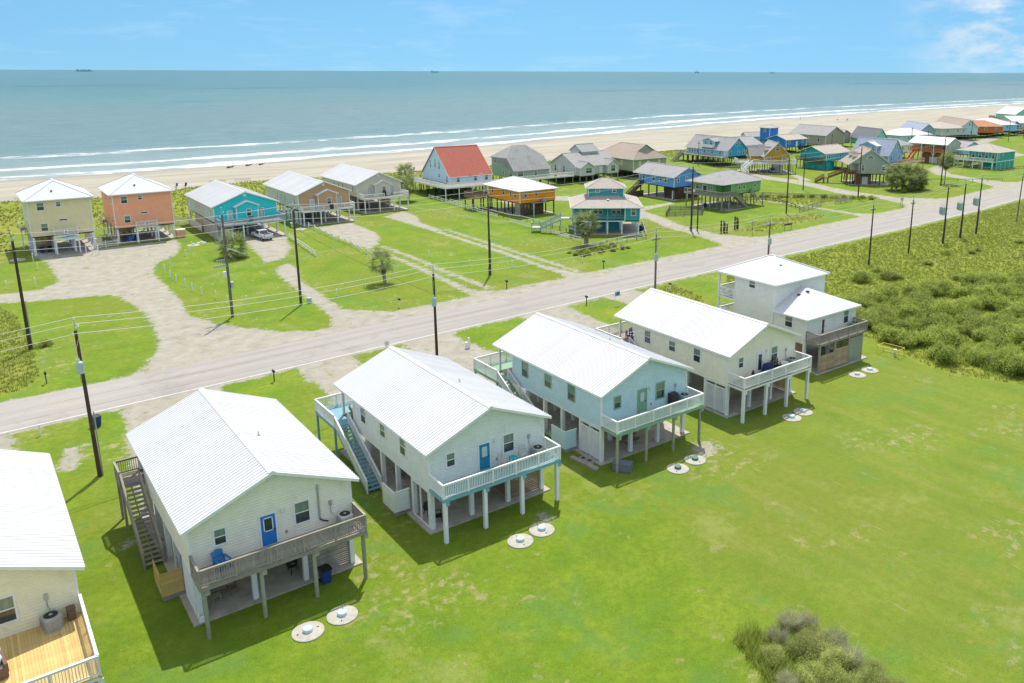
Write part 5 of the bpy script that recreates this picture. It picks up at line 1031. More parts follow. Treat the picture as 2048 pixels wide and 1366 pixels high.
body(t, 7.2, 6.0, 7.0, 9.0, te, x0=3.1, y0=4.2); hip_roof(t, 2.5, 10.9, 3.6, 10.8, 8.95, 10.7, M['shingle_tan']); wins(t, [('S', 5.0, 4.2, 8.4, .7, .75), ('S', 8.4, 4.2, 8.4, .7, .75)])
stilts(t, [.3, 3.4, 6.8, 9.7, W - .25], [.3, 4.5, 9, D - .3], zf, WH, .15, True); b = MB(); b.box(.5, 9.5, 4.7, 4.8, 0, zf); b.box(-.2, .3, 1, 9, 0, zf - .3); obj('storage_wall', b, te, t); slab(t, -.2, W + .2, -.2, D)
b = MB(); b.lathe([(.3, 0), (.3, .08), (.1, .14)], n=14); obj('roof_vent', b, WH, t, (7.0, 2.2, 6.75)); b = MB(); b.box(-.25, .25, -.3, .3, 0, .1); obj('skylight', b, M['glass'], t, (11.2, 5.0, 6.55))
stairs(t, (-2.6, 3.0, zf), (-6.6, 3.0, 1.0), 1.2, M['slate_blue'], WH, detail=False, railm=M['slate_blue']); deck(t, -2.6, -.1, 2.9, 4.4, zf, WH, M['slate_blue'], detail=False); deck(t, -8.6, -6.6, 2.6, 4.6, 1.0, WH, M['slate_blue'], detail=False); rails(t, [(-6.6, 2.7), (-8.5, 2.7), (-8.5, 4.5)], 1.0, M['slate_blue'])
for px, py, z in ((-2.6, 3.0, 4.0), (-2.6, 4.3, 4.0), (-8.5, 2.7, 2.1), (-6.7, 2.7, 2.1), (-4.6, 3.0, 2.4)): pbox('stair_post', t, M['slate_blue'], px - .07, px + .07, py - .07, py + .07, 0, z)
# blue house
t = thing('beach_house', 'blue gabled house with grey roof and dark stilts behind the picket garden', 'house', (144.8, 149.9, 0)); W, D, zf = 9.3, 13.4, 3.3; body(t, W, D, zf, 6.15, M['blue'], 'y', 8.1); gable_roof(t, -.6, W + .6, -.5, D + 2, 5.9, 8.25, M['shingle_grey'], trim=WH)
wins(t, [('W', 0, 3.2, 5.1, .9, 1.5), ('W', 0, 5.0, 5.1, .9, 1.5), ('W', 0, 7.7, 5.1, .9, 1.4), ('W', 0, 11.6, 5.1, .9, 1.4), ('S', 1.4, 0, 5.2, .65, 1.1), ('S', 4.3, 0, 5.2, .65, 1.1)])
stilts(t, ls(.3, W - .3, 4), ls(.3, D - .3, 5), zf - .2, M['stilt'], .17); slab(t, -.5, W, -.5, D); b = MB(); b.box(1.4, W, .1, .2, 0, 3.1); b.box(1.4, 1.5, .2, 5, 0, 3.1); obj('storage_wall', b, M['darkwood'], t); b = MB(); b.box(-.5, .5, -.06, 0, 0, 2.1); obj('storage_door', b, WH, t, (1.38, 1.6, .05), ROT['W'])
b = MB(); b.box(3.5, 7.5, -1.3, -.02, 2.9, 3.0); obj('ac_shelf', b, gw, t); pbox('shelf_post', t, WH, 3.6, 3.75, -1.25, -1.1, 0, 2.9); ac_unit('dark air conditioner on the shelf of the blue house', 144.8 + 6, 149.2, 3.02, M['ac'], 0, .45)
stairs(t, (-.1, D - .5, zf), (-5, D - .5, .1), 1.2, M['darkwood'], detail=False); b = MB(); b.box(-5.5, -1.2, D - 3.1, D - 3.0, 0, 1.6); obj('screen_fence', b, M['stilt'], t)
# green house
t = thing('beach_house', 'leaf green house with grey hip roof and cross braced stilts', 'house', (143.6, 131.5, 0), R(4)); W, D, zf = 14, 10.2, 3.5; lg = M['leaf_green']
body(t, W - 2.6, D, zf, 6.35, lg, x0=2.6); body(t, 2.6, D - 2.6, zf, 6.35, lg, y0=2.6, trim=False); hip_roof(t, -1.6, W + .6, -.7, D + .7, 6.25, 8.6, M['shingle_grey'])
wins(t, [('S', 5.6, 0, 5.2, .75, 1.25), ('S', 7.4, 0, 5.2, .75, 1.4), ('S', 11.7, 0, 5.3, .75, 1.4), ('W', 0, 8.4, 5.0, .9, 1.2), ('W', 0, 4.0, 5.0, .5, .8)]); door(t, 'W', 0, 6.0, zf, WH, None, 1.5, 2.0, 'full')
deck(t, -2.6, -.05, -1.5, D + .3, zf, gw, gw, detail=False, along='x'); deck(t, -.05, 2.55, -1.5, 2.55, zf, gw, gw, detail=False); rails(t, [(2.4, -1.4), (-2.5, -1.4), (-2.5, D + .2)], zf, gw)
stairs(t, (2.6, -1.4, zf), (7.2, -1.4, .1), 1.2, gw, detail=False); stilts(t, [-2.4, .3, 3.5, 6.8, 10, W - .4], [-1.2, 2.4, 6, D - .4], zf - .2, M['treated'], .15); slab(t, -.5, W - 5, -1.5, D)
b = MB()
for yy in (-1.2, 6): b.bar((10, yy, .2), (W - .4, yy, 3.2), .05, .16); b.bar((10, yy, 3.2), (W - .4, yy, .2), .05, .16)
obj('cross_brace', b, M['treated'], t); b = MB(); b.box(-.35, .35, -.03, .03, -.25, .3); obj('deck_banner', b, WH, t, (-2.62, 7.2, zf + .65), ROT['W'])
b = MB(); b.box(8.8, 11, -1.1, -.03, 3.3, 3.4); obj('ac_shelf', b, gw, t); ac_unit('dark air conditioner on the shelf of the green house', 143.6 + 9.9, 131.5 + .2, 3.42, M['ac'], R(4), .42)
bin_('dark blue bin under the green house deck', 142.9, 137.0, .3); bin_('dark blue bin by the lane behind the teal house', 110.9, 124.3, .5); bin_('second dark blue bin by the lane behind the teal house', 111.9, 125.0, .5)
# azure house with dormer
t = thing('beach_house', 'azure blue house with grey roof, white balcony dormer and long deck', 'house', (212.5, 193.8, 0)); W, D, zf = 9.6, 20, 3.5; az = M['azure']; body(t, W, D, zf, 5.75, az, 'y', 9.6, wm2=M['light_blue']); gable_roof(t, -.6, W + .6, -.5, D + .5, 5.5, 9.8, M['shingle_grey'])
body(t, 3.0, 5.6, 6.3, 8.5, az, 'x', 9.3, x0=.3, y0=6.8, wm2=M['light_blue']); gable_roof(t, -.1, 5.0, 6.4, 12.8, 8.35, 9.45, M['shingle_grey'], 'x'); b = MB(); b.box(-.9, .3, 6.8, 12.4, 6.1, 6.2); b.box(-.9, -.82, 6.8, 12.4, 6.2, 7.2); b.box(-.82, .3, 6.8, 6.88, 6.2, 7.2); b.box(-.82, .3, 12.32, 12.4, 6.2, 7.2); obj('balcony', b, WH, t)
wins(t, [('W', .3, 8.4, 7.6, 1.2, 1.3), ('W', .3, 11, 7.6, .9, 1.3), ('S', 1.4, 0, 4.6, .8, 1.3), ('S', 5.4, 0, 4.6, .6, 1.1), ('S', 8.0, 0, 4.7, .8, 1.3), ('S', 4.2, 0, 7.8, .7, 1.5), ('S', 6.0, 0, 7.9, .7, 1.5)] + [('W', 0, yy, 4.7, .7, 1.4) for yy in (3.6, 7.4, 11.2, 14.6, 15.9, 17.2, 18.5)]); door(t, 'W', 0, 1.2, zf, WH, None, .9, 2, None)
deck(t, -4.2, -.05, -.5, D + 1, zf, gw, gw, detail=False, along='x'); rails(t, [(-4.1, D + .9), (-4.1, -.4)], zf, M['slate_blue']); stilts(t, [-4, -1.8, .3, 4.8, W - .3], ls(.2, D, 9), zf - .2, M['stilt'], .14)
b = MB(); b.box(-4, W, 0, D, 0, .05); obj('slab', b, M['concrete'], t); stairs(t, (-4.1, D - 1, zf), (-9, D - 1, .2), 1.3, gw, detail=False)
# mustard house
t = thing('beach_house', 'mustard yellow house with dormers and white stairs to a raised deck', 'house', (208.6, 174.2, 0), R(-36)); W, D, zf = 8.2, 12, 3.4; mu = M['mustard']
body(t, W, D, zf, 5.7, mu, 'y', 9.5); gable_roof(t, -.5, W + .5, -.5, D + .5, 5.3, 9.8, M['shingle_grey']); body(t, 4, 4.5, zf, 5.6, mu, 'x', 8.0, x0=-3.8, y0=3.6); gable_roof(t, -4.3, 2.5, 3.2, 8.5, 5.4, 8.2, M['shingle_grey'], 'x')
for yy in (1.4, 9.6): body(t, 2.0, 1.5, 6.2, 7.6, mu, 'x', 8.3, x0=.5, y0=yy, trim=False); gable_roof(t, .2, 3.6, yy - .25, yy + 1.75, 7.5, 8.4, M['shingle_grey'], 'x'); window(t, 'W', .5, yy + .75, 7.1, .6, .9)
body(t, 1.8, 1.6, 6.0, 7.8, mu, x0=W - 2.3, y0=5, trim=False)
wins(t, [('S', 4.1, 0, 7.9, 1.1, 1.2), ('S', 1.3, 0, 4.6, 1.0, 1.1), ('S', 6.4, 0, 4.6, 1.1, 1.1)]); deck(t, -2.2, W + 1.8, -2.4, -.05, zf, gw, WH, detail=False); deck(t, -8.5, -3.9, 1, 7, zf, gw, WH, detail=False); deck(t, -3.9, -.05, -.05, 3.5, zf, gw, WH, detail=False)
rails(t, [(W + 1.7, 1), (W + 1.7, -2.3), (-2.1, -2.3), (-3.8, .0)], zf, WH); rails(t, [(-5.0, 1.1), (-8.4, 1.1), (-8.4, 6.9)], zf, WH); stairs(t, (-5.0, .2, zf), (-8.2, -2.4, 1.4), 1.5, WH, detail=False); deck(t, -9.6, -8.0, -4.2, -2.2, 1.4, M['tanwood'], WH, detail=False); stairs(t, (-8.6, -4.2, 1.4), (-7.4, -6.2, .1), 1.4, WH, M['tanwood'], detail=False)
stilts(t, [-8.2, -6, -3.8, -2, .5, 3, 5.5, W, W + 1.6], [-2.2, 1.2, 4.5, 8, D - .3], zf - .2, M['treated'], .12); b = MB(); b.box(3.6, 6.2, 1.6, 5, 0, 3.2); obj('storage_box', b, M['offwhite'], t); slab(t, -2, W + 1, -2.4, D); b = MB(); b.box(-.5, .5, -.03, .03, 0, .5); obj('deck_sign', b, M['cornflower'], t, (-1.0, -2.42, zf + .35))
# cyan house
t = thing('beach_house', 'cyan house with closed ground floor, brown balcony and tan roof', 'house', (232, 167.3, 0)); W, D, zf = 13, 10.8, 3.0; cy = M['cyan']; body(t, W, D, zf, 5.65, cy, 'x', 7.5); gable_roof(t, -1.4, W + .5, -.5, D + .5, 5.5, 7.7, M['shingle_tan'], 'x'); body(t, W * .4, D - 2, 0.05, zf - .25, cy, y0=.4, trim=False)
wins(t, [('S', 1.6, 0, 4.5, .8, 1.4), ('S', 4.6, 0, 4.6, .7, 1.2), ('S', 7.7, 0, 4.6, .7, 1.2), ('S', 10.6, 0, 4.6, .7, 1.2)]); door(t, 'W', 0, 2.0, zf, M['leaf_green'], None, .9, 1.9, None)
deck(t, -1.8, -.05, 0, D + .6, zf, M['redwood'], M['redwood'], detail=False, along='x'); rails(t, [(-1.7, .1), (-1.7, D + .5)], zf, M['redwood']); stilts(t, [-1.6, .3], ls(.2, D, 5), zf - .2, M['redwood'], .1, True); stilts(t, [6, 9.5, 12.7], [.3, 5, 10], zf - .2, M['tanwood'], .13, True)
deck(t, 3.0, W + 4, -4.6, -.05, zf, M['tanwood'], M['tanwood'], detail=False); rails(t, [(3.1, -4.5), (W + 3.9, -4.5)], zf, M['tanwood']); stilts(t, ls(3.2, W + 3.7, 5), [-4.3], zf - .2, M['tanwood'], .12, True)
# soft sage house with arched window
t = thing('beach_house', 'soft sage gabled house with a half round window and red brown stairs', 'house', (206.6, 140.6, 0), R(-43)); W, D, zf = 11.3, 11, 3.3; ss = M['soft_sage']; pk = 10.3
b = MB(); wall(t, 'S', 2.6, 0, [(0, zf), (W - 2.6, zf), (W - 2.6, 6.4), (W / 2 - 2.6, pk - .1), (0, 8.2)], ss, .25); b.extr([(0, 0, 6.3), (2.6, 0, 6.3), (2.6, 0, 8.2)], (0, .1, 0)); obj('porch_gable', b, ss, t)
body(t, W - 2.6, D, zf, 6.3, ss, x0=2.6, y0=.12); gable_roof(t, -.6, W + .6, -.5, D + .5, 5.95, pk + .15, M['shingle_brown'])
for yy in (2.2, 6.6): body(t, 2.0, 1.6, 7, 8.3, ss, 'x', 8.9, x0=1.3, y0=yy, trim=False); gable_roof(t, 1.0, 4.4, yy - .25, yy + 1.85, 8.2, 9.0, M['shingle_brown'], 'x'); window(t, 'W', 1.3, yy + .8, 7.8, .6, .8)
b = MB(); b.extr([(1.05 * math.cos(a), -.08, 1.05 * math.sin(a)) for a in ls(0, math.pi, 13)], (0, .09, 0)); aw = obj('arched_window', b, WH, t, (W / 2, 0, 7.6)); b = MB(); b.extr([(.85 * math.cos(a), -.1, .1 + .8 * math.sin(a)) for a in ls(0, math.pi, 13)], (0, .05, 0)); obj('pane', b, M['glass_up'], aw)
wins(t, [('S', 3.7, 0, 5.0, .65, 1.8), ('S', 9.6, 0, 4.9, .8, 1.0)]); b = MB(); b.extr([(.5 * math.cos(a), -.08, .45 * math.sin(a)) for a in ls(0, math.pi, 9)], (0, .09, 0)); obj('arched_window', b, WH, t, (9.6, 0, 5.5))
deck(t, -1.2, 2.55, -.1, 6, zf, M['redwood'], M['redwood'], detail=False); rails(t, [(2.5, 0), (-1.1, 0), (-1.1, 3.2)], zf, M['redwood']); stilts(t, [-.9, 2.3], [.1, 5.8], zf - .2, M['redwood'], .13, True); pbox('porch_post', t, M['redwood'], -.2, .0, .0, .2, zf, 6.2)
stairs(t, (-1.2, 4.6, zf), (-5.2, 4.6, 1.6), 1.4, M['redwood'], detail=False); deck(t, -6.6, -5.2, 3.2, 4.6, 1.6, M['redwood'], M['redwood'], detail=False); stairs(t, (-6.6, 4.6, 1.6), (-9, 4.6, .1), 1.4, M['redwood'], detail=False); stilts(t, [-5.3, -6.5], [3.3, 4.5], 1.4, M['redwood'], .09, True)
stilts(t, [.4, 3.6, 6.2, 8.8, W - .3], [.4, 4.4, 8.4], zf - .2, M['stilt'], .15); b = MB(); b.box(3.2, 6.6, 1.6, 1.7, 0, zf - .2); b.box(3.2, 3.3, 1.7, 8, 0, zf - .2); obj('storage_wall', b, M['brownwood'], t); b = MB(); b.box(3.7, 5.7, 1.5, 1.58, .05, 2.2); obj('garage_door', b, WH, t); slab(t, 0, W, -.3, D); pbox('end_panel', t, WH, W - .6, W, .0, .1, 0, 2.4)
bin_('dark blue bin under the soft sage house', 208.5, 140.4, .4)
# cornflower A-frame
t = thing('beach_house', 'cornflower blue house with steep blue grey roof and wide dormer', 'house', (244.2, 151.8, 0)); W, D, zf = 8, 14, 3.0; co = M['cornflower']; body(t, W, D, zf, 5.8, co, 'y', 10.2); gable_roof(t, -.6, W + .6, -.4, D + .4, 5.3, 10.5, M['shingle_blue'])
body(t, 3.4, 6.5, 5.6, 8.3, co, 'x', 9.3, x0=-.2, y0=4.6, trim=True); gable_roof(t, -.7, 4.5, 4.2, 11.5, 8.2, 9.5, M['shingle_light'], 'x'); wins(t, [('W', -.2, 6.0, 7.2, 1.1, 1.3), ('W', -.2, 9.7, 7.2, 1.1, 1.3), ('S', 1.6, 0, 4.4, .8, 1.6), ('S', 6.2, 0, 4.5, .8, 1.6), ('S', 3.4, 0, 8.3, .55, 1.4), ('S', 4.6, 0, 8.3, .55, 1.4)]); door(t, 'W', 0, 2.2, zf, WH, None, .9, 2, 'full')
stilts(t, ls(.3, W - .3, 4), ls(.3, D - .3, 4), zf - .2, M['stilt'], .14); deck(t, -1, W + 8, -3.8, -.05, zf, M['tanwood'], M['tanwood'], detail=False); rails(t, [(-.9, -3.7), (W + 7.9, -3.7)], zf, M['tanwood']); stilts(t, ls(-.8, W + 7.7, 6), [-3.5], zf - .2, M['tanwood'], .12, True)
b = MB(); b.box(-.6, 2.6, -3.4, 0, 0, 2.7); obj('storage_wall', b, ss, t); b = MB(); b.box(-.9, .9, -.05, 0, .05, 2.3); obj('garage_door', b, M['grey_white'], t, (1.0, -3.42, 0))
# white house with orange railing
t = thing('beach_house', 'pale house with white metal roof and bright orange porch railing', 'house', (279.6, 151.2, 0)); W, D, zf = 9.2, 14.5, 4.3; body(t, W - 2.4, D, zf, 7.5, M['soft_sage'], 'y', 8.9, x0=2.4, wm2=M['tan']); gable_roof(t, -.5, W + .5, -.4, D + .4, 7.05, 9.3, M['roof_white'], panel=1.25)
wall(t, 'S', 0, .05, [(0, zf), (2.45, zf), (2.45, 8.0), (0, 7.2)], M['soft_sage'], .25)
deck(t, -.1, 2.35, .05, D, zf, gw, M['orange_rail'], detail=False, along='x'); rails(t, [(-.05, .1), (-.05, D - .1), (2.3, D - .1)], zf, M['orange_rail']); wins(t, [('S', 5.0, 0, 6.6, .5, .6), ('S', 7.6, 0, 6.9, .5, .6)] + [('W', 2.4, yy, 5.8, 1.4, 1.6) for yy in (2.2, 6.2, 10.4)])
for yy in ls(.2, D - .2, 4):
    pbox('column', t, WH, -.12, .12, yy - .12, yy + .12, 0, 7.0); b = MB(); b.bar((0, yy, 3.0), (0, yy + .9, 4.0), .1, .12); b.bar((0, yy, 3.0), (0, yy - .9, 4.0), .1, .12); obj('knee_brace', b, WH, t)
stilts(t, [3, 6, W - .2], ls(.3, D - .3, 4), zf - .2, M['tanwood'], .14, True); b = MB(); b.box(1.0, 1.1, 2, 9.5, 0, zf - .2); b.box(1.1, W - .5, 2, 2.1, 0, zf - .2); obj('storage_wall', b, M['redwood'], t); b = MB(); b.box(-1.5, 1.5, -.05, 0, 0, 2.3); obj('garage_door', b, M['grey_white'], t, (.96, 5.2, .05), ROT['W']); stairs(t, (-.2, D - 2, zf), (-5.5, D - 2, .1), 1.4, M['orange_rail'], M['tanwood'], detail=False)
# sea green house
t = thing('beach_house', 'sea green house with tan hip roof, white balcony and white posts', 'house', (279.3, 132.9, 0)); W, D, zf = 12.5, 13.8, 2.8; sg2 = M['sea_green']; body(t, W, D - 4, zf, 5.85, sg2); hip_roof(t, -.6, W + .6, -.6, D + .6, 5.8, 8.2, M['shingle_tan']); body(t, W, 5, .05, zf - .2, sg2, trim=False)
wins(t, [('W', 0, yy, 4.5, .9, 1.7) for yy in (1.3, 3.6, 5.9, 8.2)] + [('S', 1.2, 0, 4.7, .6, 1.6), ('S', 4.0, 0, 5.0, .6, .8)]); deck(t, -2.6, -.05, -.1, D, zf, gw, WH, detail=False, along='x'); rails(t, [(-2.5, 0), (-2.5, D - .1), (0, D - .1)], zf, WH); stilts(t, [-2.4], ls(.2, D - .2, 5), zf - .2, WH, .15, True); stilts(t, [.3, 6, 12], [5.5, 9, 13.5], zf - .2, WH, .13, True)
for px in ls(0, W, 5): pbox('batten', t, WH, px - .08, px + .08, -.1, -.04, 0, zf)
b = MB(); b.box(.1, W, -.12, -.04, zf - .25, zf); obj('band_board', b, WH, t); stairs(t, (-.4, 6.5, zf), (-.4, 11, .1), 1.1, gw, detail=False)
# simpler houses farther off
def plain(label, x, y, rot, W, D, zf, ze, zr, wm, rm, kind='gy', win=(), deckw=None, stl=True):
    t = thing('beach_house', label, 'house', (x, y, 0), R(rot)); g = {'gy': 'y', 'gx': 'x'}.get(kind)
    body(t, W, D, zf, ze + .12, wm, g, zr - .15, .3); 
    if kind == 'hip': hip_roof(t, -.6, W + .6, -.6, D + .6, ze, zr, rm)
    else: gable_roof(t, -.5, W + .5, -.5, D + .5, ze, zr, rm, kind[1])
    wins(t, win)
    if stl: stilts(t, ls(.3, W - .3, max(3, int(W / 3))), ls(.3, D - .3, max(3, int(D / 3.5))), zf - .2, M['stilt'], .14)
    if deckw: deck(t, 0, W, -deckw, -.05, zf, gw, gw, detail=False); rails(t, [(0, -deckw + .05), (W, -deckw + .05)], zf, gw); stilts(t, ls(.2, W - .2, 4), [-deckw + .2], zf - .2, M['treated'], .1)
    return t
plain('long pale blue house with low grey roof close to the beach', 262.5, 229, -32, 14, 8, 3, 6, 7.6, M['pale_teal'], M['shingle_grey'], 'gx', [('S', 11.5, 0, 4.6, .8, 1)])
plain('pale blue gabled house between the azure and mustard houses', 233.5, 205.5, -8, 9, 13, 2.8, 5.5, 8.2, M['pale_teal'], M['shingle_grey'], 'gx', [('S', 4, 0, 4.2, .9, 1.1)])
t = plain('vivid blue house with a small square tower and tan roof', 262.6, 208.8, 0, 12.6, 9.5, 3, 5.9, 7.6, M['deep_blue'], M['shingle_tan'], 'gx', [('S', 2, 0, 4.8, .9, 1.1), ('S', 10.4, 0, 4.9, .8, 1), ('W', 0, 4, 4.6, .8, 1)]); door(t, 'S', 6.6, 0, 3, WH, None, .9, 2, None); body(t, 5.2, 5, 5, 10.1, M['deep_blue'], x0=1.2, y0=9.6); hip_roof(t, .7, 6.9, 9.1, 15.1, 10.05, 11.3, M['shingle_tan']); window(t, 'W', 1.2, 12.0, 9, 1.0, 1.1); stairs(t, (8.6, -.1, 3), (11.8, -.1, .1), 1.2, M['darkwood'], detail=False); stilts(t, [1.6, 6], [10, 14.2], 5, M['stilt'], .14)
t = plain('large warm grey house with a wide grey roof and lean-to', 290.5, 210.5, 0, 13, 18.5, 2.3, 6.25, 9.8, M['warm_grey'], M['shingle_grey'], 'gy', [('W', 0, 3.6, 4.6, 1.0, 1.8), ('W', 0, 9.4, 4.7, 1.0, 1.8), ('S', 4.2, 0, 4.9, .7, 1)]); body(t, 7, 9, 2.3, 6.2, M['warm_grey'], 'y', 7.7, x0=13.05, y0=2); gable_roof(t, 12.8, 20.5, 1.6, 11.4, 6.1, 7.9, M['shingle_grey'])
plain('house with dark steep shingle roof and mint gable end', 305, 197, -22, 6.6, 17, 2.3, 4.6, 9.2, M['mint'], M['shingle_dark'], 'gy')
plain('broad white and blue house under a pale hip roof', 325.6, 197.4, -10, 19, 13, 2.3, 5.5, 8.2, M['pale_teal'], M['shingle_light'], 'hip', [('W', 0, 4, 4.2, .8, .8), ('S', 5, 0, 4.2, .8, 1), ('S', 13, 0, 4.2, .8, 1)])
plain('house with dark navy gambrel roof behind the pale hip roof', 347, 201, -38, 7, 24, 3, 6.3, 9.6, M['slate_blue'], M['shingle_blue'], 'gy')
plain('small cream house between the blue dormer house and the orange railing', 285.2, 173, 0, 8.5, 12, 2.3, 5.1, 7.3, M['cream'], M['shingle_grey'], 'hip', [('S', 2.2, 0, 3.9, .7, 1.5), ('S', 6.4, 0, 3.9, .7, 1.5)])
plain('long white house with tan hip roof on dark stilts', 376.5, 207, -12, 19, 20, 2.6, 6, 8.6, M['grey_white'], M['shingle_tan'], 'hip', [('S', 4, 0, 4.8, .8, 1.3), ('S', 11, 0, 4.8, .8, 1.3), ('W', 0, 6, 4.8, .8, 1.3), ('W', 0, 11, 4.8, .8, 1.3), ('S', 15, 0, 4.8, .8, 1.3)])
plain('pale blue house with tall brown roof, gable to the road', 390.5, 205, -40, 8, 34, 2.6, 6, 9.9, M['pale_teal'], M['shingle_brown'], 'gy', [('S', 4, 0, 7.5, .8, 1), ('S', 5, 0, 4, .8, 1)])
plain('rust orange house with orange brown roof', 405.5, 209, -30, 19, 13, 2.6, 5.8, 8.4, M['rust_orange'], M['shingle_orange'], 'hip', [('S', 4, 0, 4.6, 1, 1.1), ('S', 9.5, 0, 4.6, 1.2, 1.1), ('S', 15, 0, 4.5, .9, 1.1)])
plain('light blue house with long grey roof, past the rust orange house', 427.5, 207, -20, 15, 22, 2.6, 5.8, 8.6, M['light_blue'], M['shingle_light'], 'hip', [('S', 2, 0, 4.6, .9, 1), ('S', 9, 0, 4.6, .9, 1)])
plain('small deep blue gabled house on a timber deck, far right', 442, 204.5, 0, 8, 9, 3, 5.6, 7.3, M['deep_blue'], M['shingle_grey'], 'gy', [('S', 4, 0, 4.5, 1, 1.4)], 3)
plain('white house with wide pale roof at the right picture edge', 455, 209, -38, 15, 24, 2.5, 5.8, 9.0, M['grey_white'], M['shingle_light'], 'gx', [('S', 3, 0, 4.4, .9, 1.1)])
t = plain('mint house with a tall pale roof, last on the beach', 541, 249, -30, 14, 20, 2.5, 6, 10.8, M['mint'], M['shingle_light'], 'gy', [('S', 5, 0, 4.5, 1, 1.3)]); deck(t, -9, -4, 8, 14, 4, M['darkwood'], M['darkwood'], detail=False); rails(t, [(-8.9, 8), (-8.9, 14)], 4, M['darkwood']); stilts(t, [-8.6, -4.4], [8.4, 13.6], 3.8, M['stilt'], .12)
plain('low light blue house with grey gable roof behind the sea green house', 294.5, 152.5, -5, 10, 9, 2.8, 5.3, 7.3, M['light_blue'], M['shingle_grey'], 'gy', [('S', 5, 0, 4.2, .9, 1)])
# ------------------------------------------------------------------ utility poles and wires
def pole(label, x, y, h, m=None, r=.17, lean=0, trafo=0, arm=None, conduit=False, tall_cap=True, bank=False, sign=False, az=0, meter=False):
    t = thing('utility_pole', label, 'utility pole', (x, y, 0), az); m = m or M['polewood']
    b = MB(); b.tube((0, 0, -.3), (lean, 0, h), r, r * .66, 12); obj('shaft', b, m, t, smooth=False)
    if tall_cap:
        b = MB(); b.tube((lean, 0, h), (lean, 0, h + .9), .05, .04, 8); obj('top_bracket', b, M['galv'], t)
        for dz, dx in ((.85, .0), (.25, .22), (-.35, -.22)): b = MB(); b.lathe([(.04, 0), (.07, .05), (.04, .1), (.07, .15), (.03, .2)], (lean + dx, 0, h + dz), 8); b.bar((lean, 0, h + dz), (lean + dx, 0, h + dz), .05, .05); obj('insulator', b, M['offwhite'], t)
    if arm:
        b = MB(); b.bar((lean - arm / 2, 0, h - .6), (lean + arm / 2, 0, h - .6), .1, .12); obj('crossarm', b, M['polegrey'], t)
        for k in (-1, -.4, .4, 1): b = MB(); b.lathe([(.05, 0), (.08, .06), (.05, .12), (.08, .18), (.03, .26)], (lean + k * arm * .47, 0, h - .54), 8); obj('insulator', b, M['offwhite'], t)
    for k in range(trafo):
        a = -2.2 + k * .9; c = (.42 * math.cos(a), .42 * math.sin(a)); zz = h - 3.4
        b = MB(); b.lathe([(.24, 0), (.26, .05), (.26, .85), (.2, .95), (.1, 1.0)], (c[0], c[1], zz), 16); tr = obj('transformer', b, M['trans_grey'], t, smooth=False)
        b = MB(); b.lathe([(.05, 0), (.07, .06), (.04, .12), (.06, .18), (.02, .26)], (c[0], c[1], zz + 1.0), 8); b.path([(c[0], c[1], zz + 1.2), (c[0] - .1, c[1] - .15, zz + 2.0), (0, 0, h - .6)], .012, 4); obj('bushing', b, M['offwhite'], tr)
        b = MB(); pts = [(c[0] * (1 + .4 * math.sin(i)), c[1] - .25 * abs(math.sin(i * .8)), zz - .25 * i) for i in range(6)]; b.path(pts, .014, 4); obj('drop_cable', b, M['black'], tr)
    if bank:
        for sx in (-1, 0, 1):
            b = MB(); b.box(-.95 + sx * .02, -.45 + sx * .02, sx * .5 - .2, sx * .5 + .2, h * .52, h * .52 + 1.5)
            for q in range(5): b.box(-1.0, -.95, sx * .5 - .18 + q * .09, sx * .5 - .13 + q * .09, h * .52 + .1, h * .52 + 1.3)
            tr = obj('regulator_tank', b, M['trans_grey'], t)
            b = MB(); b.lathe([(.05, 0), (.08, .08), (.04, .18), (.07, .26), (.02, .4)], (-.7, sx * .5, h * .52 + 1.5), 8); obj('bushing', b, M['offwhite'], tr)
        b = MB(); b.bar((-.9, 0, h * .52 + .2), (.3, 0, h * .52 + .2), .1, .1); b.bar((-.9, 0, h * .52 + 1.2), (.3, 0, h * .52 + 1.2), .1, .1); obj('tank_bracket', b, M['galv'], t)
    if conduit: b = MB(); b.tube((r + .05, 0, 0), (r + .05, 0, h * .45), .05); b.tube((-r * .6, r + .03, 0), (-r * .6, r + .03, 1.4), .06); obj('conduit', b, M['galv'], t)
    if meter: b = MB(); b.box(r, r + .35, -.25, .25, 4.0, 4.8); obj('meter_box', b, M['trans_grey'], t); b = MB(); b.box(-r - .4, -r, -.2, .2, 5.6, 6.3); obj('relay_box', b, M['offwhite'], t)
    if sign: b = MB(); b.bar((-.1, 0, h - 1.5), (-1.2, 0, h - 1.2), .05, .05); b.box(-1.35, -1.0, -.1, .1, h - 1.3, h - 1.15); obj('street_light', b, M['galv'], t)
    return t
pole('tall dark pole with hanging transformer between the cut-off house and the blue door house', 6.1, 72.1, 12.4, trafo=1, conduit=True, lean=-.15)
pole('dark pole just behind the ridge of the mint house', 38.6, 76, 11.2, trafo=1); pole('grey pole with transformer behind the roof of the cream yellow house', 71.4, 77, 11.3, M['polegrey'], trafo=1, arm=1.6); pole('grey pole with crossarm behind the two storey house', 94.2, 77, 10.6, M['polegrey'], trafo=1, arm=1.8)
pole('slim brown pole in the meadow nearest the two storey house', 121.2, 77.3, 10.2, arm=1.4, r=.15); pole('slim brown pole in the meadow, second from the two storey house', 135, 78.2, 9.8, arm=1.2, r=.15)
pole('left of the three heavy poles with grey tanks in the meadow', 148.5, 79.1, 10.8, bank=True, conduit=True, az=-.6); pole('middle of the three heavy poles with grey tanks', 156.3, 79.8, 10.8, bank=True, conduit=True, az=-.6); pole('right of the three heavy poles with grey tanks', 163, 80, 11.3, bank=True, conduit=True, az=-.6); pole('grey pole at the right picture edge of the meadow', 183.6, 81.4, 10.6, M['polegrey'], r=.15, lean=.35)
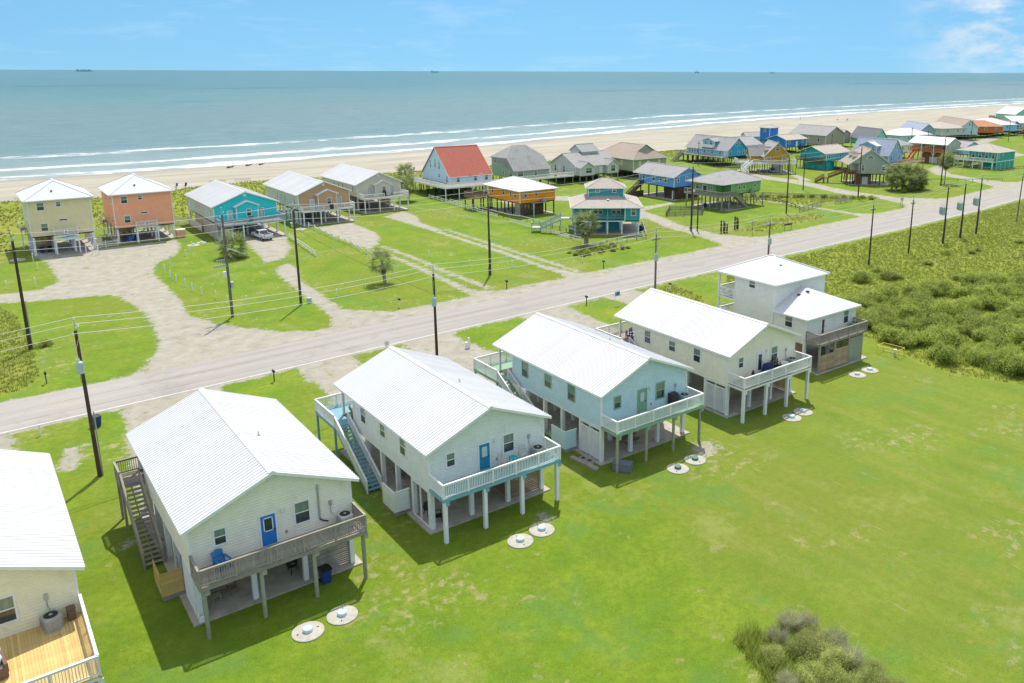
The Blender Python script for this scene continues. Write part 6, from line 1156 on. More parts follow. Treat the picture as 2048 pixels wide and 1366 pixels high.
pole('dark leaning pole at the left picture edge by the rough grass', 4.6, 112.5, 13.0, r=.2, conduit=True); p_ant = pole('grey pole with a tangle of antennas and a meter box', 27.0, 111.7, 13.8, M['polegrey'], meter=True, r=.2); pole('straight dark pole beside the gravel drive of the turquoise house', 36.2, 111.9, 13.4, M['stilt'], r=.19); pole('straight dark pole on the lawn before the orange house', 66.3, 110.7, 13.0, M['stilt'], r=.19, conduit=True)
pole('tall dark pole at the lane before the blue house', 118.9, 117.7, 13.2, r=.2, arm=1.6, conduit=True); pole('shorter dark pole next to the tall one at the lane', 119.9, 116.9, 6.7, M['stilt'], r=.17, tall_cap=False); pole('dark pole beside the grey fence of the green house', 151.3, 119.1, 13.0, M['stilt'], r=.18, arm=1.4); pole('brown pole before the soft sage house', 184.7, 122.6, 13.4, r=.18); pole('dark pole behind the soft sage house lane', 186.9, 141.8, 10.6, M['stilt'], r=.15)
pole('brown pole beside the palm group and the cabbage palm', 226.8, 123.3, 13.5, M['stilt'], r=.18); pole('slim pole on the beach side of the olive house', 205.5, 201, 8.5, r=.13, arm=.9)
for x, y, h, lb in ((262, 187, 10, 'slim pole behind the cyan house roof'), (315, 186, 10, 'slim pole in front of the dark steep roof'), (372, 190, 11, 'slim pole before the long white house'), (296, 168, 11, 'slim pole with a lamp behind the cream cottage'), (400, 186, 10, 'far slim pole before the rust orange house'), (424, 190, 10.5, 'far slim pole before the light blue house'), (384, 165, 9, 'slim pole on the far green by the sand lane')): pole(lb, x, y, h, M['stilt'], r=.14, tall_cap=False, arm=1.2)
# antenna clutter on the grey pole
b = MB()
for k in range(9): b.bar((.3 + k * .24, -.9 + k * .02, 9.35 - k * .12), (.3 + k * .24, .9 - k * .1, 9.35 - k * .12), .03, .03)
b.bar((0, 0, 9.4), (2.3, 0, 8.3), .05, .05); obj('yagi_antenna', b, M['galv'], p_ant)
b = MB()
for a in range(10): b.path([(1.6 * math.cos(a * .63) * (.3 + .7 * q / 3), .5 * math.sin(a * .63), 10.6 + .8 * math.sin(a * .63 + q)) for q in range(4)], .025, 4)
obj('loop_antenna', b, M['galv'], p_ant)
b = MB()
for k in range(6): b.path([(-1.6 + k * .28, -.3, 7.3 + .25 * math.sin(k)), (-1.2 + k * .2, .1, 7.9), (-.2, 0, 7.6 + k * .1)], .03, 4); b.box(-1.7 + k * .28, -1.5 + k * .28, -.2, 0, 7.0, 7.25)
obj('cable_rack', b, M['galv'], p_ant)
def wire(label, pts, sag=.8, r=.022, m=None, group='power lines'):
    b = MB()
    for p, q in zip(pts[:-1], pts[1:]):
        p, q = Vector(p), Vector(q); n = 10; L = (q - p).length; c = [p + (q - p) * (i / n) - Vector((0, 0, sag * L / 40 * 4 * (i / n) * (1 - i / n))) for i in range(n + 1)]; b.path(c, r, 4)
    return tag(obj('power_line', b, m or M['alu'], fix=False), label, 'power line', group)
south = [(-60, 70, 12), (6.0, 72.1, 12.6), (38.6, 76, 11.4), (71.4, 77, 11.4), (94.2, 77, 10.8), (121.2, 77.3, 10.3), (135, 78.2, 9.9), (148.5, 79.1, 10.9), (156.3, 79.8, 10.9), (163, 80, 11.4), (183.9, 81.4, 10.7), (230, 84, 10.6), (320, 92, 10.6)]
for k, (dx, dz, lb) in enumerate(((0, .85, 'topmost power line along the near poles'), (.22, .25, 'middle power line along the near poles'), (-.22, -.35, 'lowest power line along the near poles'))): wire(lb, [(x, y + dx * 1.6, z + dz) for x, y, z in south])
north = [(-60, 112, 13), (4.6, 112.5, 13.0), (36.2, 111.9, 13.4), (66.3, 110.7, 13.0), (118.9, 117.7, 13.2), (151.3, 119.1, 13.0), (184.7, 122.6, 13.4), (226.8, 123.3, 13.5), (300, 132, 13), (420, 150, 13)]
for k, (dx, dz, lb) in enumerate(((0, .85, 'topmost power line along the far poles'), (.22, -.2, 'middle power line along the far poles'), (-.22, -1.1, 'lowest power line along the far poles'))): wire(lb, [(x, y + dx, z + dz) for x, y, z in north], .7)
for pts, lb in (([(38.6, 76, 9), (36.2, 111.9, 11)], 'service wire crossing the road by the mint house'), ([(94.2, 77, 9.4), (118.9, 117.7, 11)], 'service wire crossing the road by the green house'), ([(118.9, 117.7, 11.5), (144.8, 149.9, 6)], 'service wire to the blue house'), ([(226.8, 123.3, 11), (282, 146, 6)], 'service wire to the sea green house'), ([(184.7, 122.6, 12), (232, 168, 6)], 'service wire to the cyan house')): wire(lb, pts, .5, .018, M['iron'])
# ------------------------------------------------------------------ mailboxes, signs, bollards, fences
def mailbox(label, x, y, rz=0, m=None, postm=None, post='single', h=1.05):
    t = thing('mailbox', label, 'mailbox', (x, y, 0), rz); b = MB(); b.box(-.05, .05, -.05, .05, 0, h); obj('post', b, postm or WH, t); m = m or M['black']
    b = MB(); b.extr([(-.1, -.26, h), (.1, -.26, h), (.1, -.26, h + .14)] + [(.1 * math.cos(a), -.26, h + .14 + .1 * math.sin(a)) for a in (.5, 1.05, 1.57, 2.1, 2.6)] + [(-.1, -.26, h + .14)], (0, .52, 0)); obj('box', b, m, t); b = MB(); b.box(.1, .12, 0, .03, h + .1, h + .3); b.box(.1, .12, 0, .12, h + .24, h + .3); obj('flag', b, M['red'], t)
    return t
for lb, x, y, rz, m, pm in (('black mailbox on a white post below the turquoise house drive', 46.6, 102.4, 0, None, WH), ('dark mailbox at the end of the two track drive', 63.9, 101.9, 0, None, M['stilt']), ('black mailbox on a slim post in front of the teal house', 83.9, 103.3, 0, None, M['iron']), ('dark mailbox on the near road edge behind the light blue house', 68.1, 87.6, 3.14, None, M['stilt']), ('black mailbox on a thick white post behind the cream yellow house', 82.4, 85.6, 3.14, None, WH), ('black mailbox on a small stand by the road above the blue door house', 23.9, 84.6, 3.14, None, M['iron']), ('dark mailbox at the edge of the rough grass, left', 4.9, 98.6, 0, None, M['stilt'])): mailbox(lb, x, y, rz, m, pm)
t = thing('mailbox_row', 'row of black mailboxes on a rail by the road at the green house', 'mailbox', (135.9, 106.3, 0)); b = MB(); b.box(-1.1, -1.0, -.05, .05, 0, 1); b.box(1.0, 1.1, -.05, .05, 0, 1); b.box(-1.2, 1.2, -.06, .06, 1, 1.06); obj('rail', b, M['greywood'], t)
for k in range(5): b = MB(); b.box(-.1, .1, -.25, .25, 1.06, 1.3); obj('box', b, M['black'], t, (-.95 + k * .47, 0, 0))
bin_('dark blue bin on the grass behind the tall left pole', 7.4, 83.2, .3)
t = thing('utility_cabinet', 'low blue grey cabinet on the lawn at the foot of a dark pole', 'cabinet', (37.5, 112.2, 0)); b = MB(); b.box(-.25, .25, -.2, .2, 0, .7); obj('body', b, M['trans_grey'], t); b = MB(); b.box(-.28, .28, -.23, .23, .7, .76); obj('cap', b, M['trans_grey'], t)
def stake(label, x, y, h=1.1, m=None, r=.07, group='white marker posts', name='marker_post', cap=True):
    t = thing(name, label, 'post', (x, y, 0), 0, group); b = MB(); b.tube((0, 0, 0), (random.uniform(-.04, .04), 0, h), r, r, 8); obj('shaft', b, m or WH, t)
    if cap: b = MB(); b.lathe([(r * 1.3, 0), (r * 1.3, .05), (.02, .1)], (0, 0, h), 8); obj('cap', b, m or WH, t)
for x, y in ((33.5, 162.3), (32.3, 158.7), (30.9, 155.4), (27.3, 149.9), (25.2, 143.6), (25.3, 140.1), (25.4, 136.5), (25.8, 132.6), (26.1, 129.4), (26.6, 126.0), (27.6, 122.3), (28.2, 118.6), (30.4, 117.2)): stake('white marker post in the row along the gravel drive edge', x, y, 1.5 if 142 < y < 152 else 1.15)
for x, y, lb, h in ((9.3, 167.1, 'white post by the shaded corner of the sand yellow house', 1.3), (9.3, 159.1, 'white post on the lawn left of the gravel yard', 1.1), (7.9, 146.0, 'white post by the curve of the gravel drive', 1.5), (4.4, 147.5, 'white post nearest the left picture edge', 1.2), (9.6, 117, 'pale post on the mown lawn left of the drive', 1.3), (47.2, 115.4, 'white post on the lawn between drive and palm', 1.3), (41.9, 113.2, 'small white post right of the dark pole', 1.1), (64.6, 128.5, 'white post on the two track lawn', 1.2), (66.8, 118, 'pale post on the lawn left of the orange house pole', 1.1), (3.1, 84, 'thin white stake on the near grass strip', 1.0), (83.5, 108.6, 'thin white stake before the shrub bed', 1.2), (72, 113, 'white stake right of the dark lawn pole', 1.2), (17.4, 168.9, 'white post at the left of three before the picket fence', 1.5), (18.1, 166.8, 'white post in the middle of three before the picket fence', 1.7), (18.9, 165.5, 'white post at the right of three before the picket fence', 1.7)): stake(lb, x, y, h, group=None)
def fence(name, label, pts, h=1.05, rails_=(.35, .65, .95), m=None, sp=2.4, postm=None, pw=.1, cat='fence'):
    """post and rail fence; every post and every rail is a part"""
    t = thing(name, label, cat, (pts[0][0], pts[0][1], 0)); m = m or WH; o = Vector((pts[0][0], pts[0][1], 0))
    for a, b_ in zip(pts[:-1], pts[1:]):
        a, b_ = Vector((a[0], a[1], 0)) - o, Vector((b_[0], b_[1], 0)) - o; L = (b_ - a).length; n = max(1, round(L / sp))
        for i in range(n + 1):
            c = a + (b_ - a) * (i / n); pbox('post', t, postm or m, c.x - pw / 2, c.x + pw / 2, c.y - pw / 2, c.y + pw / 2, 0, h)
        for z in rails_:
            for i in range(n): c, d = a + (b_ - a) * (i / n), a + (b_ - a) * ((i + 1) / n); q = MB(); q.bar(c + Vector((0, 0, z)), d + Vector((0, 0, z)), .045, .13); obj('rail', q, m, t)
    return t
fence('rail_fence', 'short white two rail fence beside the turquoise house drive', [(50.6, 160.1), (49.0, 141.1)], 1.1, (.45, .9)); fence('rail_fence', 'white rail fence at the left of the red roof house lawn', [(96.5, 190.4), (96, 176), (94.9, 154.5)], 1.1, (.45, .9)); fence('rail_fence', 'white rail fence running down to the palm at the teal house', [(94.2, 148.5), (93.9, 122.6)], 1.1, (.4, .85)); fence('rail_fence', 'white rail fence with brown posts behind the first white fence', [(96.8, 180), (96.3, 152), (97.5, 149), (97.2, 127)], 1.15, (1.1,), postm=M['brownwood'])
fence('rail_fence', 'pale rail fence with brown posts in front of the teal house', [(96.1, 117.3), (106.2, 117.5), (115.0, 128.6)], 1.15, (.4, 1.1), postm=M['brownwood']); fence('rail_fence', 'short white fence panel under the palm tree', [(93.4, 118.4), (95.6, 117.4)], .8, (.3, .7)); fence('rail_fence', 'dark rail fence behind the green house', [(157, 139), (164.2, 133), (158.6, 121)], 1.0, (.4, .85), M['darkwood'], postm=M['darkwood'])
fence('rail_fence', 'grey four rail gate fence nearest the dark pole', [(155.4, 118.6), (167.5, 121.4)], 1.2, (.3, .6, .9, 1.15), gw); fence('rail_fence', 'grey four rail gate fence beyond the sand drive', [(172.2, 120.7), (179.7, 121.1)], 1.2, (.3, .6, .9, 1.15), gw); fence('rail_fence', 'long grey rail fence along the overgrown verge', [(163, 146), (171, 137), (181, 124)], 1.2, (.4, .8, 1.1), gw); fence('rail_fence', 'grey rail fence before the sea green house', [(272, 146), (274.5, 131), (290, 127), (312, 133)], 1.2, (.5, 1.1), gw)
fence('rail_fence', 'low dark rope fence on the lane green', [(228, 133), (250, 116.5)], .9, (.8,), M['iron'], 4.5, M['stilt'], .08)
def picket(label, pts, h, m, sp=.16, ph=None):
    t = thing('picket_fence', label, 'fence', (pts[0][0], pts[0][1], 0)); o = Vector((pts[0][0], pts[0][1], 0)); b = MB(); j = MB()
    for a, c in zip(pts[:-1], pts[1:]):
        a, c = Vector((a[0], a[1], 0)) - o, Vector((c[0], c[1], 0)) - o; L = (c - a).length; n = int(L / sp)
        for z in (.3, h - .25): b.bar(a + Vector((0, 0, z)), c + Vector((0, 0, z)), .04, .09)
        for i in range(n): q = a + (c - a) * (i / n); j.bar(q + Vector((0, 0, .05)), q + Vector((0, 0, h + random.uniform(-.03, .03))), .09, .03)
        for i in range(max(1, round(L / 2.4)) + 1): q = a + (c - a) * (i / max(1, round(L / 2.4))); pbox('post', t, m, q.x - .06, q.x + .06, q.y - .06, q.y + .06, 0, h + .1)
    obj('rails', b, m, t); tag(obj('pickets', j, m, t, fix=False), kind='stuff'); return t
picket('white picket fence between the yellow and coral houses', [(18.9, 171.2), (23.0, 172.5)], 1.3, WH); picket('white panel fence behind the coral house', [(34.5, 190), (38.8, 188), (38.9, 178)], 1.6, WH, .12); picket('white panel fence along the dune behind the coral house', [(34.2, 205), (34.5, 190)], 1.6, WH, .12)
picket('weathered picket garden fence below the blue house', [(126.8, 133.6), (134.5, 129.8), (139.5, 134.2), (133, 139), (126.8, 133.6)], 1.1, gw)
t = thing('rope_fence', 'row of white posts linked by rope before the tan house', 'fence', (57.5, 152, 0)); pts = [(57.7, 169.2), (57.7, 165.7), (57.5, 161.9), (57.5, 158.6), (57.3, 154.9), (57.6, 152.3), (57.5, 148.8), (57.4, 145.4), (57.0, 141.3), (56.9, 137.6), (57.3, 135.2)]
for a in pts: ptube('post', t, WH, a[0] - 57.5, a[1] - 152, 0, 1.05, .12)
for a, c in zip(pts[:-1], pts[1:]): b = MB(); b.path([(a[0] + (c[0] - a[0]) * q - 57.5, a[1] + (c[1] - a[1]) * q - 152, .95 - 1.3 * q * (1 - q)) for q in ls(0, 1, 7)], .05, 5); obj('rope', b, M['rope'], t)
t = thing('rope_fence', 'thin rope fence with pale posts left of the white rail fence', 'fence', (90, 165, 0)); pts = [(85, 176), (87, 170), (88, 164), (89, 158), (89.6, 152), (92, 148), (93.5, 146)]
for a in pts: ptube('post', t, WH, a[0] - 90, a[1] - 165, 0, .9, .07)
for a, c in zip(pts[:-1], pts[1:]): b = MB(); b.path([(a[0] + (c[0] - a[0]) * q - 90, a[1] + (c[1] - a[1]) * q - 165, .8 - .9 * q * (1 - q)) for q in ls(0, 1, 6)], .03, 4); obj('rope', b, M['rope'], t)
for k, (x, y, h) in enumerate(((122.1, 112.3, 2.6), (122.6, 111.8, 2.2), (123.0, 112.4, 2.4), (123.4, 111.9, 1.8), (127.2, 113.2, 2.8), (127.7, 112.8, 2.2), (128.1, 113.4, 2.5))): stake('rough timber bollard in a clump by the lane', x, y, h, M['darkwood'], .17, 'timber bollards by the lane', 'timber_bollard', False)
t = thing('street_sign', 'small road sign on a slim post at the lane corner', 'sign', (126.0, 107.4, 0)); b = MB(); b.tube((0, 0, 0), (0, 0, 2.6), .04); obj('post', b, M['polegrey'], t); b = MB(); b.box(-.3, .3, -.02, .02, 2.2, 2.8); obj('plate', b, M['galv'], t)
t = thing('street_sign', 'sign on two posts at the corner before the soft sage house', 'sign', (182.6, 108.8, 0)); b = MB(); b.tube((-.4, 0, 0), (-.4, 0, 2.2), .05); b.tube((.4, 0, 0), (.4, 0, 2.2), .05); obj('post', b, M['polegrey'], t); b = MB(); b.box(-.55, .55, -.03, .03, 1.4, 2.3); obj('plate', b, M['galv'], t)
t = thing('road_marker', 'white post and box on the grass strip between the mint and blue houses', 'sign', (45.6, 81.4, 0)); b = MB(); b.box(-.09, .09, -.09, .09, 0, 1.3); obj('post', b, WH, t); b = MB(); b.box(-.5, -.2, -.15, .15, 0, .8); obj('box', b, WH, t)
t = thing('street_sign', 'small white sign plate beside the road above the mint house roof', 'sign', (36.6, 84.4, 0)); b = MB(); b.tube((0, 0, 0), (0, 0, 1.8), .04); obj('post', b, M['galv'], t); b = MB(); b.box(-.28, .28, -.02, .02, 1.4, 1.95); obj('plate', b, WH, t)
for x, y, lb in ((70.6, 84.6, 'blue yard flag by the road behind the light blue house'), (78.3, 71.6, 'pale green yard flag before the balconies of the two storey house')): t = thing('yard_flag', lb, 'flag', (x, y, 0)); b = MB(); b.bar((0, 0, 0), (.5, 0, 2.2), .04, .04); obj('staff', b, WH, t); b = MB(); b.box(.25, 1.1, -.015, .015, 1.4, 2.0); obj('cloth', b, M['deep_blue'] if 'blue y' in lb else M['pale_teal'], t)
for x, y, r_, lb in ((34.2, 164.4, 1.1, 'pale concrete lid left of the turquoise house shadow'), (36.0, 166, .9, 'pale concrete lid nearer the turquoise house'), (55.6, 168.2, 1.1, 'pale concrete lid beside the tan house'), (49.6, 160.9, .9, 'pale concrete lid at the end of the short white fence'), (7.2, 169.4, 1.2, 'pale concrete lid in the shade of the sand yellow house')): septic(lb, x, y, r_)
b = MB(); b.lathe([(.42, 0), (.45, .05), (.45, .62), (.3, .72)], n=12); t = thing('white_drum', 'white utility drum beside the tan house', 'drum', (55.2, 171.4, 0)); obj('body', b, WH, t); b = MB(); b.box(-.5, .5, -.5, .5, .9, .98); b.box(-.08, .08, -.08, .08, .7, .9); obj('top', b, WH, t)
# ------------------------------------------------------------------ vegetation
def leafmat(name, a, b_, c):
    m, n_, l_, p_ = nodes(name); oi = n_.new('ShaderNodeObjectInfo'); tcn = n_.new('ShaderNodeTexCoord'); g = n_.new('ShaderNodeNewGeometry')
    no = n_.new('ShaderNodeTexNoise'); no.inputs['Scale'].default_value = 1.6; no.inputs['Detail'].default_value = 4; l_.new(g.outputs['Position'], no.inputs['Vector'])
    ad = n_.new('ShaderNodeMath'); ad.operation = 'MULTIPLY_ADD'; l_.new(g.outputs['Random Per Island'], ad.inputs[0]); ad.inputs[1].default_value = .45; l_.new(no.outputs[0], ad.inputs[2])
    r_ = n_.new('ShaderNodeValToRGB'); e = r_.color_ramp.elements; e.new(.5); e[0].position = .38; e[1].position = .68; e[2].position = 1.0
    for i, q in enumerate((a, b_, c)): e[i].color = c4(q)
    l_.new(ad.outputs[0], r_.inputs[0]); hs = n_.new('ShaderNodeHueSaturation'); mr_ = n_.new('ShaderNodeMapRange'); mr_.inputs[3].default_value = .75; mr_.inputs[4].default_value = 1.25; l_.new(oi.outputs['Random'], mr_.inputs[0]); l_.new(mr_.outputs[0], hs.inputs['Value']); l_.new(r_.outputs[0], hs.inputs['Color'])
    l_.new(hs.outputs[0], p_.inputs['Base Color']); p_.inputs['Roughness'].default_value = .6; p_.inputs['Specular IOR Level'].default_value = .25
    vm = n_.new('ShaderNodeVectorMath'); vm.operation = 'MULTIPLY_ADD'; l_.new(g.outputs['Normal'], vm.inputs[0]); vm.inputs[1].default_value = (.55,) * 3; vm.inputs[2].default_value = (0, 0, .6); vn = n_.new('ShaderNodeVectorMath'); vn.operation = 'NORMALIZE'; l_.new(vm.outputs[0], vn.inputs[0]); l_.new(vn.outputs[0], p_.inputs['Normal'])
    tr = n_.new('ShaderNodeBsdfTranslucent'); l_.new(hs.outputs[0], tr.inputs['Color']); mxs = n_.new('ShaderNodeMixShader'); mxs.inputs[0].default_value = .4; l_.new(p_.outputs[0], mxs.inputs[1]); l_.new(tr.outputs[0], mxs.inputs[2]); l_.new(mxs.outputs[0], n_['Material Output'].inputs['Surface'])
    return m
LM = leafmat('shrub_leaf', (.13, .20, .026), (.28, .36, .042), (.44, .49, .085)); LD = leafmat('dry_leaf', (.17, .19, .07), (.29, .29, .13), (.42, .39, .25)); LP = leafmat('palm_leaf', (.09, .15, .03), (.20, .27, .06), (.38, .42, .18)); LT = leafmat('tuft_blade', (.17, .25, .024), (.26, .335, .034), (.40, .42, .09)); LPD = leafmat('dead_palm_leaf', (.16, .125, .075), (.24, .19, .12), (.34, .28, .19))
LTW = leafmat('dry_twig', (.27, .27, .15), (.38, .38, .22), (.52, .50, .34)); LC = leafmat('clump_leaf', (.16, .21, .04), (.32, .37, .08), (.50, .53, .18)); rs = np.random.RandomState(11)
def leaf_cloud(n, rx, ry, rz, lobes=7, size=.16, seed=0, zmin=.05, up=.5):
    """many small leaf faces spread through a lumpy volume"""
    g = np.random.RandomState(seed); C_ = []
    for k in range(lobes):
        a = g.rand() * 6.28; q = g.rand() ** .6; C_.append((math.cos(a) * rx * q * .7, math.sin(a) * ry * q * .7, rz * (.35 + .45 * g.rand()) * (1 - .35 * q), (.22 + .3 * g.rand())))
    v = np.zeros((n, 4, 3)); 
    for i in range(n):
        c = C_[g.randint(lobes)]; d = g.randn(3); d /= np.linalg.norm(d); rr_ = (.25 + .85 * g.rand() ** .6) * c[3]
        p = np.array([c[0] + d[0] * rr_ * rx, c[1] + d[1] * rr_ * ry, max(zmin, c[2] + d[2] * rr_ * rz)])
        u_ = g.randn(3); u_[2] *= .6; u_ /= np.linalg.norm(u_); w_ = np.cross(u_, d + np.array([0, 0, up]) + g.randn(3) * .35); w_ /= np.linalg.norm(w_) + 1e-9; s = size * (.6 + .8 * g.rand())
        v[i] = [p - u_ * s * .5, p + w_ * s * .28, p + u_ * s * .5, p - w_ * s * .28]
    return v.reshape(-1, 3)
def quads_mesh(name, v, m):
    n = len(v) // 4; me = bpy.data.meshes.new(name); me.vertices.add(len(v)); me.vertices.foreach_set('co', v.ravel()); me.loops.add(4 * n); me.loops.foreach_set('vertex_index', np.arange(4 * n)); me.polygons.add(n); me.polygons.foreach_set('loop_start', np.arange(n) * 4); me.polygons.foreach_set('loop_total', np.full(n, 4)); me.update(); me.materials.append(m); return me
def tris_mesh(name, v, m):
    n = len(v) // 3; me = bpy.data.meshes.new(name); me.vertices.add(len(v)); me.vertices.foreach_set('co', v.ravel()); me.loops.add(3 * n); me.loops.foreach_set('vertex_index', np.arange(3 * n)); me.polygons.add(n); me.polygons.foreach_set('loop_start', np.arange(n) * 3); me.polygons.foreach_set('loop_total', np.full(n, 3)); me.update(); me.materials.append(m); return me
SH = [(quads_mesh('foliage', leaf_cloud(7500, 1.7, 1.7, 1.7, 20, .115, s), LM)) for s in range(5)]; SHF = [quads_mesh('foliage', leaf_cloud(15000, 1.6, 1.6, 1.7, 26, .062, 40 + s), LC) for s in range(3)]; SHD = [quads_mesh('foliage', leaf_cloud(6500, 1.5, 1.5, 1.5, 20, .07, 20 + s), LD) for s in range(2)]
def stems(seed, h):
    g = np.random.RandomState(seed); b = MB()
    for k in range(9): a = g.rand() * 6.28; q = .3 + g.rand() * .7; b.path([(0, 0, 0), (math.cos(a) * q * .5, math.sin(a) * q * .5, h * .45), (math.cos(a) * q, math.sin(a) * q, h * .85)], .03, 4)
    return b.mesh('stem', M['greywood'])
ST = [stems(s, 1.5) for s in range(3)]
def twigs(seed, n=700):
    g = np.random.RandomState(seed); v = []
    for i in range(n):
        a = g.rand() * 6.28; r0 = g.rand() ** .5 * 1.0; e = .5 + .9 * g.rand(); p0 = np.array([math.cos(a) * r0, math.sin(a) * r0, .5 + .7 * g.rand()]); d = np.array([math.cos(a) * math.cos(e), math.sin(a) * math.cos(e), math.sin(e)]) + g.randn(3) * .25; L = .5 + .5 * g.rand(); sd = np.cross(d, g.randn(3)); sd = sd / (np.linalg.norm(sd) + 1e-9) * .014
        v += [p0 - sd, p0 + sd, p0 + d * L]
    return tris_mesh('twigs', np.array(v), LTW)
TW = [twigs(s) for s in range(2)]
def shrub(label, x, y, s, kind=0, group=None, z=0, dry=False, name='shrub', fine=False):
    t = thing(name, label, 'shrub', (x, y, z), random.random() * 6, group); me = SHD[kind % 2] if dry else (SHF[kind % 3] if fine else SH[kind % 5])
    link('foliage', me, t, scale=(s, s, s * random.uniform(.8, 1.15))); link('stem', ST[kind % 3], t, scale=s * .9)
    if dry: link('twigs', TW[kind % 2], t, scale=s)
    return t
# thicket at the meadow edge: dense shrubs, nothing tells most of them apart
edge_pts = [(85.8, 56), (85.8, 53), (84.9, 49.6), (83.2, 45.2), (83.4, 41.4), (84.8, 38), (86.6, 34.6), (89, 30), (92, 25), (96, 20)]
placed = []
for k in range(9000):
    if len(placed) >= 250: break
    x = rs.uniform(84, 132); y = rs.uniform(18, 74)
    ex = np.interp(y, [18, 20, 25, 30, 34.6, 38, 41.4, 45.2, 49.6, 53, 56, 74], [97, 96, 92, 89, 86.8, 85.2, 84, 83.9, 85.4, 86.4, 86.6, 92])
    dens = 1.0 if y < 66 - (x - 90) * .22 else .10
    if x < ex + .7 or rs.rand() > dens or any((x - a) ** 2 + (y - b) ** 2 < (1.2 + .3 * (x > 105)) ** 2 for a, b in placed): continue
    placed.append((x, y))
for k, (x, y) in enumerate(placed):
    d_edge = x - np.interp(y, [18, 25, 34.6, 41.4, 49.6, 56, 74], [97, 92, 86.8, 84, 85.4, 86.6, 92]); dry = d_edge < 2.2 and rs.rand() < .45
    shrub('dense green coastal shrub growing in the thicket beyond the back lawns', x, y, rs.uniform(.8, 1.4), k, 'shrubs of the thicket', dry=False) if not dry else shrub('greyish half bare shrub at the lawn edge of the thicket', x, y, rs.uniform(.6, .95), k, 'grey shrubs at the thicket edge', dry=True)
for k in range(30):
    x, y = rs.uniform(98, 175), rs.uniform(40, 74)
    if y < 66 - (x - 90) * .22 and x < 130: continue
    shrub('low lone shrub scattered in the meadow', x, y, rs.uniform(.35, .75), k, 'scattered meadow shrubs')
# rough clump at the lower picture edge
for k, (x, y, s, dry) in enumerate(((33.6, 25.2, .75, 1), (35.2, 25.6, .8, 1), (36.1, 25.0, .7, 1), (32.2, 24.4, .8, 0), (33.8, 23.6, 1.0, 0), (35.4, 23.7, .95, 0), (36.0, 23.0, .8, 1), (31.2, 22.6, .7, 1), (32.6, 22.2, .95, 0), (34.4, 22.0, 1.05, 0), (35.4, 21.6, .85, 1), (35.6, 20.4, .8, 0), (33.2, 20.6, 1.0, 0), (34.9, 19.8, 1.0, 0), (31.6, 20.6, .8, 1), (35.4, 18.6, .8, 0), (33.6, 18.6, 1, 0))):
    shrub('silvery twiggy shrub in the clump at the lower picture edge' if dry else 'green leafy shrub in the clump at the lower picture edge', x, y, s * .72, k, 'twiggy shrubs of the lower clump' if dry else 'leafy shrubs of the lower clump', dry=bool(dry), fine=True)
# bed in front of the teal house and along verges
for k in range(26): shrub('low bushy plant in the bed at the foot of the big palm', rs.uniform(86, 97.5), rs.uniform(112.3, 117.2), rs.uniform(.3, .55), k, 'plants in the palm bed', dry=k % 4 == 3)
for k, u_ in enumerate(np.linspace(0, 1, 16)): shrub('dark bush on the overgrown verge along the grey fence', 163.5 + 24 * u_ + rs.uniform(-1, 1), 145 - 24 * u_ ** .8 + rs.uniform(-1.2, 1.2), rs.uniform(.45, .8), k, 'bushes on the fence verge')
shrub('rounded dark bush at the foot of the left dark pole', 5.9, 113.2, .7, 1)
shrub('yellow green bush behind the cyan house roof', 262, 186, 1.4, 2)
# palms
def frond_mesh(seed, L=1.75, m=None):
    g = np.random.RandomState(seed); v = []; n = 17; stem = .62 * L
    q0 = np.array([0, 0, 0.]); q1 = np.array([stem, 0, -.12 * L])
    v += [q0 + [0, .03, 0], q0 - [0, .03, 0], q1]
    for i in range(n):
        a = -1.75 + 3.5 * i / (n - 1); ll = L * (.95 - .25 * abs(a) / 1.75) * g.uniform(.88, 1.1); d = np.array([math.cos(a), math.sin(a), -.12 - .15 * g.rand()]); tip = q1 + d * ll + np.array([0, 0, -.22 * L * g.rand()]); mid = q1 + d * ll * .55 + np.array([0, 0, .05]); side = np.array([-math.sin(a), math.cos(a), 0]) * .036 * L
        v += [q1, mid + side, mid - side, mid + side, tip, mid - side]
    return tris_mesh('frond', np.array(v), m or LP)
FR = [frond_mesh(s) for s in range(4)]; FRD = [frond_mesh(9 + s, 1.1, LPD) for s in range(2)]
def palm(label, x, y, h, s=1.0, n=30, dead=10, trunk_r=.2, lean=0, name='palm_tree', tm=None):
    t = thing(name, label, 'palm tree', (x, y, 0), random.random() * 6); b = MB(); k = 8
    for i in range(k): z0, z1 = h * i / k, h * (i + 1) / k; b.tube((lean * (z0 / h) ** 2, 0, z0 - .02), (lean * (z1 / h) ** 2, 0, z1 + .02), trunk_r * (1.12 - .25 * i / k), trunk_r * (1.0 - .25 * i / k), 10)
    obj('trunk', b, tm or M['greywood'], t)
    for i in range(n):
        a = i * 2.39996; e = 1.35 - 2.0 * (i / n) ** .9; o = link('frond', FR[i % 4], t, (lean, 0, h - .1 - .25 * i / n), rot=(random.uniform(-.3, .3), -e, a)); o.scale = (s * random.uniform(.85, 1.15),) * 3
    for i in range(dead): o = link('frond', FRD[i % 2], t, (lean, 0, h - .35 - .5 * random.random()), rot=(random.uniform(-.3, .3), random.uniform(.75, 1.35), i * 2.39996 + .3)); o.scale = (s * random.uniform(.8, 1.1),) * 3
    return t
palm('large fan palm with a skirt of dead leaves before the teal house', 92.6, 119.2, 4.5, 1.25, 30, 46, .42); palm('bushy fan palm on the lawn beside the gravel drive', 50.5, 115.8, 3.7, .95, 22, 10, .26, .4); palm('young fan palm behind the antenna pole', 37.2, 149, 2.4, 1.25, 34, 4, .25); palm('fan palm right of the beige house', 90.4, 189.8, 4.0, 1.2, 34, 8, .3, -.3)
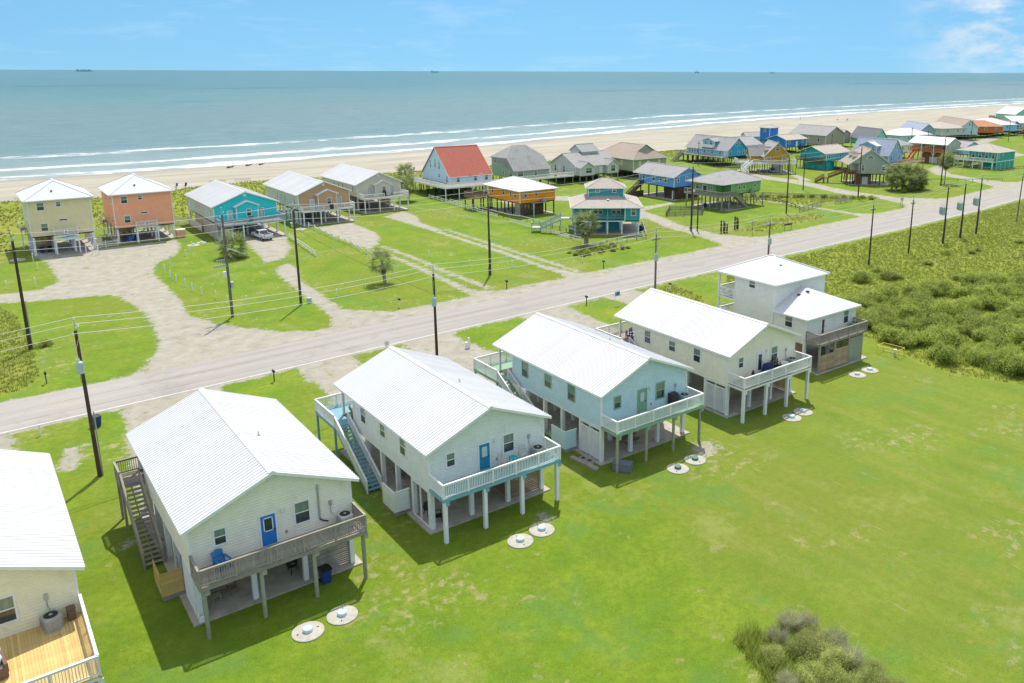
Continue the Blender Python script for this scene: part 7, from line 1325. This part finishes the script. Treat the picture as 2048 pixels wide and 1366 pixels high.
palm('slender cabbage palm beside the dark pole at the right', 231.2, 124.6, 6.8, 1.25, 34, 20, .16); palm('second fan palm beside the white wall of the red roof house', 97.6, 206, 5.5, 1.2, 30, 6, .25)
for k, (x, y, h, lb) in enumerate(((205.6, 124.6, 3.4, 'leftmost fan palm in the big clump by the road'), (207.6, 127.2, 4.6, 'tall fan palm at the left of the big clump'), (210.2, 125.6, 5.2, 'tall fan palm in the middle of the big clump'), (213.0, 124.8, 4.8, 'fan palm at the right of the big clump'), (208.6, 122.4, 2.6, 'low fan palm at the front of the big clump'), (212.2, 122.4, 3.0, 'low fan palm front right of the big clump'), (215.0, 123.2, 3.4, 'rightmost fan palm in the big clump'))): palm(lb, x, y, h, 1.25, 30, 10, .26)
for k in range(6): shrub('leafy bush under the big palm clump', 204.5 + k * 2.1, 121.6 + (k % 2), .7, k, 'bushes under the palm clump', dry=k == 3)
# ---- grasses: tufts scattered over wild growth; nobody could count them
def tufts(name, label, X_, Y_, Z_, h, w, m, blades=5):
    n = len(X_); g = np.random.RandomState(n); a = g.rand(n, blades) * 6.28; ln = h * (.5 + .8 * g.rand(n, blades)); tilt = .25 + .55 * g.rand(n, blades); ww = w * (.7 + .6 * g.rand(n, blades)); ox, oy = (g.rand(2, n, blades) - .5) * .35
    bx, by, bz = X_[:, None] + ox, Y_[:, None] + oy, np.broadcast_to(Z_[:, None], a.shape); dx, dy = np.cos(a), np.sin(a)
    v = np.stack([np.stack([bx - dy * ww, by + dx * ww, bz - .03], -1), np.stack([bx + dy * ww, by - dx * ww, bz - .03], -1), np.stack([bx + dx * ln * tilt, by + dy * ln * tilt, bz + ln], -1)], -2).reshape(-1, 3)
    return tag(link(name, tris_mesh(name, v, m)), label, 'grass', kind='stuff')
def scatter(n, box, poly_test, seed):
    g = np.random.RandomState(seed); x = g.uniform(box[0], box[1], n); y = g.uniform(box[2], box[3], n); k = poly_test(x, y); return x[k], y[k]
def w_in(polys, mrg=0): return lambda x, y: usdf(x, y, polys) > mrg
x, y = scatter(75000, (82, 215, 14, 96), w_in(WILD[:3], .3), 1); tufts('meadow_grass', 'rough green and straw meadow grass filling the field at the right', x, y, np.zeros(len(x)), .26, .055, LT)
x, y = scatter(14000, (-30, 6, 97, 138), w_in(WILD[3:4], .2), 2); tufts('rough_grass', 'uncut yellow green grass at the left picture edge', x, y, np.zeros(len(x)), .26, .055, LT)
x, y = scatter(30000, (-40, 330, 176, 262), lambda a, c: (usdf(a, c, WILD[4:5]) > -.5) & (c < interp(VEG, a) + 1), 3); tufts('dune_grass', 'low green dune vegetation between the beach houses and the sand', x, y, ground_z(x, y), .35, .10, LT)
x, y = scatter(9000, (85, 192, 108, 148), w_in(WILD[5:], 0), 4); tufts('verge_grass', 'tall grass on the unmown verges across the road', x, y, np.zeros(len(x)), .55, .06, LT)
x, y = scatter(2600, (28.5, 33.6, 16, 27), lambda a, c: (a > 29.6 + (c - 20) * .32) & (a < 31.6 + (c - 20) * .32), 5); tufts('clump_grass', 'long grass around the foot of the lower shrub clump', x, y, np.zeros(len(x)), .7, .02, LT)
x, y = scatter(330000, (2, 84, 14, 50), lambda a, c: (a > 2.5) & (usdf(a, c, DIRT) < -.3) & (usdf(a, c, WILD[:1]) < 0) & (np.random.RandomState(5).rand(len(a)) < np.clip(1.15 - (np.hypot(a, c) - 36) / 34, 0, 1)), 6); tufts('lawn_grass', 'short mown lawn grass behind the near houses', x, y, np.zeros(len(x)), .05, .012, LT, 2)
# ------------------------------------------------------------------ vehicles
def wheel(t, x, y, r=.38, w=.26):
    b = MB(); b.tube((x, y - w / 2, r), (x, y + w / 2, r), r, r, 18); o = obj('wheel', b, M['tyre'], t); b = MB(); b.tube((x, y - w / 2 - .01, r), (x, y + w / 2 + .01, r), r * .6, r * .6, 12); obj('rim', b, M['galv'], o)
def side_body(b, prof, w, taper=0.0):
    n = len(prof); v = []
    zc = max(p[1] for p in prof)
    for s in (-1, 1): v += [(x, s * (w - (taper if z > 1.15 else 0)), z) for x, z in prof]
    b.add(v, [tuple(range(n)), tuple(range(2 * n - 1, n - 1, -1))] + [(i, n + i, n + (i + 1) % n, (i + 1) % n) for i in range(n)])
def pickup(label, x, y, rz):
    t = thing('pickup_truck', label, 'pickup truck', (x, y, .02), rz); b = MB()      # front towards +x
    side_body(b, [(-2.85, .55), (-2.85, 1.12), (-1.0, 1.14), (-1.0, .62), (1.2, .55), (2.75, .55), (2.85, .8), (2.75, 1.08), (1.35, 1.18), (-1.0, 1.18), (-1.0, .9), (-2.7, .9)][:0] + [(-2.85, .5), (-2.85, 1.02), (2.0, 1.05), (2.85, .98), (2.9, .5)], .98); obj('body', b, M['car_white'], t)
    b = MB(); b.box(-2.85, -.75, .86, .98, 1.02, 1.24); b.box(-2.85, -.75, -.98, -.86, 1.02, 1.24); b.box(-2.85, -2.74, -.86, .86, 1.02, 1.24); obj('bed_wall', b, M['car_white'], t); b = MB(); b.box(-2.74, -.75, -.86, .86, 1.025, 1.05); obj('bed_liner', b, M['black'], t)
    b = MB(); v = [(-.75, .98, 1.0), (1.35, .98, 1.0), (-.75, -.98, 1.0), (1.35, -.98, 1.0), (-.55, .8, 1.78), (.65, .8, 1.78), (-.55, -.8, 1.78), (.65, -.8, 1.78)]; b.add(v, [(0, 1, 5, 4), (3, 2, 6, 7), (0, 4, 6, 2), (1, 3, 7, 5), (4, 5, 7, 6), (0, 2, 3, 1)]); obj('cab', b, M['car_white'], t)
    b = MB(); b.extr([(1.30, .84, 1.1), (1.30, -.84, 1.1), (.72, -.72, 1.71), (.72, .72, 1.71)], (.03, 0, .02)); b.extr([(-.745, .8, 1.12), (-.745, -.8, 1.12), (-.585, -.7, 1.68), (-.585, .7, 1.68)], (-.03, 0, .01))
    for s in (-1, 1): b.extr([(-.6, s * .955, 1.1), (.2, s * .955, 1.1), (.2, s * .82, 1.7), (-.48, s * .82, 1.7)], (0, s * .02, .005)); b.extr([(.28, s * .955, 1.1), (1.1, s * .955, 1.1), (.6, s * .82, 1.7), (.28, s * .82, 1.7)], (0, s * .02, .005))
    obj('window_glass', b, M['glass'], t); b = MB(); b.extr([(1.35, .9, 1.05), (1.35, -.9, 1.05), (2.8, -.86, 1.0), (2.8, .86, 1.0)], (0, 0, .12)); obj('bonnet', b, M['car_white'], t)
    for px in (-1.75, 1.85):
        for s in (-1, 1): wheel(t, px, s * .86)
    b = MB(); b.box(-3.0, -2.85, -.95, .95, .48, .68); obj('rear_bumper', b, M['galv'], t); b = MB(); b.box(2.9, 3.02, -.95, .95, .45, .7); obj('front_bumper', b, M['galv'], t)
    for s in (-1, 1):
        b = MB(); b.box(-2.88, -2.84, s * .9 - .07, s * .9 + .07, .75, 1.15); obj('tail_light', b, M['red'], t); b = MB(); b.box(2.85, 2.92, s * .75 - .15, s * .75 + .15, .75, .95); obj('headlight', b, M['glass_door'], t); b = MB(); b.box(.95, 1.1, s * 1.0 - .02, s * 1.2 + .02, 1.1, 1.28) if s > 0 else b.box(.95, 1.1, -1.22, -.98, 1.1, 1.28); obj('wing_mirror', b, M['car_white'], t)
    b = MB(); b.box(-2.87, -2.84, -.3, .3, .78, .92); obj('number_plate', b, M['offwhite'], t)
    return t
pickup('white pickup truck parked with its tail out of the turquoise house', 46.4, 163.0, R(98))
def car(label, x, y, rz, m):
    t = thing('parked_car', label, 'car', (x, y, .05), rz); b = MB(); side_body(b, [(-2.2, .35), (-2.25, .85), (-1.6, .98), (1.2, .95), (2.15, .8), (2.25, .4)], .88); obj('body', b, m, t); b = MB(); v = [(-1.9, .84, .95), (1.25, .84, .93), (-1.9, -.84, .95), (1.25, -.84, .93), (-1.4, .66, 1.5), (.4, .66, 1.5), (-1.4, -.66, 1.5), (.4, -.66, 1.5)]; b.add(v, [(0, 1, 5, 4), (3, 2, 6, 7), (0, 4, 6, 2), (1, 3, 7, 5), (4, 5, 7, 6), (0, 2, 3, 1)]); obj('window_glass', b, M['glass'], t); b = MB(); b.box(-1.42, .42, -.68, .68, 1.48, 1.53); obj('roof', b, m, t)
    for px in (-1.4, 1.4):
        for s in (-1, 1): wheel(t, px, s * .78, .32, .2)
    for s in (-1, 1): b = MB(); b.box(-2.27, -2.2, s * .65 - .15, s * .65 + .15, .65, .85); obj('tail_light', b, M['red'], t)
    return t
car('silver car parked in the shade under the mustard house', 211.9, 173.6, R(54), M['car_silver']); car('dark car parked behind the orange railing house', 352, 186, R(20), M['car_dark']); car('dark car parked beside the pale hip roof house', 331, 193, R(-20), M['car_dark']); car('second dark car beside the pale hip roof house', 334.5, 193.6, R(-20), M['car_dark'])
for x, y, lb in ((222.8, 128.6, 'dark blue bin right of the palm clump'), (372, 163, 'dark blue bin on the far sand lane'), (398, 152, 'dark blue bin on the far green'), (133.8, 171, 'round blue barrel bin before the white house')): bin_(lb, x, y, .4)
# ------------------------------------------------------------------ beach things
def beach_chair(label, x, y, rz, m):
    z = float(ground_z(np.array([x]), np.array([y]))[0]); t = thing('beach_chair', label, 'chair', (x, y, z), rz); b = MB(); b.bar((0, -.4, .35), (0, .25, .3), .6, .04); obj('seat', b, m, t); b = MB(); b.bar((0, .25, .3), (0, .62, 1.3), .6, .04); obj('backrest', b, m, t)
    for s in (-1, 1): b = MB(); b.bar((s * .32, -.4, 0), (s * .32, .35, .6), .04, .04); b.bar((s * .32, .4, 0), (s * .32, -.3, .6), .04, .04); obj('leg', b, WH, t); b = MB(); b.box(s * .33 - .03, s * .33 + .03, -.3, .4, .6, .63); obj('arm', b, WH, t)
for lb, x, y in (('left blue beach chair on the sand behind the coral house', 49.8, 252.4), ('right blue beach chair on the sand behind the coral house', 52.0, 251.8), ('left blue beach chair on the sand beside the red roof house', 117.6, 247.4), ('right blue beach chair on the sand beside the red roof house', 120.2, 247.8)): beach_chair(lb, x, y, R(200), M['chair_navy'] if 'right' in lb else M['chair_blue'])
def person(label, x, y, rz, shirt, stride=.2):
    z = float(ground_z(np.array([x]), np.array([y]))[0]) ; t = thing('person', label, 'person', (x, y, z), rz); J = {'pel': (0, 0, .95, .15), 'ch': (0, 0, 1.32, .17), 'nk': (0, 0, 1.5, .06), 'hd': (0, .02, 1.64, .095), 'tp': (0, .02, 1.75, .07)}
    E_ = [('pel', 'ch'), ('ch', 'nk'), ('nk', 'hd'), ('hd', 'tp')]
    for s, k in ((-1, 'l'), (1, 'r')):
        J[k + 'h'] = (s * .1, 0, .9, .09); J[k + 'k'] = (s * .11, s * stride * .5, .5, .065); J[k + 'a'] = (s * .12, s * stride, .08, .045); J[k + 't'] = (s * .12, s * stride - .16, .03, .035); J[k + 's'] = (s * .19, 0, 1.42, .06); J[k + 'e'] = (s * .26, -s * .08, 1.14, .042); J[k + 'w'] = (s * .28, -s * .14 - .05, .9, .033)
        E_ += [('pel', k + 'h'), (k + 'h', k + 'k'), (k + 'k', k + 'a'), (k + 'a', k + 't'), ('ch', k + 's'), (k + 's', k + 'e'), (k + 'e', k + 'w')]
    ks = list(J); me = bpy.data.meshes.new('body'); me.from_pydata([J[k][:3] for k in ks], [(ks.index(a), ks.index(c)) for a, c in E_], []); o = link('body', me, t); me.materials.append(M['skin'])
    md = o.modifiers.new('skin', 'SKIN'); sv_ = me.skin_vertices[0].data
    for i, k in enumerate(ks): sv_[i].radius = (J[k][3],) * 2
    sv_[0].use_root = True; o.modifiers.new('sub', 'SUBSURF').levels = 1
    b = MB(); b.lathe([(.16, .9), (.19, 1.1), (.2, 1.35), (.14, 1.46)], n=10); obj('shirt', b, shirt, t); b = MB(); b.lathe([(.19, .62), (.185, .8), (.17, .96)], n=10); obj('shorts', b, M['chair_navy'], t); b = MB(); b.lathe([(.1, 1.66), (.105, 1.72), (.05, 1.79)], (0, .025, 0), 8); obj('hair', b, M['darkwood'], t)
for lb, x, y, sh_ in (('person in a dark shirt standing alone at the water edge', 482, 372, M['iron']), ('person in red walking on the far beach, left of three', 484, 342, M['red']), ('person in white walking on the far beach, middle of three', 490, 339, WH), ('person in blue walking on the far beach, right of three', 494, 341, M['chair_blue'])): person(lb, x, y, random.random() * 6, sh_)
for k, (x, y, lb) in enumerate(((77, 300, 'dark driftwood stump on the wet sand'), (84, 303, 'long dark driftwood log on the wet sand'), (88.5, 303.5, 'forked driftwood branch beside the long log'))):
    z = float(ground_z(np.array([x]), np.array([y]))[0]); t = thing('driftwood', lb, 'driftwood', (x, y, z), .3 * k); b = MB(); b.tube((-1.2, 0, .2), (1.0, .2, .35), .28, .18, 7); b.tube((.3, .1, .3), (1.4, -.5, .9), .12, .05, 6); b.tube((-.4, 0, .3), (-.9, .6, .8), .1, .04, 6); obj('log', b, M['darkwood'], t); b = MB(); b.tube((-.9, -.1, .15), (-1.5, -.7, .1), .14, .06, 6); obj('root', b, M['darkwood'], t)
for x, y, lb in ((12, 249, 'sand fence stub on the dune behind the sand yellow house'), (59, 254, 'sand fence on the dune behind the turquoise house'), (66, 254, 'second sand fence on the dune, nearer the tan house')):
    z = 0; t = thing('sand_fence', lb, 'fence', (x, y, -.05)); j = MB()
    for k in range(16): j.bar((k * .3, .05 * math.sin(k), 0), (k * .3, .05 * math.sin(k) + .05, 1.0 + .1 * math.sin(k * 2)), .05, .03)
    tag(obj('pickets', j, M['darkwood'], t, fix=False), kind='stuff'); b = MB(); b.bar((0, 0, .6), (4.6, 0, .6), .02, .04); obj('wire', b, M['iron'], t)
t = thing('beach_hut', 'small green shade tent on the far beach', 'tent', (447, 264, -.3)); b = MB(); b.add([(-1.6, -1.6, 2), (1.6, -1.6, 2), (1.6, 1.6, 2), (-1.6, 1.6, 2), (0, 0, 3), (-1.6, -1.6, 1.7), (1.6, -1.6, 1.7), (1.6, 1.6, 1.7), (-1.6, 1.6, 1.7)], [(0, 1, 4), (1, 2, 4), (2, 3, 4), (3, 0, 4), (0, 5, 6, 1), (1, 6, 7, 2), (2, 7, 8, 3), (3, 8, 5, 0)]); obj('canopy', b, M['sea_green'], t)
for sx in (-1, 1):
    for sy in (-1, 1): ptube('leg', t, M['galv'], sx * 1.55, sy * 1.55, 0, 2, .04)
# ------------------------------------------------------------------ ships near the horizon
def ship(label, bearing_x, bearing_y, dist, L, kind):
    d = Vector((bearing_x, bearing_y, 0)).normalized(); p = d * dist; t = thing('ship', label, 'ship', (p.x, p.y, -1), math.atan2(-d.x, d.y) + .1); hm = mat('ship_hull', (.20, .29, .34), .6); sm = mat('ship_superstructure', (.38, .46, .50), .6)
    b = MB()
    if kind == 'rig':
        b.box(-L * .3, L * .3, -20, 20, 18, 34); obj('platform', b, hm, t)
        for sx in (-1, 1):
            for sy in (-1, 1): q = MB(); q.tube((sx * L * .25, sy * 16, -5), (sx * L * .25, sy * 16, 18), 4); obj('leg', q, hm, t)
        q = MB(); q.tube((0, 0, 34), (0, 0, 95), 7, 1.5, 4); obj('derrick', q, hm, t); return t
    b.extr([(-L / 2, -15, 2), (-L / 2, -15, 17), (L * .46, -15, 17), (L / 2, -15, 22), (L * .47, -15, 2)], (0, 30, 0)); obj('hull', b, hm, t); b = MB(); b.box(-L * .46, -L * .34, -13, 13, 17, 42); b.box(-L * .42, -L * .38, -5, 5, 42, 52); obj('bridge', b, sm, t)
    b = MB()
    for k in range(4): b.box(-L * .25 + k * L * .17, -L * .25 + k * L * .17 + L * .1, -11, 11, 17, 17 + (9 if kind == 'tanker' else 20 + (k % 2) * 6))
    b.box(-1, 1, -1, 1, 17, 38); obj('cargo', b, sm, t); return t
ship('long cargo ship on the horizon at the left', 243.2, 1951.3, 19000, 270, 'cargo'); ship('smaller ship on the horizon above the red roof house', 793.6, 1515.4, 19000, 170, 'tanker'); ship('drilling platform on the horizon right of centre', 1204.4, 1190.2, 19000, 150, 'rig'); ship('faint ship low on the horizon at the right', 1322.6, 1096.2, 24000, 130, 'tanker')
